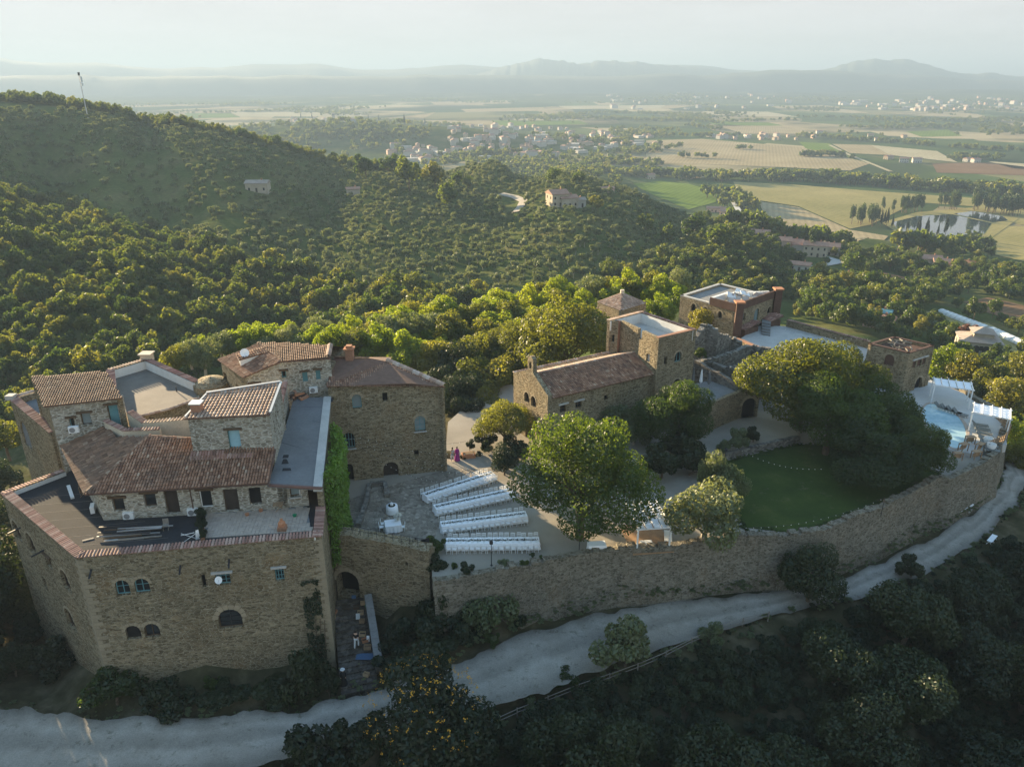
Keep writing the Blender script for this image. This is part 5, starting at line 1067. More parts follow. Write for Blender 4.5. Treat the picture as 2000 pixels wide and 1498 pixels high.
for a, b_ in ((s1, s2), (s2, s3), (s3, s4), (s4, s1)): kk = inset(a, b_, .2); MB().bar(a + kk + up1 * .05, b_ + kk + up1 * .05, .42, .14).build('metal_coping', 'corten', rtw)
cc = (s1 + s3) / 2; cc.z = RZ - .35
for i in range(16):
    a_ = R.uniform(0, 6.28); p = cc + Vector((R.uniform(-1.2, 1.0), R.uniform(-1.3, 1.1), R.uniform(.08, 1.1))); L_ = R.uniform(.9, 1.9); d = Vector((math.cos(a_), math.sin(a_), R.uniform(-.35, .35) * (p.z - cc.z))).normalized()
    o = MB().bar((0, 0, 0), d * L_, .13, .11).build('timber', 'wood_grey'); o.location = p - d * L_ / 2; o.location.z = max(o.location.z, cc.z + .1)
    tag(o, 'weathered grey timber in the heap on the rusty tower roof', 'timber', 'timbers heaped on the tower roof')
MB()
# ------------------------------------------------------------------ vegetation kit
NR = np.random.RandomState(5)
def rdir(n):
    v = NR.normal(size=(n, 3)); return v / np.linalg.norm(v, axis=1, keepdims=True)
def leaf_cards(c, nrm, size, asp=.62, jit=.9):
    "one small leaf-shaped quad per point"
    n = len(c); nv = nrm + rdir(n) * jit; nv /= np.linalg.norm(nv, axis=1, keepdims=True)
    a = np.cross(nv, rdir(n)); a /= np.linalg.norm(a, axis=1, keepdims=True) + 1e-9; b = np.cross(nv, a)
    s = (size * NR.uniform(.6, 1.4, n))[:, None]; a = a * s; b = b * s * asp
    v = np.stack([c - a, c - b * .9 - a * .1, c + a, c + b * .9 - a * .1], 1).reshape(-1, 3)
    return v, np.arange(4 * n).reshape(n, 4)
def crown_mesh(name, mat, rx, rz, zc, lobes, n, size, seed, flat=1.0, top=0.0, lob=(.30, .46), inner=.25, core=.46, cone=0):
    global NR
    NR = np.random.RandomState(seed); d = rdir(lobes); d[:, 2] = np.abs(d[:, 2]) * 1.35 - .62; d /= np.linalg.norm(d, axis=1, keepdims=True)
    LC = d * NR.uniform(.5, .9, (lobes, 1)); LR = NR.uniform(lob[0] * .55, lob[1] * .95, lobes); LC[0] = (0, 0, 0); LR[0] = core
    w = LR ** 2; pick = NR.choice(lobes, n * 3, p=w / w.sum()); dd = rdir(n * 3); dd[:, 2] += .12
    rad = np.where(NR.rand(n * 3) < inner, NR.uniform(.45, .85, n * 3), NR.uniform(.86, 1.1, n * 3))
    P = LC[pick] + dd * (LR[pick] * rad)[:, None]
    dist = np.linalg.norm(P[:, None] - LC[None], axis=2) / LR[None]; dist[np.arange(len(P)), pick] = 9; ok = (dist.min(1) > .72) | (NR.rand(len(P)) < .12)
    P = P[ok][:n]; dd = dd[ok][:n]
    if cone:
        t = (P[:, 2] + 1) / 2; P[:, :2] *= (1.05 - cone * np.clip(t, 0, 1))[:, None]
    C = P * np.array([rx, rx, rz]); C[:, 2] += zc
    v, q = leaf_cards(C, dd, size)
    me = np_mesh(name, v, q, mat); return me
def trunk_mesh(name, mat, h, r, limbs=5, spread=2.0, seed=1, lean=.15):
    rr = random.Random(seed); mb = MB(); p = Vector((0, 0, -.8)); k = 5; px = py = 0
    pts = [p]
    for i in range(1, k + 1): px += rr.uniform(-lean, lean); py += rr.uniform(-lean, lean); pts.append(Vector((px, py, h * i / k)))
    for i in range(k): mb.tube(pts[i], pts[i + 1], r * (1.15 - .6 * i / k), r * (1.15 - .6 * (i + 1) / k), 7, False)
    for j in range(limbs):
        s = pts[2 + j % 3]; a = j * 2.4 + rr.random(); e = s + Vector((math.cos(a) * spread * rr.uniform(.6, 1), math.sin(a) * spread * rr.uniform(.6, 1), h * rr.uniform(.35, .75))); m_ = s.lerp(e, .5) + Vector((0, 0, -.1 * h * rr.random()))
        mb.tube(s, m_, r * .5, r * .32, 5, False).tube(m_, e, r * .32, r * .1, 5, False)
    return mb.mesh(name, mat, True)
# prototype shapes, each a unit about as tall as the number in its name
PROTO = {}
def proto(key, crown, trunk): PROTO.setdefault(key, []).append((crown, trunk))
for s in (1, 2):
    proto('broad', crown_mesh('crown', 'leaf_bright', 6.4, 6.0, 6.7, 32, 34000, .14, s), trunk_mesh('trunk', 'bark', 6, .42, 7, 3.2, s))
    proto('lawn', crown_mesh('crown', 'leaf_lawn_shaded', 6.2, 5.8, 6.4, 30, 24000, .17, 5 + s), trunk_mesh('trunk', 'bark', 6, .42, 7, 3.2, 5 + s))
    proto('oak', crown_mesh('crown', 'leaf_oak', 6.0, 5.2, 6.6, 28, 22000, .165, 10 + s), trunk_mesh('trunk', 'bark', 5.5, .45, 7, 3.0, 10 + s))
for s in (1, 2, 3):
    proto('mid_green', crown_mesh('crown', 'leaf_ridge_sunlit', 3.2, 3.2, 3.4, 18, 5600, .17, 20 + s, core=.58), trunk_mesh('trunk', 'bark', 3, .2, 4, 1.4, 20 + s))
    proto('mid_oak', crown_mesh('crown', 'leaf_oak', 3.3, 3.0, 3.3, 19, 5600, .17, 30 + s, core=.58), trunk_mesh('trunk', 'bark', 3, .2, 4, 1.4, 30 + s))
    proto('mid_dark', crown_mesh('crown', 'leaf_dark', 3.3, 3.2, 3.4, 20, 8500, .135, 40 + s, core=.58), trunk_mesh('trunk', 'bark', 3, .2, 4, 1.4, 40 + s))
    proto('mid_olive', crown_mesh('crown', 'leaf_olive', 3.2, 2.8, 3.1, 22, 6500, .15, 50 + s, inner=.3, core=.58), trunk_mesh('trunk', 'bark_pale', 2.6, .24, 5, 1.4, 50 + s))
    proto('wood', crown_mesh('crown', 'leaf_wood', 3.2, 3.4, 4.4, 11, 1300, .34, 60 + s), trunk_mesh('trunk', 'bark', 3, .16, 3, 1.2, 60 + s))
    proto('woodb', crown_mesh('crown', 'leaf_bright', 3.2, 3.2, 4.2, 11, 1300, .34, 90 + s), trunk_mesh('trunk', 'bark', 3, .16, 3, 1.2, 90 + s))
    proto('olive', crown_mesh('crown', 'leaf_olive', 2.2, 1.9, 2.6, 9, 420, .36, 70 + s), trunk_mesh('trunk', 'bark_pale', 1.8, .16, 3, .8, 70 + s))
    proto('far', crown_mesh('crown', 'leaf_wood', 4.2, 4.4, 5.0, 8, 150, 1.15, 80 + s, inner=.15), trunk_mesh('trunk', 'bark', 3, .3, 0, 1, 80 + s))
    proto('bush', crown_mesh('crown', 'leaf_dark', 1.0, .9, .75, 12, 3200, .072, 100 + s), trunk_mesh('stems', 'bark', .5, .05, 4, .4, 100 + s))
    proto('bush_green', crown_mesh('crown', 'leaf_bright', 1.0, .9, .75, 12, 3200, .072, 110 + s), trunk_mesh('stems', 'bark', .5, .05, 4, .4, 110 + s))
    proto('bush_olive', crown_mesh('crown', 'leaf_olive', 1.0, .95, .8, 13, 3400, .068, 120 + s), trunk_mesh('stems', 'bark', .5, .05, 4, .4, 120 + s))
proto('yellow', crown_mesh('crown', 'leaf_yellow', 3.0, 3.0, 4.0, 12, 1200, .36, 131), trunk_mesh('trunk', 'bark', 3, .2, 4, 1.3, 131))
proto('red', crown_mesh('crown', 'leaf_red', 3.0, 2.6, 3.4, 11, 1000, .36, 132), trunk_mesh('trunk', 'bark', 3, .2, 4, 1.3, 132))
for s in (1, 2): proto('poplar', crown_mesh('crown', 'leaf_poplar', 2.3, 8.2, 9.2, 22, 900, .5, 140 + s, lob=(.3, .42)), trunk_mesh('trunk', 'bark', 8, .25, 3, .8, 140 + s))
proto('cypress', crown_mesh('crown', 'leaf_cypress', 1.0, 5.2, 5.6, 18, 2600, .2, 151, lob=(.4, .5), cone=.75), trunk_mesh('trunk', 'bark', 3, .15, 0, .4, 151))
NAMES = dict(lawn='broadleaf_tree', broad='broadleaf_tree', oak='evergreen_oak', mid_green='broadleaf_tree', mid_oak='evergreen_oak', mid_dark='dark_tree', mid_olive='olive_tree', wood='woodland_tree', woodb='woodland_tree', olive='olive_tree', far='valley_tree', bush='shrub', bush_green='shrub', bush_olive='shrub', yellow='autumn_tree', red='red_tree', poplar='poplar_tree', cypress='cypress_tree')
def plant(kind, loc, s, label, group=None, rz=None, sz=None, cat=None, var=None, name=None):
    v = PROTO[kind][(R.randrange(len(PROTO[kind])) if var is None else var) % len(PROTO[kind])]
    bushy = kind.startswith('bush')
    e = empty(name or NAMES[kind], loc, R.uniform(0, 6.28) if rz is None else rz, label, cat or ('shrub' if bushy else 'tree'), group); e.scale = (s, s, s * (sz or R.uniform(.9, 1.1)))
    link(v[1].name.split('.')[0], v[1], e, False); link('foliage' if bushy else 'crown', v[0], e, False); return e
HT = dict(lawn=(6.2, 6.4), broad=(6.4, 6.7), oak=(6.0, 6.6), mid_green=(3.2, 3.4), mid_oak=(3.3, 3.3), mid_dark=(3.3, 3.4), mid_olive=(3.2, 3.1), bush=(1.0, .75), bush_green=(1, .75), bush_olive=(1, .8), wood=(3.2, 4.4), woodb=(3.2, 4.2), yellow=(3, 4), red=(3, 3.4), olive=(2.2, 2.6), far=(4.2, 5), cypress=(1, 5.6), poplar=(2.3, 9.2))
def tree_px(kind, cx, cy_, w, z0, label, group=None, sz=None, var=None, **k):
    "crown centre and width in photo pixels; stands on ground z0 (None: on the terrain)"
    rx, zc = HT[kind]; s = 1.0; g = z0
    for _ in range(7):
        zz = (0 if g is None else g) + zc * s * (sz or 1)
        p = Z(cx, cy_, zz); dep = proj(p.x, p.y, p.z)[2]; s = (w / 2) * float(dep) / F / rx
        if z0 is None: g = max(-14, h1(p.x, p.y)) if _ else 0
    return plant(kind, (p.x, p.y, (g if g is not None else 0) - .05), s, label, group, sz=sz or 1.0, var=var, **k)
# --- trees in and round the courtyard
tree_px('broad', 1136, 936, 262, 0, 'huge bright green tree spreading over the courtyard beside the tables', var=0)
tree_px('broad', 1318, 815, 150, 0, 'full green tree in front of the chapel tower', var=1)
tree_px('oak', 985, 828, 112, 0, 'grey-green tree against the chapel gable', var=0, sz=.9)
tree_px('mid_dark', 985, 898, 58, 0, 'narrow dark shrub-like tree left of the huge courtyard tree', sz=1.1)
tree_px('mid_olive', 1188, 815, 84, 0, 'pale bushy tree along the chapel wall, left of two', 'pale trees along the chapel wall')
tree_px('mid_olive', 1240, 838, 70, 0, 'pale bushy tree along the chapel wall, right of two', 'pale trees along the chapel wall')
tree_px('mid_olive', 1378, 992, 158, 0, 'large silvery olive tree between pergola and lawn', sz=1.05, var=0)
tree_px('mid_olive', 1392, 925, 62, 0, 'sunlit upper olive tree behind the large silvery olive', sz=1.8, var=1)
tree_px('mid_olive', 1428, 948, 66, 0, 'yellowish olive tree at the lawn edge behind the large olive', sz=1.6, var=2)
tree_px('oak', 1572, 745, 210, 0, 'rounded evergreen oak below the ruins, left of the big lawn trees', var=0, sz=.9)
tree_px('oak', 1650, 735, 150, 0, 'evergreen oak crown next to the upper terrace', var=1, sz=.95)
tree_px('broad', 1625, 812, 190, 0, 'big leafy tree shading the left of the lawn', var=1, sz=.85)
tree_px('lawn', 1725, 800, 150, 0, 'big leafy tree standing mid lawn', var=0, sz=.95)
tree_px('lawn', 1790, 874, 136, 0, 'big dark leafy tree nearest the pool', var=0, sz=.9)
tree_px('lawn', 1705, 890, 160, 0, 'leafy tree leaning over the perimeter wall by lawn', var=1, sz=.75)
tree_px('mid_oak', 1378, 628, 62, 2.5, 'round bushy tree growing above the ruins by the palace')
tree_px('bush_green', 1370, 690, 26, 5.2, 'small yellow-green bush on top of the ruin'); tree_px('bush', 1464, 700, 34, 3, 'dark ivy-like bush inside the ruined room'); tree_px('bush', 1518, 702, 26, 2.5, 'dark bush beside the ruins and upper terrace')
ridge = [(345, 698, 50, 'mid_oak'), (395, 690, 56, 'mid_olive'), (430, 672, 46, 'mid_olive'), (470, 668, 44, 'mid_olive'), (520, 664, 44, 'mid_green'), (570, 662, 50, 'mid_olive'), (612, 664, 50, 'mid_green'), (655, 668, 56, 'mid_green'), (705, 668, 60, 'mid_oak'), (735, 672, 58, 'mid_green'), (770, 650, 60, 'mid_olive'), (800, 690, 66, 'mid_green'), (830, 640, 64, 'mid_olive'),
         (845, 700, 66, 'mid_oak'), (850, 612, 50, 'mid_green'), (885, 650, 66, 'mid_oak'), (895, 715, 70, 'mid_dark'), (905, 760, 66, 'mid_dark'), (920, 620, 54, 'mid_oak'), (940, 690, 70, 'mid_oak'), (955, 655, 60, 'mid_oak'), (965, 600, 50, 'mid_green'), (975, 735, 74, 'mid_oak'), (1000, 620, 56, 'mid_oak'), (1005, 680, 86, 'oak'), (1035, 595, 56, 'mid_green'), (1060, 640, 64, 'mid_oak'), (1085, 595, 52, 'mid_oak'), (885, 775, 60, 'mid_dark'), (915, 800, 54, 'mid_dark'), (950, 775, 60, 'mid_oak'), (930, 735, 66, 'mid_oak'), (865, 735, 56, 'mid_dark'), (1010, 720, 70, 'mid_oak'), (975, 690, 66, 'mid_green'), (1105, 668, 140, 'oak'), (1130, 600, 50, 'mid_green'),
         (1165, 560, 40, 'mid_olive'), (1205, 565, 44, 'mid_oak'), (1240, 572, 46, 'mid_oak'), (1280, 562, 50, 'mid_oak'), (1285, 605, 46, 'mid_green'), (1310, 590, 46, 'mid_green'), (1320, 555, 46, 'mid_olive'), (1300, 615, 38, 'mid_green'), (860, 655, 50, 'mid_green'), (790, 640, 46, 'mid_olive'), (1080, 625, 50, 'mid_green')]
ridge.sort()
KD = dict(mid_oak='olive-brown evergreen', mid_olive='pale silvery', mid_green='bright yellow-green', mid_dark='dark', oak='large round evergreen')
cnt_ = {}
for i, (cx, cy_, w, kd) in enumerate(ridge):
    near = 'rear terrace' if cx < 420 else 'rear house' if cx < 640 else 'keep' if cx < 880 else 'gap between keep and chapel' if cx < 1010 else 'chapel roof' if cx < 1160 else 'ridge house'
    cnt_[(kd, near)] = cnt_.get((kd, near), -1) + 1
    tree_px(kd, cx, cy_, w * 1.35, -3 if cx > 640 else -5, f'{ORDW[cnt_[(kd, near)]]} {KD[kd]} ridge tree from left behind the {near}', 'ridge trees behind the castle')
BELT = [(335, 700), (400, 672), (480, 655), (560, 642), (680, 640), (760, 622), (860, 596), (1000, 576), (1160, 556), (1330, 548), (1330, 580), (1165, 590), (1050, 630), (960, 690), (880, 720), (800, 695), (660, 690), (480, 690), (360, 712)]
rb = random.Random(19); bn = 0
while bn < 75:
    cx, cy_ = rb.uniform(335, 1330), rb.uniform(548, 720)
    if not inpoly([cx], [cy_], BELT)[0]: continue
    bn += 1; kd = rb.choice(['mid_green', 'mid_green', 'mid_oak', 'mid_olive', 'mid_green']); tree_px(kd, cx, cy_, rb.uniform(48, 78), -3.5 if cx > 640 else -5.5, {'mid_green': 'yellow-green tree of the thick belt behind the castle', 'mid_oak': 'brownish evergreen of the thick belt behind the castle', 'mid_olive': 'silvery tree of the thick belt behind the castle'}[kd], 'thick tree belt behind the castle')
tree_px('cypress', 1145, 612, 11, -3, 'single slim dark cypress left of the ridge house')
for i, (cx, cy_, w, kd) in enumerate(((1850, 712, 74, 'mid_green'), (1898, 722, 84, 'mid_oak'), (1942, 745, 80, 'mid_oak'), (1975, 775, 88, 'mid_oak'), (1995, 715, 70, 'mid_oak'), (1905, 770, 60, 'mid_dark'), (1985, 850, 80, 'mid_green'), (1990, 890, 60, 'mid_oak'), (1860, 765, 46, 'mid_dark'))):
    tree_px(kd, cx, cy_, w, None, f'{ORDW[i]} tree, {KD[kd]}, on the slope right of the pool', 'slope trees right of the pool')
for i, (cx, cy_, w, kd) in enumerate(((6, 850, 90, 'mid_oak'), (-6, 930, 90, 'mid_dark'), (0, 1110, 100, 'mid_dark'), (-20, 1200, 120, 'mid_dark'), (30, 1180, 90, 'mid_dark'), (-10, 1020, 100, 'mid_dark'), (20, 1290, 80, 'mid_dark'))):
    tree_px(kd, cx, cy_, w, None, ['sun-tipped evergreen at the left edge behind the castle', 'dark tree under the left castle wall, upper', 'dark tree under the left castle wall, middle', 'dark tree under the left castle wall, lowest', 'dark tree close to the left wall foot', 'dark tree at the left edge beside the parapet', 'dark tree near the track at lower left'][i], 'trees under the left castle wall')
for i, (x, y, s_) in enumerate(((-49, 47, 1.6), (-53, 52, 1.8), (-57, 58, 1.7), (-50, 41, 1.6), (-62, 64, 1.7), (-56, 46, 1.8), (-60, 54, 1.7), (-48.5, 54.5, 1.5), (-52, 60, 1.6))): plant('mid_dark', (x, y, h1(x, y) - .2), s_, f'{ORDW[i]} dark tree added beyond the left castle wall to shade the road', 'trees under the left castle wall')  # clump added mostly out of view, to cast shade on the lower left road
# --- shrubs at the foot of the walls
for kd, cx, cy_, w, z0, lb in (('bush', 100, 1280, 90, -8, 'dark shrub under the left house wall'), ('bush', 60, 1220, 80, -9, 'dark shrub further along the left house wall'),
                               ('bush', 1005, 880, 60, 0, 'dark bush at the foot of the chapel gable'), ('bush', 950, 862, 44, 0, 'dark bush under the grey-green gable tree'), ('bush', 1290, 905, 90, 0, 'dark undergrowth bush below the chapel tower tree, left'), ('bush', 1350, 900, 80, 0, 'dark undergrowth bush below the chapel tower tree, right'), ('bush', 1330, 870, 90, 0, 'dark undergrowth bush behind the chapel tower tree'), ('bush_green', 848, 1062, 44, 0, 'leafy shrub at the right end of gate wall'), ('bush', 852, 1105, 44, -.6, 'dark shrub below the gate wall end'),                                ('bush_green', 886, 1103, 15, 0, 'small clipped ball shrub near the front table'), ('bush', 910, 1112, 34, 0, 'low spreading shrub inside the perimeter wall'), ('bush_green', 1022, 1100, 22, .2, 'flowering low shrub on the wall top, left'), ('bush_green', 1058, 1090, 17, .2, 'flowering low shrub on the wall top, right'), ('bush_green', 1040, 1083, 13, .2, 'little shrub between the wall-top flowers'), ('bush_olive', 985, 1100, 24, .1, 'feathery shrub behind the wall by lamp post'),
                               ('bush', 918, 868, 22, 0.5, 'potted bush at the right of the couple'), ('bush', 905, 890, 14, 0, 'low plant in front of the planter'), ('bush_olive', 952, 875, 22, 0, 'small pale shrub near the grey-green tree'), ('bush', 935, 885, 14, 0, 'little dark plant right of the planter'),
                               ('bush_olive', 1440, 860, 44, .6, 'grey shrub on the raised patio, left'), ('bush', 1470, 850, 40, .6, 'dark shrub on the raised patio, right'), ('bush_olive', 1415, 872, 30, .6, 'low pale shrub at the patio edge')):
    tree_px(kd, cx, cy_, w, z0, lb)
def shrub_at(kd, px, py, w, h, z0, lb):
    "foot of the shrub in photo pixels, width in pixels, height in metres"
    p = Z(px, py, z0); s = w / 2 * float(proj(p.x, p.y, p.z)[2]) / F; plant(kd, (p.x, p.y, z0 - .1), s, lb, sz=h / 1.65 / s)
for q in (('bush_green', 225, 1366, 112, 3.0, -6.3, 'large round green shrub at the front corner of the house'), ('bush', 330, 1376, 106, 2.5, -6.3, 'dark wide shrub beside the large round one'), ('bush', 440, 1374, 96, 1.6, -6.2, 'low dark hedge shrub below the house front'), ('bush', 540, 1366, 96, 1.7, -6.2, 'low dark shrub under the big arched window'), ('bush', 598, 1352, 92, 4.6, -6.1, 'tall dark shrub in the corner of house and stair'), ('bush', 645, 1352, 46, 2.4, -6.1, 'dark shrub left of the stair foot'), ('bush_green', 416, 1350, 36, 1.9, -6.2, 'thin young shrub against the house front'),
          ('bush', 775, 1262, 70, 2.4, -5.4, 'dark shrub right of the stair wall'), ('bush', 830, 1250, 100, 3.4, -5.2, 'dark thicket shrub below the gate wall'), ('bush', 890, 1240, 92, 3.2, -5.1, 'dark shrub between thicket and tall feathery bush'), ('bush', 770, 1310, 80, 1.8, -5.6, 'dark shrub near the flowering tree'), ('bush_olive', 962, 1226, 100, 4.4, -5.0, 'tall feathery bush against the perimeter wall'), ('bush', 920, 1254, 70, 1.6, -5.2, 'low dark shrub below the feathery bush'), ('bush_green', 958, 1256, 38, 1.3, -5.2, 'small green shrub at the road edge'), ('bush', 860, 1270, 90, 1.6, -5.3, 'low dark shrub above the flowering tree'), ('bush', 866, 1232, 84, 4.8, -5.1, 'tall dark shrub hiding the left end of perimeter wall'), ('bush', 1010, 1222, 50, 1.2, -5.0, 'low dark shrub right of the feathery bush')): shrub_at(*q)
# climber on the right wall of the house
def climber(name, w, u0, u1, z0, z1, n, mat, label, size=.13, bulge=.45, cut=0.0):
    u = NR.uniform(u0, u1, n); z = NR.uniform(z0, z1, n); bl = bulge * np.sqrt(np.clip((1 - ((u - (u0 + u1) / 2) / ((u1 - u0) / 2)) ** 2), 0, 1)) * (.55 + .6 * fbm(u * .9, z * .9, 3, 5)) * 1.3; o_ = NR.uniform(.02, 1, n) ** .5 * bl
    c = np.stack([w.A.x + w.d.x * u + w.n.x * o_, w.A.y + w.d.y * u + w.n.y * o_, z], -1); v, q = leaf_cards(c, np.tile([w.n.x, w.n.y, .3], (n, 1)), size)
    keep_ = fbm(u * .8 + 7, z * .55, 4, 6) > cut; c = c[keep_]; n = len(c); v, q = leaf_cards(c, np.tile([w.n.x, w.n.y, .3], (n, 1)), size)
    e = empty(name, (c[:, 0].mean(), c[:, 1].mean(), z0), label=label, cat='climber'); link('foliage', np_mesh('foliage', v, q, mat), e, True)
    mb = MB()
    for i in range(4): uu = u0 + (u1 - u0) * (i + .5) / 4; mb.tube(w.at(uu, z0 - 1, .05), w.at(uu + .3, (z0 + z1) / 2, .07), .05, .03, 5)
    mb.build('stem', 'bark', e)
climber('ivy', wr2, 1.0, 11.5, -.3, 9.2, 14000, 'leaf_ivy', 'bright green ivy curtain on the right wall of the fortified house', .14, 1.5)
climber('ivy', wf, 15.9, 17.3, -5.5, 2.6, 1900, 'leaf_dark', 'thin dark ivy streak at the right corner of house front', .1, .3, .41)
# --- slope below the road
tree_px('mid_dark', 1588, 1125, 122, -5.0, 'sparse dark tree at the road edge in front of the perimeter wall', sz=1.0, var=1)
ft = tree_px('mid_dark', 830, 1400, 235, None, 'dark round tree full of orange-yellow blossom below the road', var=2, sz=1.0)
n = 170; NR = np.random.RandomState(77); dv = rdir(n); dv[:, 2] = np.abs(dv[:, 2]); c = dv * np.array([3.25, 3.25, 3.1]) * NR.uniform(.93, 1.06, (n, 1)) + np.array([0, 0, 3.4]); fv = []; fq = []
for k in range(5):
    v_, q_ = leaf_cards(c + NR.normal(size=c.shape) * .06, dv, .05, .7, .8); fq.append(q_ + sum(len(x) for x in fv)); fv.append(v_)
bl = link('blossom', np_mesh('blossom', np.concatenate(fv), np.concatenate(fq), 'yellow_flower'), ft, False); bl['kind'] = 'stuff'
for kd, cx, cy_, w, lb in (('bush', 610, 1475, 150, 'dark leafy shrub at the bottom edge left of the blossom tree'), ('bush', 700, 1440, 110, 'twiggy dark shrub left of the blossom tree'), ('bush_olive', 1222, 1262, 125, 'spiky upright dark shrub beside the road fence'), ('bush_green', 1108, 1325, 52, 'small bright shrub at the road edge'), ('bush_olive', 1390, 1238, 46, 'small round grey shrub beside the road fence'), ('bush_olive', 1035, 1375, 36, 'tuft of pale growth by the fence'), ('bush', 1780, 1110, 60, 'dark shrub at the lower road edge, right')):
    tree_px(kd, cx, cy_, w, None, lb)
k_ = 0
xs = []
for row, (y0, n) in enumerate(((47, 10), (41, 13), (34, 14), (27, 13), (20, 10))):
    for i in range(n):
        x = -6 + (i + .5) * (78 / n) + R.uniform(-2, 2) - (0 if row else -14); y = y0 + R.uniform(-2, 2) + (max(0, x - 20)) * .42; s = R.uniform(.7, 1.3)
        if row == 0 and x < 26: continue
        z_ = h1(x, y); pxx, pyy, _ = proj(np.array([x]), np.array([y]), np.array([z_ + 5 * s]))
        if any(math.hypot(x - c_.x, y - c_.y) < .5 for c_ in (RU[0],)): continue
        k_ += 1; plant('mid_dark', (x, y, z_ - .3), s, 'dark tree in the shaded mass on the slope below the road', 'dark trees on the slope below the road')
# brush covering the slope
def gn_scatter(name, label, cat, pts, protos, mats=None):
    "uncountable growth: one object that sets copies of the crowns on its points"
    P = np.array([p[:3] for p in pts], np.float32); me = bpy.data.meshes.new(name); me.vertices.add(len(P)); me.vertices.foreach_set('co', P.ravel())
    for nm, tp, key, arr in (('scl', 'FLOAT_VECTOR', 'vector', [p[3] for p in pts]), ('rot', 'FLOAT_VECTOR', 'vector', [(0, 0, p[4]) for p in pts]), ('var', 'INT', 'value', [p[5] for p in pts])):
        a = me.attributes.new(nm, tp, 'POINT'); a.data.foreach_set(key, np.array(arr, np.float32 if tp != 'INT' else np.int32).ravel())
    o = link(name, me); tag(o, label, cat, kind='stuff')
    ng = bpy.data.node_groups.new(name, 'GeometryNodeTree'); ng.interface.new_socket('Geometry', in_out='INPUT', socket_type='NodeSocketGeometry'); ng.interface.new_socket('Geometry', in_out='OUTPUT', socket_type='NodeSocketGeometry')
    gi = ng.nodes.new('NodeGroupInput'); go = ng.nodes.new('NodeGroupOutput'); jn = ng.nodes.new('GeometryNodeJoinGeometry'); L = ng.links.new
    def attr(nm, dt): a = ng.nodes.new('GeometryNodeInputNamedAttribute'); a.data_type = dt; a.inputs['Name'].default_value = nm; return a.outputs[0]
    sc_, ro_, va_ = attr('scl', 'FLOAT_VECTOR'), attr('rot', 'FLOAT_VECTOR'), attr('var', 'INT')
    for k, src in enumerate(protos):
        oi = ng.nodes.new('GeometryNodeObjectInfo'); oi.inputs['Object'].default_value = src; oi.inputs['As Instance'].default_value = True
        ip = ng.nodes.new('GeometryNodeInstanceOnPoints'); cp = ng.nodes.new('FunctionNodeCompare'); cp.data_type = 'INT'; cp.operation = 'EQUAL'
        ii_ = [s for s in cp.inputs if s.type == 'INT']; L(va_, ii_[0]); ii_[1].default_value = k
        L(gi.outputs[0], ip.inputs['Points']); L(cp.outputs[0], ip.inputs['Selection']); L(oi.outputs['Geometry'], ip.inputs['Instance']); L(sc_, ip.inputs['Scale']); L(ro_, ip.inputs['Rotation']); L(ip.outputs[0], jn.inputs[0])
    L(jn.outputs[0], go.inputs[0]); md = o.modifiers.new('scatter', 'NODES'); md.node_group = ng; return o
def scatter_xy(x0, x1, y0, y1, step, seed, jit=.45):
    rs = np.random.RandomState(seed); gx, gy = np.meshgrid(np.arange(x0, x1, step), np.arange(y0, y1, step)); gx = gx.ravel() + rs.uniform(-jit, jit, gx.size) * step; gy = gy.ravel() + rs.uniform(-jit, jit, gy.size) * step
    return gx, gy, rs
# where nothing grows: houses, fields, lanes of the lower slope (photo pixels)
CLEAR = [[(1790, 606), (1850, 608), (2060, 690), (2060, 722), (1960, 692), (1880, 666), (1796, 634)], [(1880, 590), (1930, 582), (2060, 612), (2060, 648), (1990, 634), (1905, 606)], [(1660, 548), (1720, 530), (1800, 552), (1760, 572)],
         [(1236, 358), (1290, 354), (1402, 376), (1398, 396), (1345, 412), (1290, 390)], [(1432, 356), (2080, 400), (2080, 525), (1990, 512), (1890, 482), (1735, 464), (1650, 488), (1560, 464), (1500, 434), (1440, 384)],
         [(1500, 470), (1610, 482), (1640, 512), (1560, 520), (1540, 500)], [(1790, 505), (1905, 510), (1905, 532), (1790, 530)], [(1850, 655), (1945, 655), (1950, 705), (1850, 705)], [(1060, 372), (1140, 378), (1145, 412), (1060, 408)], [(478, 345), (540, 350), (540, 382), (478, 380)], [(1690, 620), (1740, 615), (1745, 655), (1700, 660)], [(1545, 515), (1690, 530), (1690, 560), (1545, 548)], [(972, 374), (1030, 388), (1022, 424), (996, 424)]]
def mask_clear(px, py):
    m_ = np.zeros(px.shape, bool)
    for p in CLEAR: m_ |= inpoly(px, py, p)
    return m_
OLV = [(-300, 200), (0, 215), (170, 222), (430, 262), (640, 318), (760, 345), (980, 318), (1130, 345), (1260, 385), (1400, 455), (1330, 505), (1180, 545), (980, 590), (760, 570), (560, 530), (420, 480), (250, 450), (120, 405), (0, 388), (-300, 380)]
TERR = [(60, 300), (330, 300), (480, 360), (470, 470), (300, 455), (60, 390)]
def pts_of(gx, gy): z = H(gx, gy); a, b, d = proj(gx, gy, z); return z, a, b, d
gx, gy, rs = scatter_xy(-460, 190, 200, 620, 5.4, 3, .38); z, a, b, d = pts_of(gx, gy)
dens = np.where(inpoly(a, b, TERR), .50, .93) * np.where(fbm(gx / 40, gy / 40, 3, 9) > .62, .55, 1)
ok = inpoly(a, b, OLV) & ~mask_clear(a, b) & (rs.rand(len(gx)) < dens) & (d > 0)
olives = sorted([(float(dd), (x, y, zz)) for dd, x, y, zz in zip(d[ok], gx[ok], gy[ok], z[ok])])
gx, gy, rs = scatter_xy(-330, 330, 105, 480, 4.3, 4); z, a, b, d = pts_of(gx, gy)
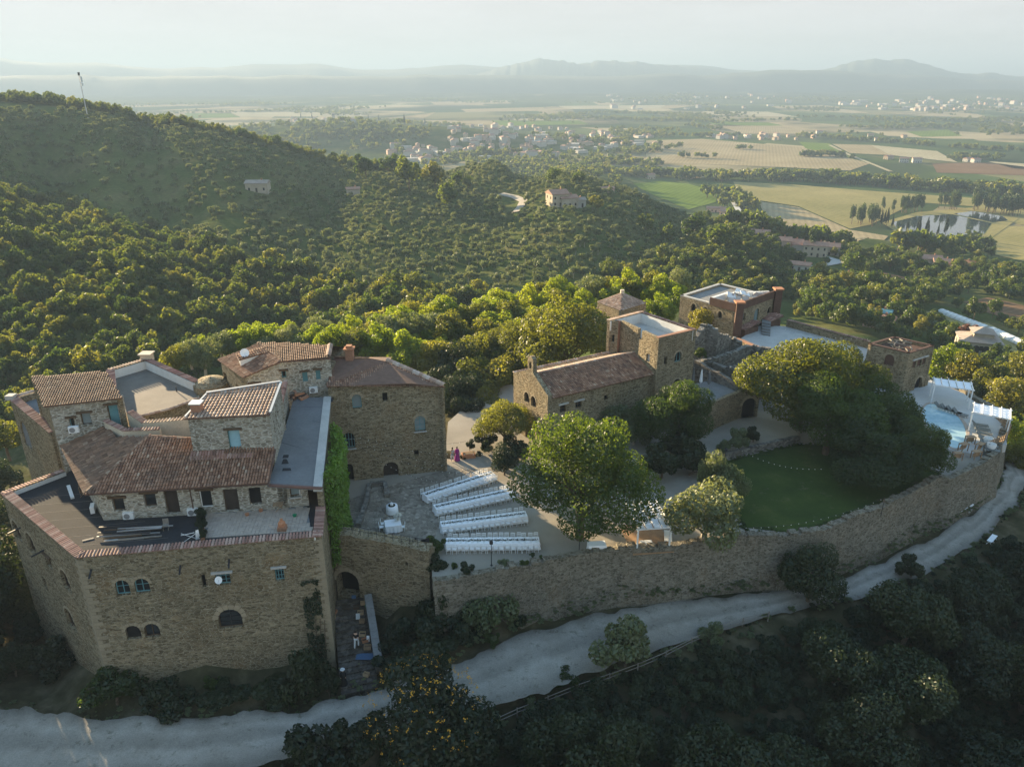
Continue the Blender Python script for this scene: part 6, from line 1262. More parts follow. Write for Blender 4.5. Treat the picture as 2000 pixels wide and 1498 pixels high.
WOODS = [[(-260, 380), (0, 385), (120, 402), (260, 452), (420, 485), (560, 535), (760, 575), (980, 592), (1040, 640), (880, 640), (640, 720), (300, 760), (150, 800), (-100, 900), (-260, 900)],
         [(1180, 545), (1330, 505), (1400, 455), (1440, 452), (1520, 480), (1560, 520), (1640, 545), (1560, 590), (1330, 590), (1200, 580)],
         [(1540, 560), (1640, 540), (1760, 572), (1810, 600), (1840, 640), (1870, 700), (1820, 690), (1700, 660), (1560, 625)],
         [(1240, 362), (1300, 400), (1420, 448), (1400, 458), (1260, 388)], [(1640, 505), (1800, 530), (1880, 585), (1800, 600), (1700, 560)], [(1900, 700), (2060, 740), (2060, 900), (1960, 860), (1840, 770), (1840, 720)], [(1880, 530), (2060, 540), (2060, 600), (1930, 580)]]
inw = np.zeros(len(gx), bool)
for w_ in WOODS: inw |= inpoly(a, b, w_)
rightside = a > 1500
ok = inw & ~mask_clear(a, b) & (d > 90) & (rs.rand(len(gx)) < np.where(rightside, .74, .96)) & ~inpoly(gx, gy, [(-19, 70), (-45, 60), (-55, 75), (-45, 85), (-18, 85)]) & ~inpoly(gx, gy, [(p.x, p.y) for p in PLAT])
woods = sorted([(float(dd), (x, y, zz), float(pa)) for dd, x, y, zz, pa in zip(d[ok], gx[ok], gy[ok], z[ok], a[ok])])
gx, gy, rs = scatter_xy(-460, 40, 520, 600, 5, 5); z, a, b, d = pts_of(gx, gy); crest_y = np.interp(a, [-300, 0, 90, 172, 300, 440, 540, 640, 760], [150, 186, 194, 204, 222, 250, 276, 305, 322])
ok = (np.abs(b - crest_y - 14) < 14) & (a < 780) & (a > -300)
crestw = [(float(dd), (x, y, zz), float(pa)) for dd, x, y, zz, pa in zip(d[ok], gx[ok], gy[ok], z[ok], a[ok])]
# a few big trees standing in the olive groves, and the knoll below
for i, (cx, cy_, w, kd) in enumerate(sorted(((715, 330, 46, 'woodb'), (760, 325, 40, 'woodb'), (800, 345, 56, 'wood'), (850, 350, 44, 'wood'), (890, 350, 34, 'woodb'), (915, 357, 26, 'woodb'), (945, 297, 18, 'woodb'), (540, 278, 26, 'woodb'), (870, 385, 50, 'wood'), (1080, 345, 30, 'woodb'), (1130, 352, 26, 'woodb'), (1390, 460, 60, 'woodb'), (1350, 450, 46, 'woodb'), (1420, 470, 44, 'wood'), (1260, 440, 34, 'wood'), (1300, 460, 34, 'wood'), (1165, 400, 30, 'wood')))):
    p = hit(cx, cy_ + w * .55); dep = float(proj(p.x, p.y, p.z)[2]); s = w / 2 * dep / F / 3.2; plant(kd, p, s, 'large green tree standing among the olive groves of the far hillside', 'large trees among the olive groves')
def variety(kd): return [v for v in range(len(PROTO[kd]))]
oln = olives[:290]; olrest = olives[290:]
for d_, p in oln: plant('olive', p, R.uniform(.65, 1.1), 'small grey-green olive tree in the grove on the hillside', 'olive trees of the hillside grove')
wn = woods[:290]; wrest = woods[290:] + crestw
for d_, p, pa in wn:
    plant('woodb' if R.random() < (.45 if pa > 1500 else .16) else ('yellow' if R.random() < .03 and pa > 1400 else 'wood'), (p[0], p[1], p[2] - .4), R.uniform(.55, 1.0), 'leafy tree in the dense wood behind the castle', 'trees of the dense wood')
def src(kd): return [o for o in bpy.data.objects if o.type == 'MESH' and o.data in [c for c, t in PROTO[kd]]]
def first_objs(kd):
    out = []
    for c, t in PROTO[kd]:
        for o in bpy.data.objects:
            if o.type == 'MESH' and o.data == c: out.append(o); break
    return out
so = first_objs('olive'); gn_scatter('olive_grove', 'olive grove covering the terraced far hillside', 'olive grove', [(*p, (s, s, s * R.uniform(.85, 1.1)), R.uniform(0, 6.28), R.randrange(len(so))) for d_, p in olrest for s in (R.uniform(.6, 1.1),)], so)
sw_ = first_objs('wood') + first_objs('woodb')[:1]; gn_scatter('woodland', 'dense dark green wood filling the valley and crests', 'woodland', [(p[0], p[1], p[2] - .5, (s, s, s), R.uniform(0, 6.28), R.choice([0, 0, 1, 1, 2, 2, 3] if pa < 1500 else [0, 1, 2, 3, 3])) for d_, p, pa in wrest for s in (R.choice([R.uniform(.5, .85), R.uniform(.5, .85), R.uniform(.8, 1.2)]),)], sw_)
# low brush and dry grass on the slopes near the road and under the woods
bo = first_objs('bush'); pts = []
gx, gy, rs = scatter_xy(-62, 95, 10, 66, 1.15, 8); z = H(gx, gy); near_road = np.full(len(gx), 99.)
for i in range(len(RC) - 1):
    for k in range(5):
        c_ = RC[i][0].lerp(RC[i + 1][0], k / 5); w_ = RC[i][1]; near_road = np.minimum(near_road, np.hypot(gx - c_.x, gy - c_.y) - w_)
below = np.zeros(len(gx), bool)
rx_ = np.array([(p.x, p.y) for p in RL]); yl = np.interp(gx, rx_[:, 0], rx_[:, 1]); below = (gy < yl - 1.0) & (near_road > .6)
for x, y, zz in zip(gx[below], gy[below], z[below]):
    if R.random() < .8: s = R.uniform(.5, 1.5); pts.append((x, y, zz - .1, (s, s, s * .85), R.uniform(0, 6.28), R.choice([0, 1, 2])))
gn_scatter('brush', 'dark low brush covering the steep slope below the road', 'brush', pts, bo)
# weeds along the road's inner edge and on the walls' feet
pts = []
for i in range(len(RU) - 1):
    n = int((RU[i + 1] - RU[i]).length * 5)
    for k in range(n):
        p = RU[i].lerp(RU[i + 1], R.random()); d_ = (RU[i] - RL[i]).normalized(); q_ = p + d_ * abs(R.gauss(.2, 1.1)) + d_ * -.3; s = R.uniform(.05, .16); pts.append((q_.x, q_.y, max(h1(q_.x, q_.y), -8), (s * 1.8, s * 1.8, s * .8), R.uniform(0, 6), R.choice([0, 1, 2])))
    for k in range(n // 2):
        p = RL[i].lerp(RL[i + 1], R.random()); q_ = p - d_ * abs(R.gauss(.3, .8)); s = R.uniform(.08, .3); pts.append((q_.x, q_.y, h1(q_.x, q_.y), (s * 1.5, s * 1.5, s), R.uniform(0, 6), R.choice([0, 1, 2, 3])))
gn_scatter('weeds', 'low weeds along the edges of the gravel road', 'weeds', pts, first_objs('bush_olive') + first_objs('bush')[:1])
# rough grass along the edge of the lawn
pts = []; LW = [Z(a, b_, 0) for a, b_ in LAWN]
for i in range(len(LW)):
    a, b_ = LW[i], LW[(i + 1) % len(LW)]
    for k in range(int((b_ - a).length * 7)):
        p = a.lerp(b_, R.random()) + Vector((R.gauss(0, .22), R.gauss(0, .22), 0)); s = R.uniform(.05, .15); pts.append((p.x, p.y, 0, (s * 1.6, s * 1.6, s * .7), R.uniform(0, 6), R.choice([0, 1, 2])))
gn_scatter('rough_grass', 'rough grass tufts round the edge of the lawn', 'grass', pts, first_objs('bush_green'))
# --- the plain: tree belts, pond poplars, hedgerows
far_pts = []
def belt(pl, w, n, smin, smax, target):
    P = [hit(*p) for p in pl]; seg = [(P[i + 1] - P[i]).length for i in range(len(P) - 1)]; tot = sum(seg)
    for k in range(n):
        t_ = R.random() * tot; i = 0
        while t_ > seg[i] and i < len(seg) - 1: t_ -= seg[i]; i += 1
        p = P[i].lerp(P[i + 1], t_ / seg[i]); d_ = (P[i + 1] - P[i]).normalized(); p = p + Vector((-d_.y, d_.x, 0)) * R.gauss(0, w); s = R.uniform(smin, smax); target.append(((p.x, p.y, h1(p.x, p.y) - .4), s))
river = []; belt([(1230, 345), (1290, 345), (1360, 350), (1430, 352), (1500, 350), (1600, 356), (1700, 362), (1800, 370), (1900, 376), (2080, 388)], 11, 250, 1.0, 1.7, river); belt([(1150, 335), (1200, 340), (1260, 345)], 18, 40, .7, 1.3, river)
belt([(1390, 390), (1415, 385), (1440, 400), (1460, 418)], 7, 26, .9, 1.7, river); belt([(1440, 440), (1500, 460), (1560, 475), (1650, 485)], 8, 44, .8, 1.4, river); belt([(1730, 490), (1780, 494), (1850, 492), (1880, 480)], 7, 26, 1.0, 1.7, river)
river.sort(key=lambda q_: q_[0][1])
for p, s in river[:260]: plant('far', p, s, 'leafy tree of the belts edging the valley fields', 'trees of the valley field belts')
far_pts += river[260:]
def poplars(pl, n, kd, lab, grp, s0=.8, s1=1.2, w=2.5):
    o_ = []; belt(pl, w, n, s0, s1, o_); o_.sort()
    for p, s in o_: plant(kd, p, s, lab, grp)
poplars([(1668, 440), (1690, 438), (1712, 434)], 14, 'poplar', 'poplar of the clump left of the ponds', 'poplars left of the ponds', .85, 1.05, 5)
poplars([(1735, 418), (1770, 414), (1800, 414)], 14, 'poplar', 'poplar of the row on the far bank of the large pond', 'poplars on the far pond bank', .8, 1.1, 4)
poplars([(1830, 408), (1850, 408), (1866, 412)], 9, 'poplar', 'poplar of the clump between the two ponds', 'poplars between the ponds', .9, 1.2, 4)
poplars([(1900, 410), (1930, 412), (1960, 416), (1985, 424)], 30, 'poplar', 'poplar of the thick stand right of the ponds', 'poplars right of the ponds', 1.0, 1.3, 7)
poplars([(1720, 440), (1740, 450), (1770, 456), (1800, 460), (1850, 466)], 12, 'cypress', 'small dark conifer along the near bank of the pond', 'conifers on the near pond bank', 1.0, 1.7, 3)
poplars([(1436, 412), (1446, 418)], 3, 'yellow', 'yellowing tree by the field edge', 'yellowing trees by the field', .8, 1.1, 3)
for i, (cx, cy_, kd, s) in enumerate(((1650, 575, 'yellow', 1.1), (1700, 640, 'yellow', .9), (1660, 545, 'woodb', 1.6), (1720, 520, 'woodb', 1.5), (1580, 500, 'poplar', .9), (1560, 520, 'woodb', 1.3), (1600, 545, 'yellow', 1.0), (1880, 690, 'red', 1.4), (1795, 655, 'yellow', .8))):
    plant(kd, hit(cx, cy_), s, ['golden tree left below the palace', 'yellow shrub-like tree behind the upper terrace', 'round tree beside the sheds', 'tall green tree left of the farm', 'slim poplar by the row houses', 'dense tree in front of the white shed', 'orange tipped tree near the sheds', 'red-brown tree beside the arcaded farmhouse', 'yellow tree right of the timber-heaped tower'][i])
# hedgerows and copses of the far plain
rs = np.random.RandomState(12)
for k in range(85):
    r_ = rs.uniform(820, 4300) ; az = math.radians(rs.uniform(-38, 40)); cx, cy_ = r_ * math.sin(az), r_ * math.cos(az); a = rs.choice([rs.normal(.15, .25), rs.normal(1.5, .3)]); L_ = rs.uniform(60, 420) * (1 + r_ / 4000); n = int(L_ / 11); wd_ = rs.choice([3, 6, 22]) * (1 + r_ / 3000)
    for i in range(n * (3 if wd_ > 20 else 1)):
        t_ = rs.uniform(-.5, .5) * L_; x = cx + math.cos(a) * t_ + rs.normal() * wd_; y = cy_ + math.sin(a) * t_ + rs.normal() * wd_
        ppx, ppy, _ = proj(np.array([x]), np.array([y]), np.array([PLAIN])); 
        if ppx[0] > 1230 and 250 < ppy[0] < 480 and not (ppy[0] < 268): continue
        far_pts.append(((x, y, 0), rs.uniform(.7, 1.5)))
for pl, w, n in (([(700, 236), (760, 240), (820, 244), (900, 248)], 22, 130), ([(480, 245), (560, 242), (660, 240), (720, 238)], 25, 130), ([(560, 262), (640, 270), (760, 262), (840, 262)], 30, 150), ([(470, 270), (520, 285), (600, 296)], 26, 90), ([(1150, 222), (1250, 222), (1340, 226), (1380, 230)], 22, 150), ([(1040, 232), (1150, 232), (1240, 236), (1380, 236)], 22, 160), ([(1420, 240), (1500, 236), (1560, 236)], 10, 50), ([(1540, 230), (1700, 232), (1900, 238), (2060, 240)], 22, 130),
                 ([(1640, 250), (1760, 252), (1900, 246)], 16, 80), ([(1570, 268), (1680, 276), (1780, 282), (1860, 290), (2060, 300)], 9, 110), ([(1280, 268), (1360, 268), (1440, 268)], 10, 40), ([(1435, 292), (1470, 292)], 4, 8), ([(1330, 308), (1400, 310)], 2, 9), ([(1560, 306), (1620, 306), (1670, 312)], 7, 42), ([(1850, 312), (1900, 312), (1950, 310)], 9, 30), ([(1150, 318), (1230, 322), (1290, 326)], 16, 60), ([(1110, 300), (1250, 300), (1330, 284)], 14, 60), ([(880, 310), (960, 300), (1080, 306)], 16, 70)):
    o_ = []; belt(pl, w, n, .7, 1.4, o_); far_pts += o_
X_ = np.array([p[0] for p, s in far_pts]); Y_ = np.array([p[1] for p, s in far_pts]); Z_ = H(X_, Y_) - .4
fo = first_objs('far'); gn_scatter('plain_trees', 'hedgerows and copses dotted over the hazy plain', 'hedgerows', [(x, y, zz, (s[1], s[1], s[1] * .9), R.uniform(0, 6.28), R.randrange(len(fo))) for x, y, zz, s in zip(X_, Y_, Z_, far_pts)], fo)
# scattered trees between houses on the lower right slope
gx, gy, rs = scatter_xy(60, 420, 200, 560, 8.0, 14); z, a, b, d = pts_of(gx, gy)
ok = inpoly(a, b, [(1480, 440), (1560, 480), (1660, 492), (1740, 490), (1890, 492), (2080, 540), (2080, 760), (1860, 700), (1700, 640), (1560, 540), (1470, 470)]) & ~mask_clear(a, b) & (rs.rand(len(gx)) < .5) & (d > 150)
low = sorted([(float(dd), (x, y, zz - .3)) for dd, x, y, zz in zip(d[ok], gx[ok], gy[ok], z[ok])])
for i, (d_, p) in enumerate(low[:240]): plant(R.choice(['woodb', 'wood', 'wood', 'olive']), p, R.uniform(.6, 1.3), 'scattered tree of the gardens on the lower right slope', 'garden trees of the lower slope', name='garden_tree')
# ------------------------------------------------------------------ dining tables, chairs
def cloth_table(L_, D_, h, name, label, loc, rz, group):
    e = empty(name, loc, rz, label, 'table', group)
    MB().box(-L_ / 2, L_ / 2, -D_ / 2, D_ / 2, h - .06, h - .008).build('table_top', 'wood', e, world=False)
    for x in np.linspace(-L_ / 2 + .3, L_ / 2 - .3, max(2, int(L_ / 2.2))):
        for y in (-D_ / 2 + .12, D_ / 2 - .12): MB().box(x - .03, x + .03, y - .03, y + .03, 0, h - .06).build('leg', 'wood_dark', e, world=False)
    per = []; st_ = .11
    for (ax, ay), (bx, by) in (((-L_ / 2, -D_ / 2), (L_ / 2, -D_ / 2)), ((L_ / 2, -D_ / 2), (L_ / 2, D_ / 2)), ((L_ / 2, D_ / 2), (-L_ / 2, D_ / 2)), ((-L_ / 2, D_ / 2), (-L_ / 2, -D_ / 2))):
        n = max(4, int(math.hypot(bx - ax, by - ay) / st_))
        for i in range(n): per.append((ax + (bx - ax) * i / n, ay + (by - ay) * i / n, (by - ay) / math.hypot(bx - ax, by - ay), -(bx - ax) / math.hypot(bx - ax, by - ay)))
    n = len(per); vs = []
    for k, z in enumerate((h, h - .02, h * .5, .06)):
        for i, (x, y, nx_, ny_) in enumerate(per): o_ = (0, .012, .05, .09)[k] + (.045 * math.sin(i * 1.9) + .03 * math.sin(i * .83 + 1)) * (0, 0, .6, 1)[k]; vs.append((x + nx_ * o_, y + ny_ * o_, z))
    fs = [tuple(range(n))] + [(k * n + i, k * n + (i + 1) % n, (k + 1) * n + (i + 1) % n, (k + 1) * n + i) for k in range(3) for i in range(n)]
    c = MB().add(vs, fs).build('tablecloth', 'cloth', None, world=False); c.location = loc; c.rotation_euler = (0, 0, rz); tag(c, label.replace('table', 'tablecloth', 1) if False else 'white cloth draped over the ' + label, 'tablecloth', 'white tablecloths')
    return e
def make_chair():
    e = empty('banquet_chair', (0, 0, 0)); MB().box(-.2, .2, -.2, .2, .43, .47).build('seat', 'white_paint', e, world=False)
    for x in (-.18, .18):
        MB().bar((x, -.18, 0), (x, -.18, .43), .035).build('leg', 'white_paint', e, world=False); MB().bar((x, .18, 0), (x, .18, .43), .035).build('leg', 'white_paint', e, world=False)
    b = MB(); b.bar((-.18, .19, .43), (-.18, .24, .92), .035).bar((.18, .19, .43), (.18, .24, .92), .035).bar((-.19, .24, .9), (.19, .24, .9), .04).bar((-.18, .225, .72), (.18, .225, .72), .03)
    for x in (-.09, 0, .09): b.bar((x, .2, .47), (x, .235, .9), .02)
    b.build('backrest', 'white_paint', e, world=False); return e
chair0 = None
ORD = ['rearmost', 'second from the keep', 'third from the keep', 'front']
for k, ((x0, y0), (x1, y1)) in enumerate((((829, 966), (963, 923)), ((849, 990), (1000, 957)), ((861, 1023), (1028, 1002)), ((871, 1056), (1053, 1054)))):
    a = Z(x0, y0, .78); b_ = Z(x1, y1, .78); a.z = b_.z = 0; d = b_ - a; L_ = d.length; rz = math.atan2(d.y, d.x); c = (a + b_) / 2; dn = d.normalized(); nn = Vector((-dn.y, dn.x, 0))
    cloth_table(L_, 1.0, .77, 'banquet_table', f'long {ORD[k]} dining table of the courtyard banquet', c, rz, 'long dining tables')
    # garland and place settings
    n = int(L_ * 90); t_ = NR.uniform(-L_ / 2 + .1, L_ / 2 - .1, n); cc_ = np.stack([t_, NR.normal(size=n) * .07, .79 + np.abs(NR.normal(size=n)) * .035], -1); v_, q_ = leaf_cards(cc_, np.tile([0, 0, 1.], (n, 1)), .055)
    g = link('table_garland', np_mesh('table_garland', v_, q_, 'leaf_dark'), None, False, c, rz); tag(g, f'dark leafy garland along the {ORD[k]} dining table', 'garland', 'table garlands')
    ps = MB(); ns = int(L_ / .53)
    for i in range(ns):
        x = -L_ / 2 + (i + .5) * L_ / ns
        for s in (-1, 1): ps.lathe([(.06, .0), (.13, .015)], (x, s * .32, .775), 8); ps.lathe([(.03, 0), (.008, .01), (.008, .08), (.035, .11), (.03, .19)], (x + .12, s * .17, .775), 6)
        if i % 3 == 0: ps.lathe([(.04, 0), (.04, .12)], (x, 0.0, .78), 6)
    p_ = ps.build('place_settings', 'ac_white', None, world=False); p_.location = c; p_.rotation_euler = (0, 0, rz); tag(p_, f'plates and glasses set along the {ORD[k]} dining table', 'tableware', kind='stuff')
    for side in (-1, 1):
        for i in range(ns):
            x = -L_ / 2 + (i + .5) * L_ / ns + R.uniform(-.05, .05); off = (.72 + R.uniform(-.05, .1)) * side; p = c + dn * x + nn * off
            lb = f'white slatted chair {"behind" if side > 0 else "in front of"} the {ORD[k]} dining table'
            if chair0 is None: chair0 = make_chair(); ch_ = chair0; ch_.location = p; ch_.rotation_euler = (0, 0, rz + (0 if side > 0 else math.pi) + R.uniform(-.08, .08))
            else: ch_ = copy_tree(chair0, loc=p, rz=rz + (0 if side > 0 else math.pi) + R.uniform(-.08, .08))
            tag(ch_, lb, 'chair', f'chairs of the {ORD[k]} table, {"far" if side > 0 else "near"} side')
# cake table, gift table
e = empty('round_table', Z(766, 1000, 0), 0, 'small round table with white cloth and dark green ring', 'table'); MB().lathe([(.62, 0), (.6, .4), (.56, .76), (.0, .77)], (0, 0, 0), 22, False).build('tablecloth', 'cloth', e, world=False, smooth=True)
MB().lathe([(.35, 0), (.35, .04)], (0, 0, .77), 16).build('cake_board', 'leaf_dark', e, world=False)
ca = MB().lathe([(.16, 0), (.16, .14), (.11, .14), (.11, .26), (.0, .27)], (0, 0, 0), 14).build('cake', 'cloth', None, world=False); ca.location = Z(766, 1000, 0) + Vector((0, 0, .81)); tag(ca, 'small white tiered cake on the round table', 'cake')
gp = Z(768, 1034, 0); cloth_table(1.5, 1.2, .77, 'gift_table', 'rectangular table beside the round cake table', gp, .25, None)
bq = empty('bouquet', gp + Vector((.45, .35, .77)), 0, 'large white flower bouquet on the rectangular table', 'flowers'); n = 260; dv = rdir(n); v_, q_ = leaf_cards(dv * np.array([.38, .38, .4]) * NR.uniform(.7, 1.05, (n, 1)) + np.array([0, 0, .5]), dv, .075)
MB().lathe([(.08, 0), (.12, .2)], (0, 0, 0), 8).build('vase', 'ac_white', bq, world=False); link('leaves', np_mesh('leaves', v_[:400], q_[:100], 'leaf_bright'), bq, False); link('blooms', np_mesh('blooms', v_, q_, 'flower_white'), bq, False)
for i, (dx, dy, a) in enumerate(((-1.05, -.25, 1.7), (-1.0, .35, 1.7), (.95, -.2, -1.4))): tag(copy_tree(chair0, loc=gp + Vector((dx, dy, 0)), rz=a), ['white chair at left of the bouquet table, front', 'white chair at left of the bouquet table, rear', 'white chair at right of the bouquet table'][i], 'chair')
wt = Z(1165, 1075, 0); cloth_table(1.6, .8, .77, 'side_table', 'cloth-covered side table under the huge tree near the wall', wt, .1, None)
# ------------------------------------------------------------------ people
def skin_mesh(name, pts, edges, rad, mat, parent, sub=1):
    me = bpy.data.meshes.new(name); me.from_pydata(pts, edges, []); me.update(); me.materials.append(MAT[mat]); o = link(name, me, parent, False)
    sk = o.modifiers.new('skin', 'SKIN'); sk.use_smooth_shade = True
    for i, r in enumerate(rad): me.skin_vertices[0].data[i].radius = r if hasattr(r, '__len__') else (r, r)
    me.skin_vertices[0].data[0].use_root = True
    o.modifiers.new('sub', 'SUBSURF').levels = sub; o.modifiers['sub'].render_levels = sub; return o
def person(loc, rz, h, label, top, bottom, dress=False, hat=False, step=.12):
    e = empty('person', loc, rz, label, 'person'); k = h / 1.7
    P = [(0, 0, .95), (0, .01, 1.15), (0, 0, 1.38), (0, 0, 1.48), (0, -.01, 1.6), (-.17, 0, 1.4), (-.21, .03, 1.14), (-.2, -.06, .9), (-.2, -.1, .8), (.17, 0, 1.4), (.21, .03, 1.14), (.19, -.06, .9), (.19, -.1, .8), (-.09, 0, .9), (-.1, -step, .5), (-.1, -step + .05, .09), (-.1, -step - .1, .05), (.09, 0, .9), (.1, step * .6, .5), (.1, step + .05, .09), (.1, step - .1, .05)]
    E = [(0, 1), (1, 2), (2, 3), (3, 4), (2, 5), (5, 6), (6, 7), (7, 8), (2, 9), (9, 10), (10, 11), (11, 12), (0, 13), (13, 14), (14, 15), (15, 16), (0, 17), (17, 18), (18, 19), (19, 20)]
    rad = [(.13, .1), (.12, .09), (.15, .1), .05, .095, .055, .045, .035, .04, .055, .045, .035, .04, .085, .06, .04, .035, .085, .06, .04, .035]
    P = [(x * k, y * k, z * k) for x, y, z in P]
    skin_mesh('body', P, E, [tuple(a * k for a in r) if hasattr(r, '__len__') else r * k for r in rad], 'skin', e)
    MB().lathe([(.03, -.09), (.1, -.05), (.115, .02), (.09, .09), (.0, .125)], (0, .012, 1.62 * k), 10, False).build('hair', 'hair', e, world=False, smooth=True)
    if dress:
        MB().lathe([(.34, .03), (.27, .45), (.17, .95), (.19, 1.2), (.2, 1.4), (.08, 1.47)], (0, 0, 0), 14, False).build('dress', top, e, world=False, smooth=True)
        skin_mesh('sleeves', [P[i] for i in (2, 5, 6, 7, 9, 10, 11)], [(0, 1), (1, 2), (2, 3), (0, 4), (4, 5), (5, 6)], [.1, .075, .065, .05, .075, .065, .05], top, e)
    else:
        skin_mesh('shirt', [P[i] for i in (0, 1, 2, 5, 6, 9, 10)], [(0, 1), (1, 2), (2, 3), (3, 4), (2, 5), (5, 6)], [(.15, .12), (.14, .11), (.17, .12), .075, .06, .075, .06], top, e)
        skin_mesh('trousers', [P[i] for i in (0, 13, 14, 15, 17, 18, 19)], [(0, 1), (1, 2), (2, 3), (0, 4), (4, 5), (5, 6)], [(.145, .115), .105, .078, .06, .105, .078, .06], bottom, e)
    if hat: MB().lathe([(.2, 0), (.19, .015), (.1, .02), (.09, .11), (.0, .12)], (0, 0, 1.68 * k), 12, False).build('hat', 'cloth_pale', e, world=False)
    return e
person(Z(893, 899, 0), .3, 1.68, 'person in long purple dress standing near the planter', 'cloth_purple', 'cloth_purple', dress=True)
person(Z(884, 901, 0), -.4, 1.72, 'person in pale shirt and trousers beside the purple dress', 'cloth_pale', 'cloth_pale')
person(Z(697, 1264, -5.05), 3.0, 1.74, 'person in dark top and pale trousers on the market stair', 'cloth_black', 'cloth_pale', step=.2)
person(Z(672, 1338, -6.12), .2, 1.68, 'person in long black dress with pale hat at the stair foot', 'cloth_black', 'cloth_black', dress=True, hat=True)
# ------------------------------------------------------------------ goods on the stair
def crate(loc, s, label, mat='card', h=.35, slats=True, rz=0):
    e = empty('crate', loc, rz, label, 'crate', 'goods along the market stair'); MB().box(-s, s, -s * .7, s * .7, 0, .04).build('base', mat, e, world=False)
    for y in (-s * .7, s * .7):
        for z in (.08, .2): MB().box(-s, s, y - .012, y + .012, z, z + .09).build('slat', mat, e, world=False)
    for x in (-s, s):
        for z in (.08, .2): MB().box(x - .012, x + .012, -s * .7, s * .7, z, z + .09).build('slat', mat, e, world=False)
    return e
def stair_z(p): f = max(0, min(.999, (V2(p) - V2(S0)).dot(sdir) / sdir.length_squared)); return -6.3 + (int(f * nst) + 1) * (2.3 / nst)
def on_stair(px, py):
    z = -5.2
    for _ in range(8): p = Z(px, py, z); z = stair_z(p)
    p.z = z; return p
for i, (px, py, m_) in enumerate(((704, 1196, 'card'), (707, 1215, 'wood'), (708, 1238, 'card'), (713, 1250, 'terracotta'), (718, 1266, 'wood'), (709, 1180, 'card'), (696, 1188, 'wood_dark'), (652, 1194, 'terracotta'), (649, 1208, 'card'), (716, 1322, 'card'))):
    crate(on_stair(px, py), R.uniform(.2, .3), ['brown crate near the gateway on the stair', 'wooden crate below the brown gateway crate', 'cardboard-coloured crate mid stair', 'reddish crate beside the mid-stair ones', 'lowest wooden crate of the stair row', 'small crate just under the gate arch', 'dark crate left of the gateway row', 'red crate at the left edge of the stair', 'pale crate at the left edge of the stair', 'lone crate near the stair foot'][i], m_, rz=R.uniform(-.4, .4))
for i, (px, py, m_, sc_) in enumerate(((719, 1252, 'cloth', (.12, .02, .5)), (650, 1182, 'cloth', (.22, .02, .4)), (691, 1168, 'cloth_blue', (.2, .02, .25)), (699, 1206, 'cloth_pale', (.18, .1, .5)))):
    p = on_stair(px, py); o = MB().add([(-sc_[0], -.05, 0), (sc_[0], -.05, 0), (sc_[0], .1, sc_[2]), (-sc_[0], .1, sc_[2]), (-sc_[0], .0, 0), (sc_[0], .0, 0), (sc_[0], .13, sc_[2]), (-sc_[0], .13, sc_[2])], [(0, 1, 2, 3), (4, 5, 6, 7), (0, 1, 5, 4), (3, 2, 6, 7), (1, 2, 6, 5), (0, 3, 7, 4)]).build('sign_board', m_, None, world=False); o.location = p
    tag(o, ['white price board leaning by the lower crates', 'white framed board at left of the stair head', 'small blue board under the gate arch', 'pale cloth-covered board on the stair'][i], 'board')
p = on_stair(713, 1282); o = MB().box(-.75, .75, -.38, .38, .005, .03).build('blue_mat', 'cloth_blue', None, world=False); o.location = p; tag(o, 'blue patterned mat spread on the lower stair', 'mat')
p = on_stair(719, 1190); o = MB().lathe([(.2, 0), (.26, .5), (.28, .5), (.0, .49)], (0, 0, 0), 12).build('bucket', 'green_plastic', None, world=False); o.location = p; tag(o, 'green plastic tub at the head of the stair wall', 'tub')
# ------------------------------------------------------------------ string lights
def string(a, b_, sag, label, nb=16, tail=None):
    a = Vector(a); b_ = Vector(b_); e = empty('string_light', b_ if b_.z < a.z else a, 0, label, 'string light', 'strings of garden lights'); pts = [a.lerp(b_, i / 20) - Vector((0, 0, sag * 4 * (i / 20) * (1 - i / 20))) for i in range(21)]; mb = MB()
    for i in range(20): mb.tube(pts[i], pts[i + 1], .012, n=4, cap=False)
    mb.build('wire', 'iron', e); bm_ = MB().lathe([(.012, .05), (.034, .02), (.034, -.02), (.0, -.04)], (0, 0, 0), 6, False).mesh('bulb', 'bulb')
    for i in range(nb): p = a.lerp(b_, (i + .5) / nb) - Vector((0, 0, sag * 4 * ((i + .5) / nb) * (1 - (i + .5) / nb) + .05)); link('bulb', bm_, e, True, p)
    for q in ([tail] if tail else []): MB().tube(b_, (b_.x, b_.y, q), .03, n=5).build('post', 'iron', e)
o0 = wk.at(*wk.uv(681, 852), .1)
for i, (px, py, z, lb) in enumerate(((858, 941, 2.6, 'left'), (925, 925, 2.6, 'second'), (990, 918, 3.0, 'third'), (1000, 880, 3.4, 'fourth'), (960, 850, 3.4, 'rear'))): string(o0 + Vector((.2 * i, 0, 0)), Z(px, py, z), 1.1, f'{lb} strand of lights fanning from the keep window', 18, 0.0)
string(Z(1425, 865, 3.4), Z(1610, 915, 3.0), 1.0, 'strand of lights crossing above the lawn', 17, 0.0); string(Z(1450, 1030, 1.6), Z(1728, 972, 2.6), .9, 'strand of lights along the wall side of lawn', 19, .5)
string(Z(1520, 640, 6.5), Z(1700, 662, 6.5), .5, 'strand of lights over the upper terrace parapet', 18, 4.0)
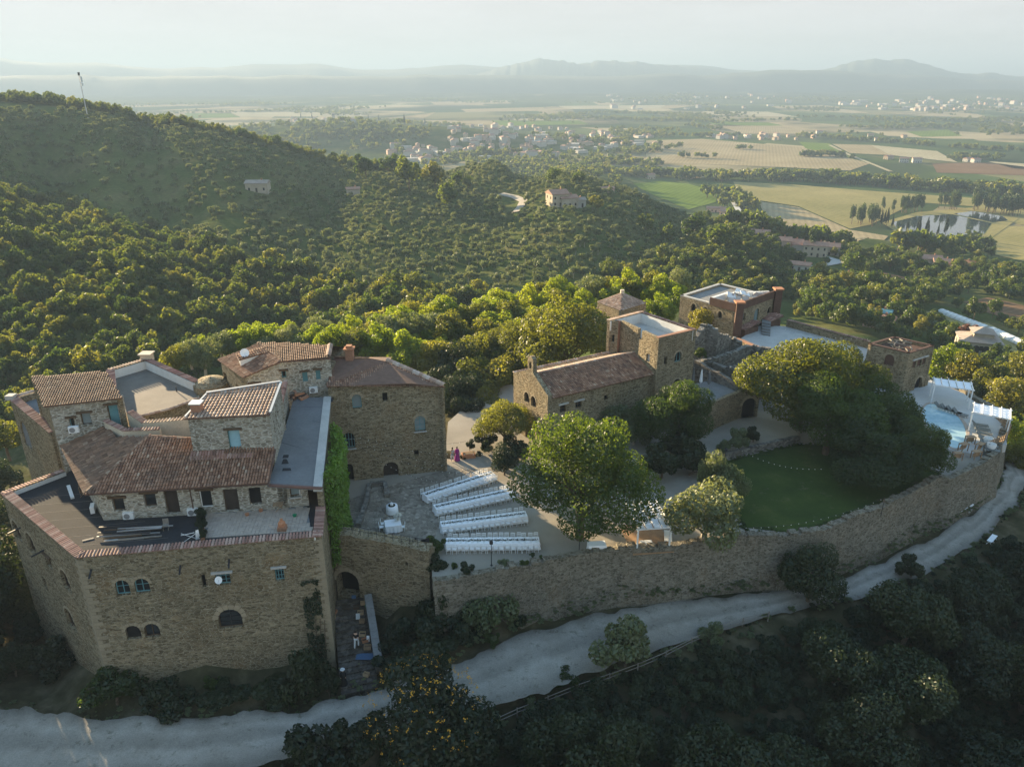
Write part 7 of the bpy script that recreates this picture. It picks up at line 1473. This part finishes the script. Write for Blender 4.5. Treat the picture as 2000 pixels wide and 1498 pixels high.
# lamp posts
def lamp_post(p, h, label):
    e = empty('lamp_post', p, 0, label, 'lamp post', 'courtyard lamp posts'); MB().tube((0, 0, 0), (0, 0, h), .04, .03, 6).lathe([(.12, 0), (.1, .05)], (0, 0, 0), 8).build('post', 'iron', e, world=False); MB().lathe([(.06, 0), (.16, .05), (.16, .3), (.06, .42)], (0, 0, h), 8).build('lantern', 'iron', e, world=False)
lamp_post(Z(960, 1104, 0), 2.2, 'dark lamp post in front of the front dining table'); lamp_post(Z(1131, 1083, 0), 2.4, 'dark lamp post by the wall under the huge tree'); lamp_post(Z(1148, 1072, 0), 2.4, 'second dark lamp post beside the huge tree')
lamp_post(Z(1412, 930, 0), 3.0, 'thin post at the lawn corner near the patio')
# ------------------------------------------------------------------ pergolas
def pergola(c, rz, lx, ly, h, label, strips=4, mat='cloth'):
    e = empty('pergola', c, rz, label, 'pergola', 'white pergolas')
    for x in (-lx / 2, lx / 2):
        for y in (-ly / 2, ly / 2): MB().box(x - .07, x + .07, y - .07, y + .07, 0, h).build('post', 'white_paint', e, world=False)
    for y in (-ly / 2, ly / 2): MB().bar((-lx / 2 - .2, y, h + .07), (lx / 2 + .2, y, h + .07), .1, .14).build('beam', 'white_paint', e, world=False)
    nb = strips + 1
    for i in range(nb): x = -lx / 2 + lx * i / (nb - 1); MB().bar((x, -ly / 2 - .25, h + .2), (x, ly / 2 + .25, h + .2), .08, .12).build('rafter', 'white_paint', e, world=False)
    for i in range(strips):
        x0 = -lx / 2 + lx * i / strips + .07; x1 = -lx / 2 + lx * (i + 1) / strips - .07; n = 12; vs = []; fs = []
        for k in range(n + 1): y = -ly / 2 + ly * k / n; z = h + .16 - .14 * abs(math.sin(k * math.pi / 3 + i)); vs += [(x0, y, z), (x1, y, z)]
        fs = [(2 * k, 2 * k + 1, 2 * k + 3, 2 * k + 2) for k in range(n)]; MB().add(vs, fs).build('canopy_strip', mat, e, world=False)
    return e
pergola(Z(1262, 1052, 0), .12, 3.0, 4.2, 2.4, 'white slatted pergola beside the perimeter wall under the huge tree')
dk = MB().box(-1.9, 1.9, -2.4, 2.4, -.02, .08).build('timber_deck', 'deck_wood', None, world=False); dk.location = Z(1262, 1052, 0); dk.rotation_euler = (0, 0, .12); tag(dk, 'brown timber deck under the white pergola near the wall', 'deck')
for i, (px, py, lx) in enumerate(((1262, 1068, .55), (1304, 1055, .9))):
    e = empty('low_table', Z(px, py, .08), .1 + 1.3 * i, ['low white table in front of the wall pergola', 'long white bench table at right of the wall pergola'][i], 'table'); MB().box(-lx, lx, -.35, .35, .45, .52).build('table_top', 'white_paint', e, world=False)
    for x in (-lx + .05, lx - .05):
        for y in (-.3, .3): MB().box(x - .03, x + .03, y - .03, y + .03, 0, .45).build('leg', 'white_paint', e, world=False)
pergola(Z(1853, 786, .5), -.42, 4.3, 2.6, 2.5, 'white fabric pergola behind the pool', 5); pergola(Z(1928, 840, .5), -.55, 3.8, 3.1, 2.4, 'white fabric pergola at the right end of the pool', 4)
# pool
PP = [(1812, 790), (1835, 792), (1858, 803), (1876, 820), (1886, 842), (1884, 866), (1866, 876), (1840, 862), (1815, 836), (1800, 810)]
W_ = [Z(a, b_, .5) for a, b_ in PP]; cp = sum(W_, Vector()) / len(W_); sm = []
for i in range(len(W_)):
    p0_, p1_, p2_, p3_ = W_[i - 1], W_[i], W_[(i + 1) % len(W_)], W_[(i + 2) % len(W_)]
    for t_ in (0, .25, .5, .75): sm.append(.5 * ((2 * p1_) + (p2_ - p0_) * t_ + (2 * p0_ - 5 * p1_ + 4 * p2_ - p3_) * t_ ** 2 + (3 * p1_ - p0_ - 3 * p2_ + p3_) * t_ ** 3))
po = empty('swimming_pool', cp, 0, 'turquoise free-form swimming pool at right end of the terrace', 'swimming pool')
MB().prism([V2(p) for p in sm], .4, .512).build('water', 'pool_water', po); n = len(sm); out = [V2(p) + (V2(p) - V2(cp)).normalized() * .45 for p in sm]
MB().add([(p.x, p.y, .56) for p in sm] + [(p.x, p.y, .56) for p in out] + [(p.x, p.y, .45) for p in sm] + [(p.x, p.y, .45) for p in out], [(i, (i + 1) % n, n + (i + 1) % n, n + i) for i in range(n)] + [(i, (i + 1) % n, 2 * n + (i + 1) % n, 2 * n + i) for i in range(n)] + [(n + i, n + (i + 1) % n, 3 * n + (i + 1) % n, 3 * n + i) for i in range(n)]).build('pool_edge', 'paver', po)
def lounger(p, rz, label):
    e = empty('sun_lounger', p, rz, label, 'sun lounger', 'sun loungers by the pool'); MB().box(-.95, .35, -.32, .32, .28, .36).build('seat', 'lounger', e, world=False); MB().add([(.35, -.32, .28), (.35, .32, .28), (.95, .32, .75), (.95, -.32, .75), (.35, -.32, .36), (.35, .32, .36), (.92, .32, .82), (.92, -.32, .82)], [(0, 1, 2, 3), (4, 5, 6, 7), (0, 1, 5, 4), (2, 3, 7, 6), (0, 3, 7, 4), (1, 2, 6, 5)]).build('backrest', 'lounger', e, world=False)
    for x in (-.8, .4):
        for y in (-.27, .27): MB().box(x - .03, x + .03, y - .03, y + .03, 0, .28).build('leg', 'white_paint', e, world=False)
for i in range(7): lounger(Z(1912 + i * 3.5, 834 + i * 8, .5), 2.75 - .04 * i, f'{ORDW[i]} grey sun lounger from the back under the right pergola')
for i in range(4): lounger(Z(1838 + i * 12, 800 + i * 4, .5), 2.2, f'{ORDW[i]} grey sun lounger from left under the rear pergola')
for i in range(2):
    p = Z(1928 + 6 * i, 868 + 12 * i, .5); e = empty('hanging_chair', p, -.6, ['white rounded chair under the right pergola, rear', 'white rounded chair under the right pergola, front'][i], 'chair'); MB().lathe([(.1, .3), (.45, .4), (.5, .7), (.48, .9)], (0, 0, 0), 12, False).build('shell', 'white_paint', e, world=False); MB().lathe([(.35, 0), (.08, .06), (.08, .3)], (0, 0, 0), 10).build('pedestal', 'metal', e, world=False)
# wooden balustrade and bar furniture at the end of the wall
bal = empty('timber_balustrade', Z(1950, 868, .5), 0, 'weathered timber balustrade at the far right corner of the pool terrace', 'balustrade'); P_ = [Vector((60.4, 86, .5)), Vector((59.6, 82, .5)), Vector((57.2, 79.2, .5)), Vector((54.5, 77.6, .5))]
for a, b_ in zip(P_, P_[1:]):
    n = int((b_ - a).length / .35)
    for i in range(n): p = a.lerp(b_, i / n); MB().box(p.x - .04, p.x + .04, p.y - .04, p.y + .04, .5, 1.45).build('baluster', 'wood', bal)
    for z in (.75, 1.1, 1.45): MB().bar(Vector((a.x, a.y, z)), Vector((b_.x, b_.y, z)), .07, .09).build('rail', 'wood', bal)
for i, (px, py) in enumerate(((1893, 866), (1880, 880), (1912, 880), (1868, 898), (1905, 895))):
    p = Z(px, py, .5); e = empty('timber_stand', p, R.uniform(0, 1), ['timber drinks stand next to the pool edge', 'timber stand half hidden by the lawn tree', 'timber stand near the pool balustrade', 'low timber stand by the wall corner', 'timber stand between pool and wall'][i], 'stand'); MB().box(-.5, .5, -.3, .3, .85, .92).build('counter', 'wood', e, world=False)
    for x in (-.45, .45):
        for y in (-.26, .26): MB().box(x - .04, x + .04, y - .04, y + .04, 0, .85).build('leg', 'wood', e, world=False)
    MB().box(-.45, .45, -.03, .03, .25, .7).build('panel', 'wood', e, world=False)
# ------------------------------------------------------------------ fittings of the castle
for px, py, zz, rz, lb in ((146, 846, 10.2, .25, 'white air conditioner under the corner tower windows'), (613, 768, 10.0, .3, 'white air conditioner on the flat roof by the rear house'), (253, 1014, ZT, .1, 'white air conditioner left of the terrace door'), (378, 1007, ZT, .1, 'white air conditioner right of the terrace door'), (183, 1000, ZT, -1.2, 'white air conditioner at the left side wall of terrace house')):
    ac_unit(Z(px, py, zz), rz, lb)
e = empty('meter_cabinet', Z(595, 985, ZT), .1, 'tall white meter cabinet at the right end of terrace house', 'cabinet'); MB().box(-.3, .3, -.15, .15, 0, 1.5).build('casing', 'ac_white', e, world=False); MB().box(-.25, .25, -.17, -.15, .75, 1.4).build('door', 'metal', e, world=False)
dish(wf.at(*wf.uv(430, 1138), .25), 0, .3, 'oval white dish beside the barred window of house front'); dish((-27.2, 72.6, 13.5), .4, .45, 'white dish on the rear house roof')
def folding_chair(p, rz, label, mat='wood'):
    e = empty('folding_chair', p, rz, label, 'chair'); MB().box(-.22, .22, -.2, .2, .42, .45).build('seat', mat, e, world=False); MB().box(-.22, .22, .2, .23, .45, .9).build('backrest', mat, e, world=False); MB().bar((-.2, -.2, 0), (-.2, .2, .6), .03).bar((.2, -.2, 0), (.2, .2, .6), .03).bar((-.2, .25, 0), (-.2, -.15, .44), .03).bar((.2, .25, 0), (.2, -.15, .44), .03).build('legs', mat, e, world=False)
folding_chair(Z(160, 948, ZT), .8, 'wooden folding chair by the side wall, rear'); folding_chair(Z(163, 968, ZT), 2.1, 'wooden folding chair by the side wall, front'); folding_chair(Z(325, 1034, ZT), .2, 'grey folding chair in the middle of the terrace', 'wood_grey')
o = MB().box(-1.3, 1.3, -.14, .14, 0, .16).build('metal_channel', 'ac_white', None, world=False); o.location = Z(138, 962, ZT); o.rotation_euler = (0, 0, -.95); tag(o, 'long white metal channel lying on the black roof', 'channel')
o = MB().box(-.4, .4, -.1, .1, 0, .05).build('plank', 'wood_grey', None, world=False); o.location = Z(172, 1054, ZT); o.rotation_euler = (0, 0, .5); tag(o, 'short pale plank on the black terrace', 'plank')
for i in range(11):
    a = Z(195 + R.uniform(-5, 40), 1058 - i * 1.9, ZT); L_ = R.uniform(2.6, 5.5); d = Vector((1, .12 + R.uniform(-.04, .05), 0)).normalized(); o = MB().bar((0, 0, 0), d * L_, R.uniform(.08, .2), R.uniform(.05, .1)).build('scaffold_plank', R.choice(['iron', 'wood_dark', 'wood_grey', 'metal']), None, world=False); o.location = a + Vector((0, 0, .08 + .035 * i)); tag(o, 'long plank or pole of the stack along the terrace parapet', 'plank', 'planks stacked on the terrace')
e = empty('drying_rack', Z(372, 1058, ZT), .3, 'folded white drying rack at the end of the plank stack', 'drying rack'); MB().bar((-.6, 0, 0), (.6, 0, .75), .03).bar((-.6, .2, .75), (.6, .2, 0), .03).bar((-.6, 0, .7), (.4, .1, .72), .03).build('frame', 'white_paint', e, world=False); MB().add([(.4, 0, .1), (.75, .1, .1), (.7, .1, .95), (.5, 0, .95)], [(0, 1, 2, 3)]).build('cloth', 'cloth', e, world=False)
for i in range(7):
    p = Z(397 - i * .6, 1056 - i * 8, ZT); s_ = .28 + .1 * (i % 3); e = empty('potted_plant', p, i, f'{ORDW[i]} potted plant from the parapet in the terrace dividing row', 'potted plant', 'pots dividing the terrace'); MB().lathe([(.13, 0), (.18, .26), (.2, .26)], (0, 0, 0), 9).build('pot', 'terracotta', e, world=False); l_ = link('foliage', PROTO['bush'][i % 3][0], e, False); l_.scale = (s_, s_, s_ * 1.2); l_.location = (0, 0, .2)
e = empty('garden_oven', Z(552, 1036, ZT), .1, 'small terracotta chimney oven on the paved terrace', 'oven'); MB().box(-.35, .35, -.3, .3, 0, .45).build('base', 'brick', e, world=False); MB().lathe([(.32, .45), (.3, .75), (.12, .95), (.12, 1.1)], (0, 0, 0), 10).build('hood', 'terracotta', e, world=False)
e = empty('folding_table', Z(545, 998, ZT), .2, 'small wooden folding table by the dark terrace door', 'table'); MB().box(-.4, .4, -.3, .3, .68, .72).build('table_top', 'wood', e, world=False); MB().bar((-.35, -.25, 0), (.35, -.25, .68), .03).bar((.35, .25, 0), (-.35, .25, .68), .03).build('legs', 'deck_wood', e, world=False)
for i, (px, py) in enumerate(((483, 1008), (510, 1000), (576, 1010))):
    o = MB().lathe([(.12, 0), (.17, .25), (.19, .25), (.0, .22)], (0, 0, 0), 10).build('flower_pot', 'terracotta' if i < 2 else 'green_plastic', None, world=False); o.location = Z(px, py, ZT); tag(o, ['small red flower pot left on the paved terrace', 'small red flower pot by the right terrace window', 'green ring-shaped tub on the paved terrace'][i], 'pot')
for i in range(14):
    p = Z(585 + R.uniform(-16, 16), 778 + R.uniform(-5, 7), 9.85); o = MB().obox((0, 0, .1), (R.uniform(-1, 1), R.uniform(-1, 1), R.uniform(-.3, .3)), R.uniform(.2, .55), R.uniform(.08, .16), R.uniform(.05, .14)).build('roof_debris', R.choice(['terracotta', 'iron', 'brick', 'wood_grey', 'corten']), None, world=False); o.location = p + Vector((0, 0, R.uniform(0, .35))); tag(o, 'broken tile or scrap in the heap beside the rear house', 'debris', 'debris heap on the flat roof')
# iron railing on the gate wall, sunken ruin before the keep
rl = empty('iron_railing', (-12, 57.5, 2), 0, 'thin dark railing along top of the gate wall', 'railing'); a = wg2.at(.3, 2.55, -.4); b_ = wg2.at(wg2.L - .3, 1.95, -.4)
for i in range(12): p = a.lerp(b_, i / 11); MB().tube(p - Vector((0, 0, .2)), p + Vector((0, 0, .85)), .02, n=5).build('post', 'iron', rl)
for z in (.45, .85): MB().tube(a + Vector((0, 0, z)), b_ + Vector((0, 0, z)), .018, n=5).build('rail', 'iron', rl)
for i, px in enumerate((806, 830)):
    e = empty('iron_gate', Z(px, 1068, 1.2), 0, ['dark metal gate leaf at the gate wall top, left', 'dark metal gate leaf at the gate wall top, right'][i], 'gate'); p = Z(px, 1068, 1.2); MB().add([p + Vector(q) for q in ((-.4, .3, 0), (.4, -.2, 0), (.4, -.2, 1.1), (-.4, .3, .5), (-.38, .34, 0), (.42, -.16, 0), (.42, -.16, 1.1), (-.38, .34, .5))], [(0, 1, 2, 3), (4, 5, 6, 7), (0, 1, 5, 4), (1, 2, 6, 5), (2, 3, 7, 6), (3, 0, 4, 7)]).build('leaf', 'iron', e)
cb = empty('stone_kerb', Z(720, 980, 0), 0, 'rough low stone kerb around the sunken corner before the keep', 'wall'); K_ = [Z(700, 1030, 0), Z(716, 985, 0), Z(722, 950, 0), Z(752, 948, 0), Z(757, 972, 0)]
for a, b_ in zip(K_, K_[1:]):
    n = max(2, int((b_ - a).length / .5))
    for i in range(n): p = a.lerp(b_, (i + .5) / n); MB().obox((p.x, p.y, .2), (b_.x - a.x, b_.y - a.y, R.uniform(-.2, .2)), .26, .22 + R.uniform(-.03, .06), .22 + R.uniform(0, .12)).build('stone', 'stone_ruin', cb)
pb = empty('planter', Z(915, 893, 0), .2, 'terracotta planter box beside the couple', 'planter'); MB().box(-.75, .75, -.35, .35, 0, .55).build('box', 'terracotta', pb, world=False); MB().box(-.65, .65, -.27, .27, .5, .56).build('earth', 'soil', pb, world=False)
# patio wall, railing
lw = empty('patio_wall', Z(1380, 892, 0), 0, 'low stone edging wall between raised patio and lawn', 'wall'); K_ = [Z(1378, 896, .6), Z(1430, 883, .6), Z(1500, 866, .6), Z(1560, 853, .6)]
for a, b_ in zip(K_, K_[1:]):
    n = int((b_ - a).length / .55)
    for i in range(n): p = a.lerp(b_, (i + .5) / n); MB().obox((p.x, p.y, .35), (b_.x - a.x, b_.y - a.y, 0), .27, .24, .36 + R.uniform(0, .06)).build('stone', 'stone_ruin', lw)
# road fence, bench, cabinets
rf = empty('rope_fence', Z(1200, 1320, -5.6), 0, 'rustic two-rail fence along the lower edge of the road', 'fence'); FP = [hit(*q) for q in ((950, 1428), (1010, 1400), (1070, 1376), (1130, 1352), (1190, 1332), (1245, 1312), (1300, 1288), (1350, 1262), (1400, 1240), (1450, 1222), (1500, 1210))]
for p in FP: MB().tube(p - Vector((0, 0, .3)), p + Vector((0, 0, .95)), .06, .05, 6).build('post', 'wood_grey', rf)
for a, b_ in zip(FP, FP[1:]):
    for z in (.5, .85): MB().tube(a + Vector((0, 0, z)), b_ + Vector((0, 0, z + R.uniform(-.06, .03))), .035, n=5).build('rail', 'wood_grey', rf)
for i, (px, py) in enumerate(((1868, 1012), (1878, 1006), (1890, 1000))):
    e = empty('utility_cabinet', Z(px, py, -4.9), .6, ['white utility cabinet by the road wall, nearest of three', 'white utility cabinet by the road wall, middle of three', 'white utility cabinet by the road wall, farthest of three'][i], 'cabinet', 'utility cabinets at the wall foot'); MB().box(-.35, .35, -.25, .25, 0, .95).build('casing', 'ac_white', e, world=False); MB().box(-.3, .3, -.27, -.25, .1, .88).build('door', 'metal', e, world=False); MB().box(-.4, .4, -.3, .3, .95, 1.0).build('lid', 'ac_white', e, world=False)
p = hit(1936, 1058); e = empty('bench', p, .75, 'white slatted bench frame on the grass right of the road', 'bench'); MB().box(-.9, .9, -.25, .25, .42, .46).build('seat', 'white_paint', e, world=False)
for x in (-.8, 0, .8): MB().bar((x, -.25, 0), (x, .0, .42), .06).bar((x, .25, 0), (x, .0, .42), .06).build('leg', 'white_paint', e, world=False)
# mast on the hill
mp_ = hit(172, 232); mt = YP(159, 143, mp_.y); hh = (mt.z - mp_.z); e = empty('radio_mast', mp_, 0, 'tall slim radio mast rising above the wooded hill crest', 'mast'); MB().tube((0, 0, 0), (-.4, 0, hh), .34, .16, 8).build('pole', 'metal', e, world=False); MB().box(-.75, .15, -.4, .4, hh - 1.5, hh + .3).build('antenna_head', 'iron', e, world=False)
for z in (.72, .8, .86): MB().box(.2, 1.1, -.3, .3, hh * z, hh * z + 1.6).build('antenna_panel', 'ac_white', e, world=False)
# ------------------------------------------------------------------ houses of the slope and the valley
def house(p, w, d, h, rz, wall, roof, label, group=None, hip=False, wins=True, cat='house', name='house', over=.4, lift=0):
    e = empty(name, p, rz, label, cat, group); rh_ = min(w, d) * .22
    MB().box(-w / 2, w / 2, -d / 2, d / 2, -2.5, h).build('wall', wall, e, world=False); W2, D2 = w / 2 + over, d / 2 + over
    rx = W2 - D2 * .95 if hip else W2
    v = [(-W2, -D2, h), (W2, -D2, h), (W2, D2, h), (-W2, D2, h), (-rx, 0, h + rh_), (rx, 0, h + rh_), (-W2, -D2, h + .15), (W2, -D2, h + .15), (W2, D2, h + .15), (-W2, D2, h + .15)]
    MB().add(v, [(0, 1, 2, 3), (6, 7, 5, 4), (8, 9, 4, 5), (7, 8, 5), (9, 6, 4), (0, 1, 7, 6), (1, 2, 8, 7), (2, 3, 9, 8), (3, 0, 6, 9)]).build('roof', roof, e, world=False)
    MB().box(w * .2 - .3, w * .2 + .3, -.3, .3, h + rh_ * .5, h + rh_ + .7).build('chimney', 'brick', e, world=False)
    if wins:
        n = max(2, int(w / 3)); 
        for fl_ in range(max(1, int(h / 2.9))):
            for i in range(n):
                x = -w / 2 + (i + .5) * w / n; z = .9 + fl_ * 2.9
                if fl_ == 0 and i == n // 2: MB().box(x - .5, x + .5, -d / 2 - .03, -d / 2 + .1, 0, 2.1).build('door', 'door_dark', e, world=False); continue
                MB().box(x - .45, x + .45, -d / 2 - .03, -d / 2 + .1, z, z + 1.3).build('window', 'pane', e, world=False)
        for i in range(2): y = -d / 4 + i * d / 2; MB().box(-w / 2 - .03, -w / 2 + .1, y - .45, y + .45, .9 + (h > 5) * 2.9, 2.2 + (h > 5) * 2.9).build('window', 'pane', e, world=False)
    return e
plain('roof_tile_far', (.34, .20, .145), .9, .3, .5); plain('roof_grey_far', (.30, .25, .21), .9, .3, .5); plain('wall_cream', (.40, .34, .26), .9, .15, .3); plain('wall_white', (.44, .42, .38), .9, .1, .3); plain('wall_stone_far', (.38, .33, .26), .9, .25, .5); plain('wall_pink', (.52, .36, .28), .9, .15, .3)
H_ = house
H_(hit(505, 374), 11, 7, 4.2, .05, 'wall_cream', 'roof_grey_far', 'lone farmhouse halfway up the terraced hillside')
H_(hit(690, 380), 7, 5, 3.0, .3, 'wall_stone_far', 'roof_tile_far', 'ruinous little house among trees on the hillside', wins=False)
H_(hit(1088, 402), 9, 9, 6.2, .35, 'wall_cream', 'roof_tile_far', 'tall cream farmhouse above the lane on the knoll'); H_(hit(1108, 404), 9, 7, 4.6, .35, 'wall_stone_far', 'roof_tile_far', 'lower stone wing beside the tall cream farmhouse'); H_(hit(1128, 404), 7, 6, 3.6, .2, 'wall_white', 'roof_grey_far', 'small white outbuilding right of the knoll farmhouse')
H_(hit(1185, 378), 8, 5, 3, .2, 'wall_pink', 'roof_tile_far', 'small red roofed house at the foot of the knoll')
for i, (px, py, w) in enumerate(((1398, 414, 17), (1420, 420, 13), (1436, 425, 9))): H_(hit(px, py), w, 7, 3.4, -.25, 'wall_pink', 'roof_tile_far', ['long low farm building beside the big stubble field', 'middle low farm building beside the stubble field', 'short low farm building beside the stubble field'][i])
for i, (px, py, w, h) in enumerate(((1478, 468, 13, 4), (1520, 488, 12, 5.5), (1545, 492, 11, 5.5), (1568, 497, 12, 5.5), (1590, 500, 12, 6), (1618, 498, 10, 5))):
    H_(hit(px, py), w, 8, h, -.35, ['wall_cream', 'wall_pink', 'wall_cream', 'wall_white', 'wall_cream', 'wall_stone_far'][i], 'roof_tile_far', ['red roofed house at the left end of the hamlet', 'first house of the red roofed terrace', 'second house of the red roofed terrace', 'third house of the red roofed terrace', 'tall end house of the red roofed terrace', 'brownish house right of the terrace row'][i], 'hamlet houses')
H_(hit(1562, 528), 9, 6, 3, -.5, 'wall_white', 'roof_tile_far', 'white shed with orange roof among trees'); H_(hit(1608, 548), 6, 5, 2.8, -.4, 'wall_white', 'roof_grey_far', 'small grey roofed shed'); H_(hit(1645, 548), 10, 5, 2.8, -.3, 'wall_white', 'roof_tile_far', 'long low shed behind the small greenhouse')
H_(hit(1812, 524), 11, 8, 5.6, -.3, 'wall_cream', 'roof_tile_far', 'two storey farmhouse among gardens, left part'); H_(hit(1838, 530), 9, 8, 5.2, -.3, 'wall_cream', 'roof_tile_far', 'two storey farmhouse among gardens, right part'); H_(hit(1878, 534), 10, 9, 5, -.5, 'wall_stone_far', 'terracotta', 'house with bright orange roof right of the farmhouse')
H_(hit(1715, 640), 8, 6, 3, -.6, 'wall_pink', 'roof_tile_far', 'small pink house below the upper terrace'); H_(hit(1716, 622), 7, 4, 2.6, -.6, 'wall_white', 'shutter_teal', 'little shed with turquoise roof')
for i, (px, py) in enumerate(((1735, 312), (1765, 318), (1790, 318), (1715, 276), (1765, 270), (1890, 316), (1905, 318), (1250, 262), (1270, 350), (1600, 262), (1700, 268))): H_(hit(px, py), R.uniform(9, 14), 8, R.uniform(4, 6), R.uniform(-.5, .5), R.choice(['wall_cream', 'wall_white']), 'roof_tile_far', f'isolated farmhouse out on the plain near photo position {px}, {py}' if False else ['farmhouse right of the small green field', 'farmhouse in the copse beside the ploughed field', 'barn in the copse beside the ploughed field', 'lone yellow farm on the vineyard slope', 'lone house below the vineyard slope', 'farmhouse at the far right field edge', 'barn at the far right field edge', 'farm at the right end of the town', 'white house below the river trees', 'pale house in the middle of the plain', 'pale house by the vineyards'][i], wins=True)
# arcaded farmhouse
p = hit(1903, 700); af = H_(p, 10, 9, 6.0, -.35, 'wall_stone_far', 'roof_grey_far', 'arcaded stone farmhouse with stepped grey roof right of the pool', hip=True)
for i in range(4):
    x = -3.6 + i * 2.4; mb = MB(); L = op_loop(dict(kind='arch', u=x, w=1.7, v0=2.6, v1=5.2)); tri = tessellate_polygon([[Vector((u, v, 0)) for u, v in L]]); mb.add([(u, -4.54, v) for u, v in L], [tuple(t) for t in tri]); mb.build('arch', 'pane', af, world=False)
MB().box(-2, 3, -2.5, 2.5, 6, 8.2).build('upper_storey', 'wall_stone_far', af, world=False); MB().add([(-2.6, -3.1, 8.2), (3.6, -3.1, 8.2), (3.6, 3.1, 8.2), (-2.6, 3.1, 8.2), (.5, 0, 9.5)], [(0, 1, 4), (1, 2, 4), (2, 3, 4), (3, 0, 4), (0, 1, 2, 3)]).build('upper_roof', 'roof_grey_far', af, world=False)
# polytunnels
def tunnel(p, q, w, label):
    p = Vector(p); q = Vector(q); e = empty('polytunnel', p, 0, label, 'polytunnel', 'white polytunnels'); d = (q - p); L = d.length; d.normalize(); s = Vector((-d.y, d.x, 0)); n = max(3, int(L / 2.5)); A = [math.pi * i / 8 for i in range(9)]; vs = []
    for i in range(n + 1):
        c = p + (q - p) * (i / n); vs += [c + s * (w / 2 * math.cos(a)) + Vector((0, 0, w * .42 * math.sin(a) + .3)) for a in A]
    MB().add(vs, [(i * 9 + k, i * 9 + k + 1, (i + 1) * 9 + k + 1, (i + 1) * 9 + k) for i in range(n) for k in range(8)] + [tuple(range(9)), tuple(range(n * 9 + 8, n * 9 - 1, -1))]).build('cover', 'polytunnel', e)
    for i in range(n + 1):
        c = p + (q - p) * (i / n); mb = MB(); pp = [c + s * ((w / 2 + .05) * math.cos(a)) + Vector((0, 0, (w + .1) * .42 * math.sin(a) + .3)) for a in A]
        for k in range(8): mb.tube(pp[k], pp[k + 1], .08, n=4, cap=False)
        mb.build('hoop', 'metal', e)
tunnel(hit(1838, 612), hit(1928, 646), 3.4, 'long white polytunnel on the yellow field, left'); tunnel(hit(1936, 648), hit(2030, 690), 3.4, 'long white polytunnel on the yellow field, right'); tunnel(hit(1664, 548), hit(1692, 556), 4, 'short white polytunnel beside the sheds')
# ------------------------------------------------------------------ the town
TM = []
for k in range(6):
    w, d, h = [(11, 9, 6.5), (14, 10, 8), (9, 9, 5.5), (18, 11, 9), (10, 8, 7), (26, 16, 6)][k]; wm = ['wall_cream', 'wall_white', 'wall_cream', 'wall_white', 'wall_pink', 'wall_white'][k]
    a = MB().box(-w / 2, w / 2, -d / 2, d / 2, -2, h).mesh('wall', wm); W2, D2 = w / 2 + .5, d / 2 + .5; rr_ = (2.0, 2.2, 2.0, 2.0, 1.8, .6)[k]
    b_ = MB().add([(-W2, -D2, h), (W2, -D2, h), (W2, D2, h), (-W2, D2, h), (-W2 * .6, 0, h + rr_), (W2 * .6, 0, h + rr_)], [(0, 1, 2, 3), (0, 1, 5, 4), (2, 3, 4, 5), (1, 2, 5), (3, 0, 4)]).mesh('roof', 'roof_tile_far' if k != 5 else 'wall_white'); TM.append((a, b_))
def town(n, poly, label, grp, seed, smin=.6, smax=.95, big=.1):
    rs = random.Random(seed); xs = [p[0] for p in poly]; ys = [p[1] for p in poly]; k = 0; tries = 0
    while k < n and tries < n * 30:
        tries += 1; px = rs.uniform(min(xs), max(xs)); py = rs.uniform(min(ys), max(ys))
        if not inpoly([px], [py], poly)[0]: continue
        p = hit(px, py); k += 1; e = empty('town_house', p, rs.choice([.2, .2 + 1.57]) + rs.gauss(0, .25), label, 'house', grp); s = rs.uniform(smin, smax); e.scale = (s, s, s); v = TM[5] if rs.random() < big else TM[rs.randrange(5)]
        link('wall', v[0], e, False); link('roof', v[1], e, False)
town(160, [(880, 250), (960, 245), (1060, 248), (1180, 262), (1290, 262), (1280, 286), (1180, 296), (1080, 306), (960, 312), (900, 318), (880, 290)], 'pale red roofed house of the hazy valley town', 'houses of the valley town', 5)
town(26, [(1380, 262), (1580, 264), (1600, 274), (1400, 276)], 'pale house of the strung-out hamlet beside the tan fields', 'houses of the field hamlet', 6)
town(32, [(760, 288), (880, 286), (880, 322), (750, 318)], 'hazy pale house at the left end of the valley town', 'houses at the left town end', 7)
town(22, [(560, 232), (700, 232), (720, 240), (560, 242)], 'old house on the hazy hilltop village', 'houses of the hilltop village', 8)
town(95, [(1640, 196), (2060, 190), (2060, 216), (1760, 218), (1640, 208)], 'tiny white building of the far town below the mountains', 'buildings of the far town', 9, .7, 1.5, .25)
town(40, [(1180, 176), (1500, 186), (1600, 204), (1400, 216), (1180, 214)], 'tiny far building on the plain before the hills', 'far buildings on the plain', 10, .7, 1.4, .2)
p = hit(652, 238); e = empty('church_tower', p, .1, 'square church tower rising from the hazy hilltop village', 'tower'); MB().box(-3.5, 3.5, -3.5, 3.5, -3, 22).build('shaft', 'wall_stone_far', e, world=False); MB().box(-4, 4, -4, 4, 22, 23).build('cornice', 'wall_stone_far', e, world=False)
for x in (-1.5, 1.5): MB().box(x - .6, x + .6, -3.56, -3.4, 16, 20).build('belfry_opening', 'dark_void', e, world=False)
for i, (px, py) in enumerate(((588, 234), (610, 236), (720, 236), (740, 240), (790, 245), (830, 246))): plant('cypress', hit(px, py), 1.9, 'dark cypress in the hilltop village', 'cypresses of the hilltop village')
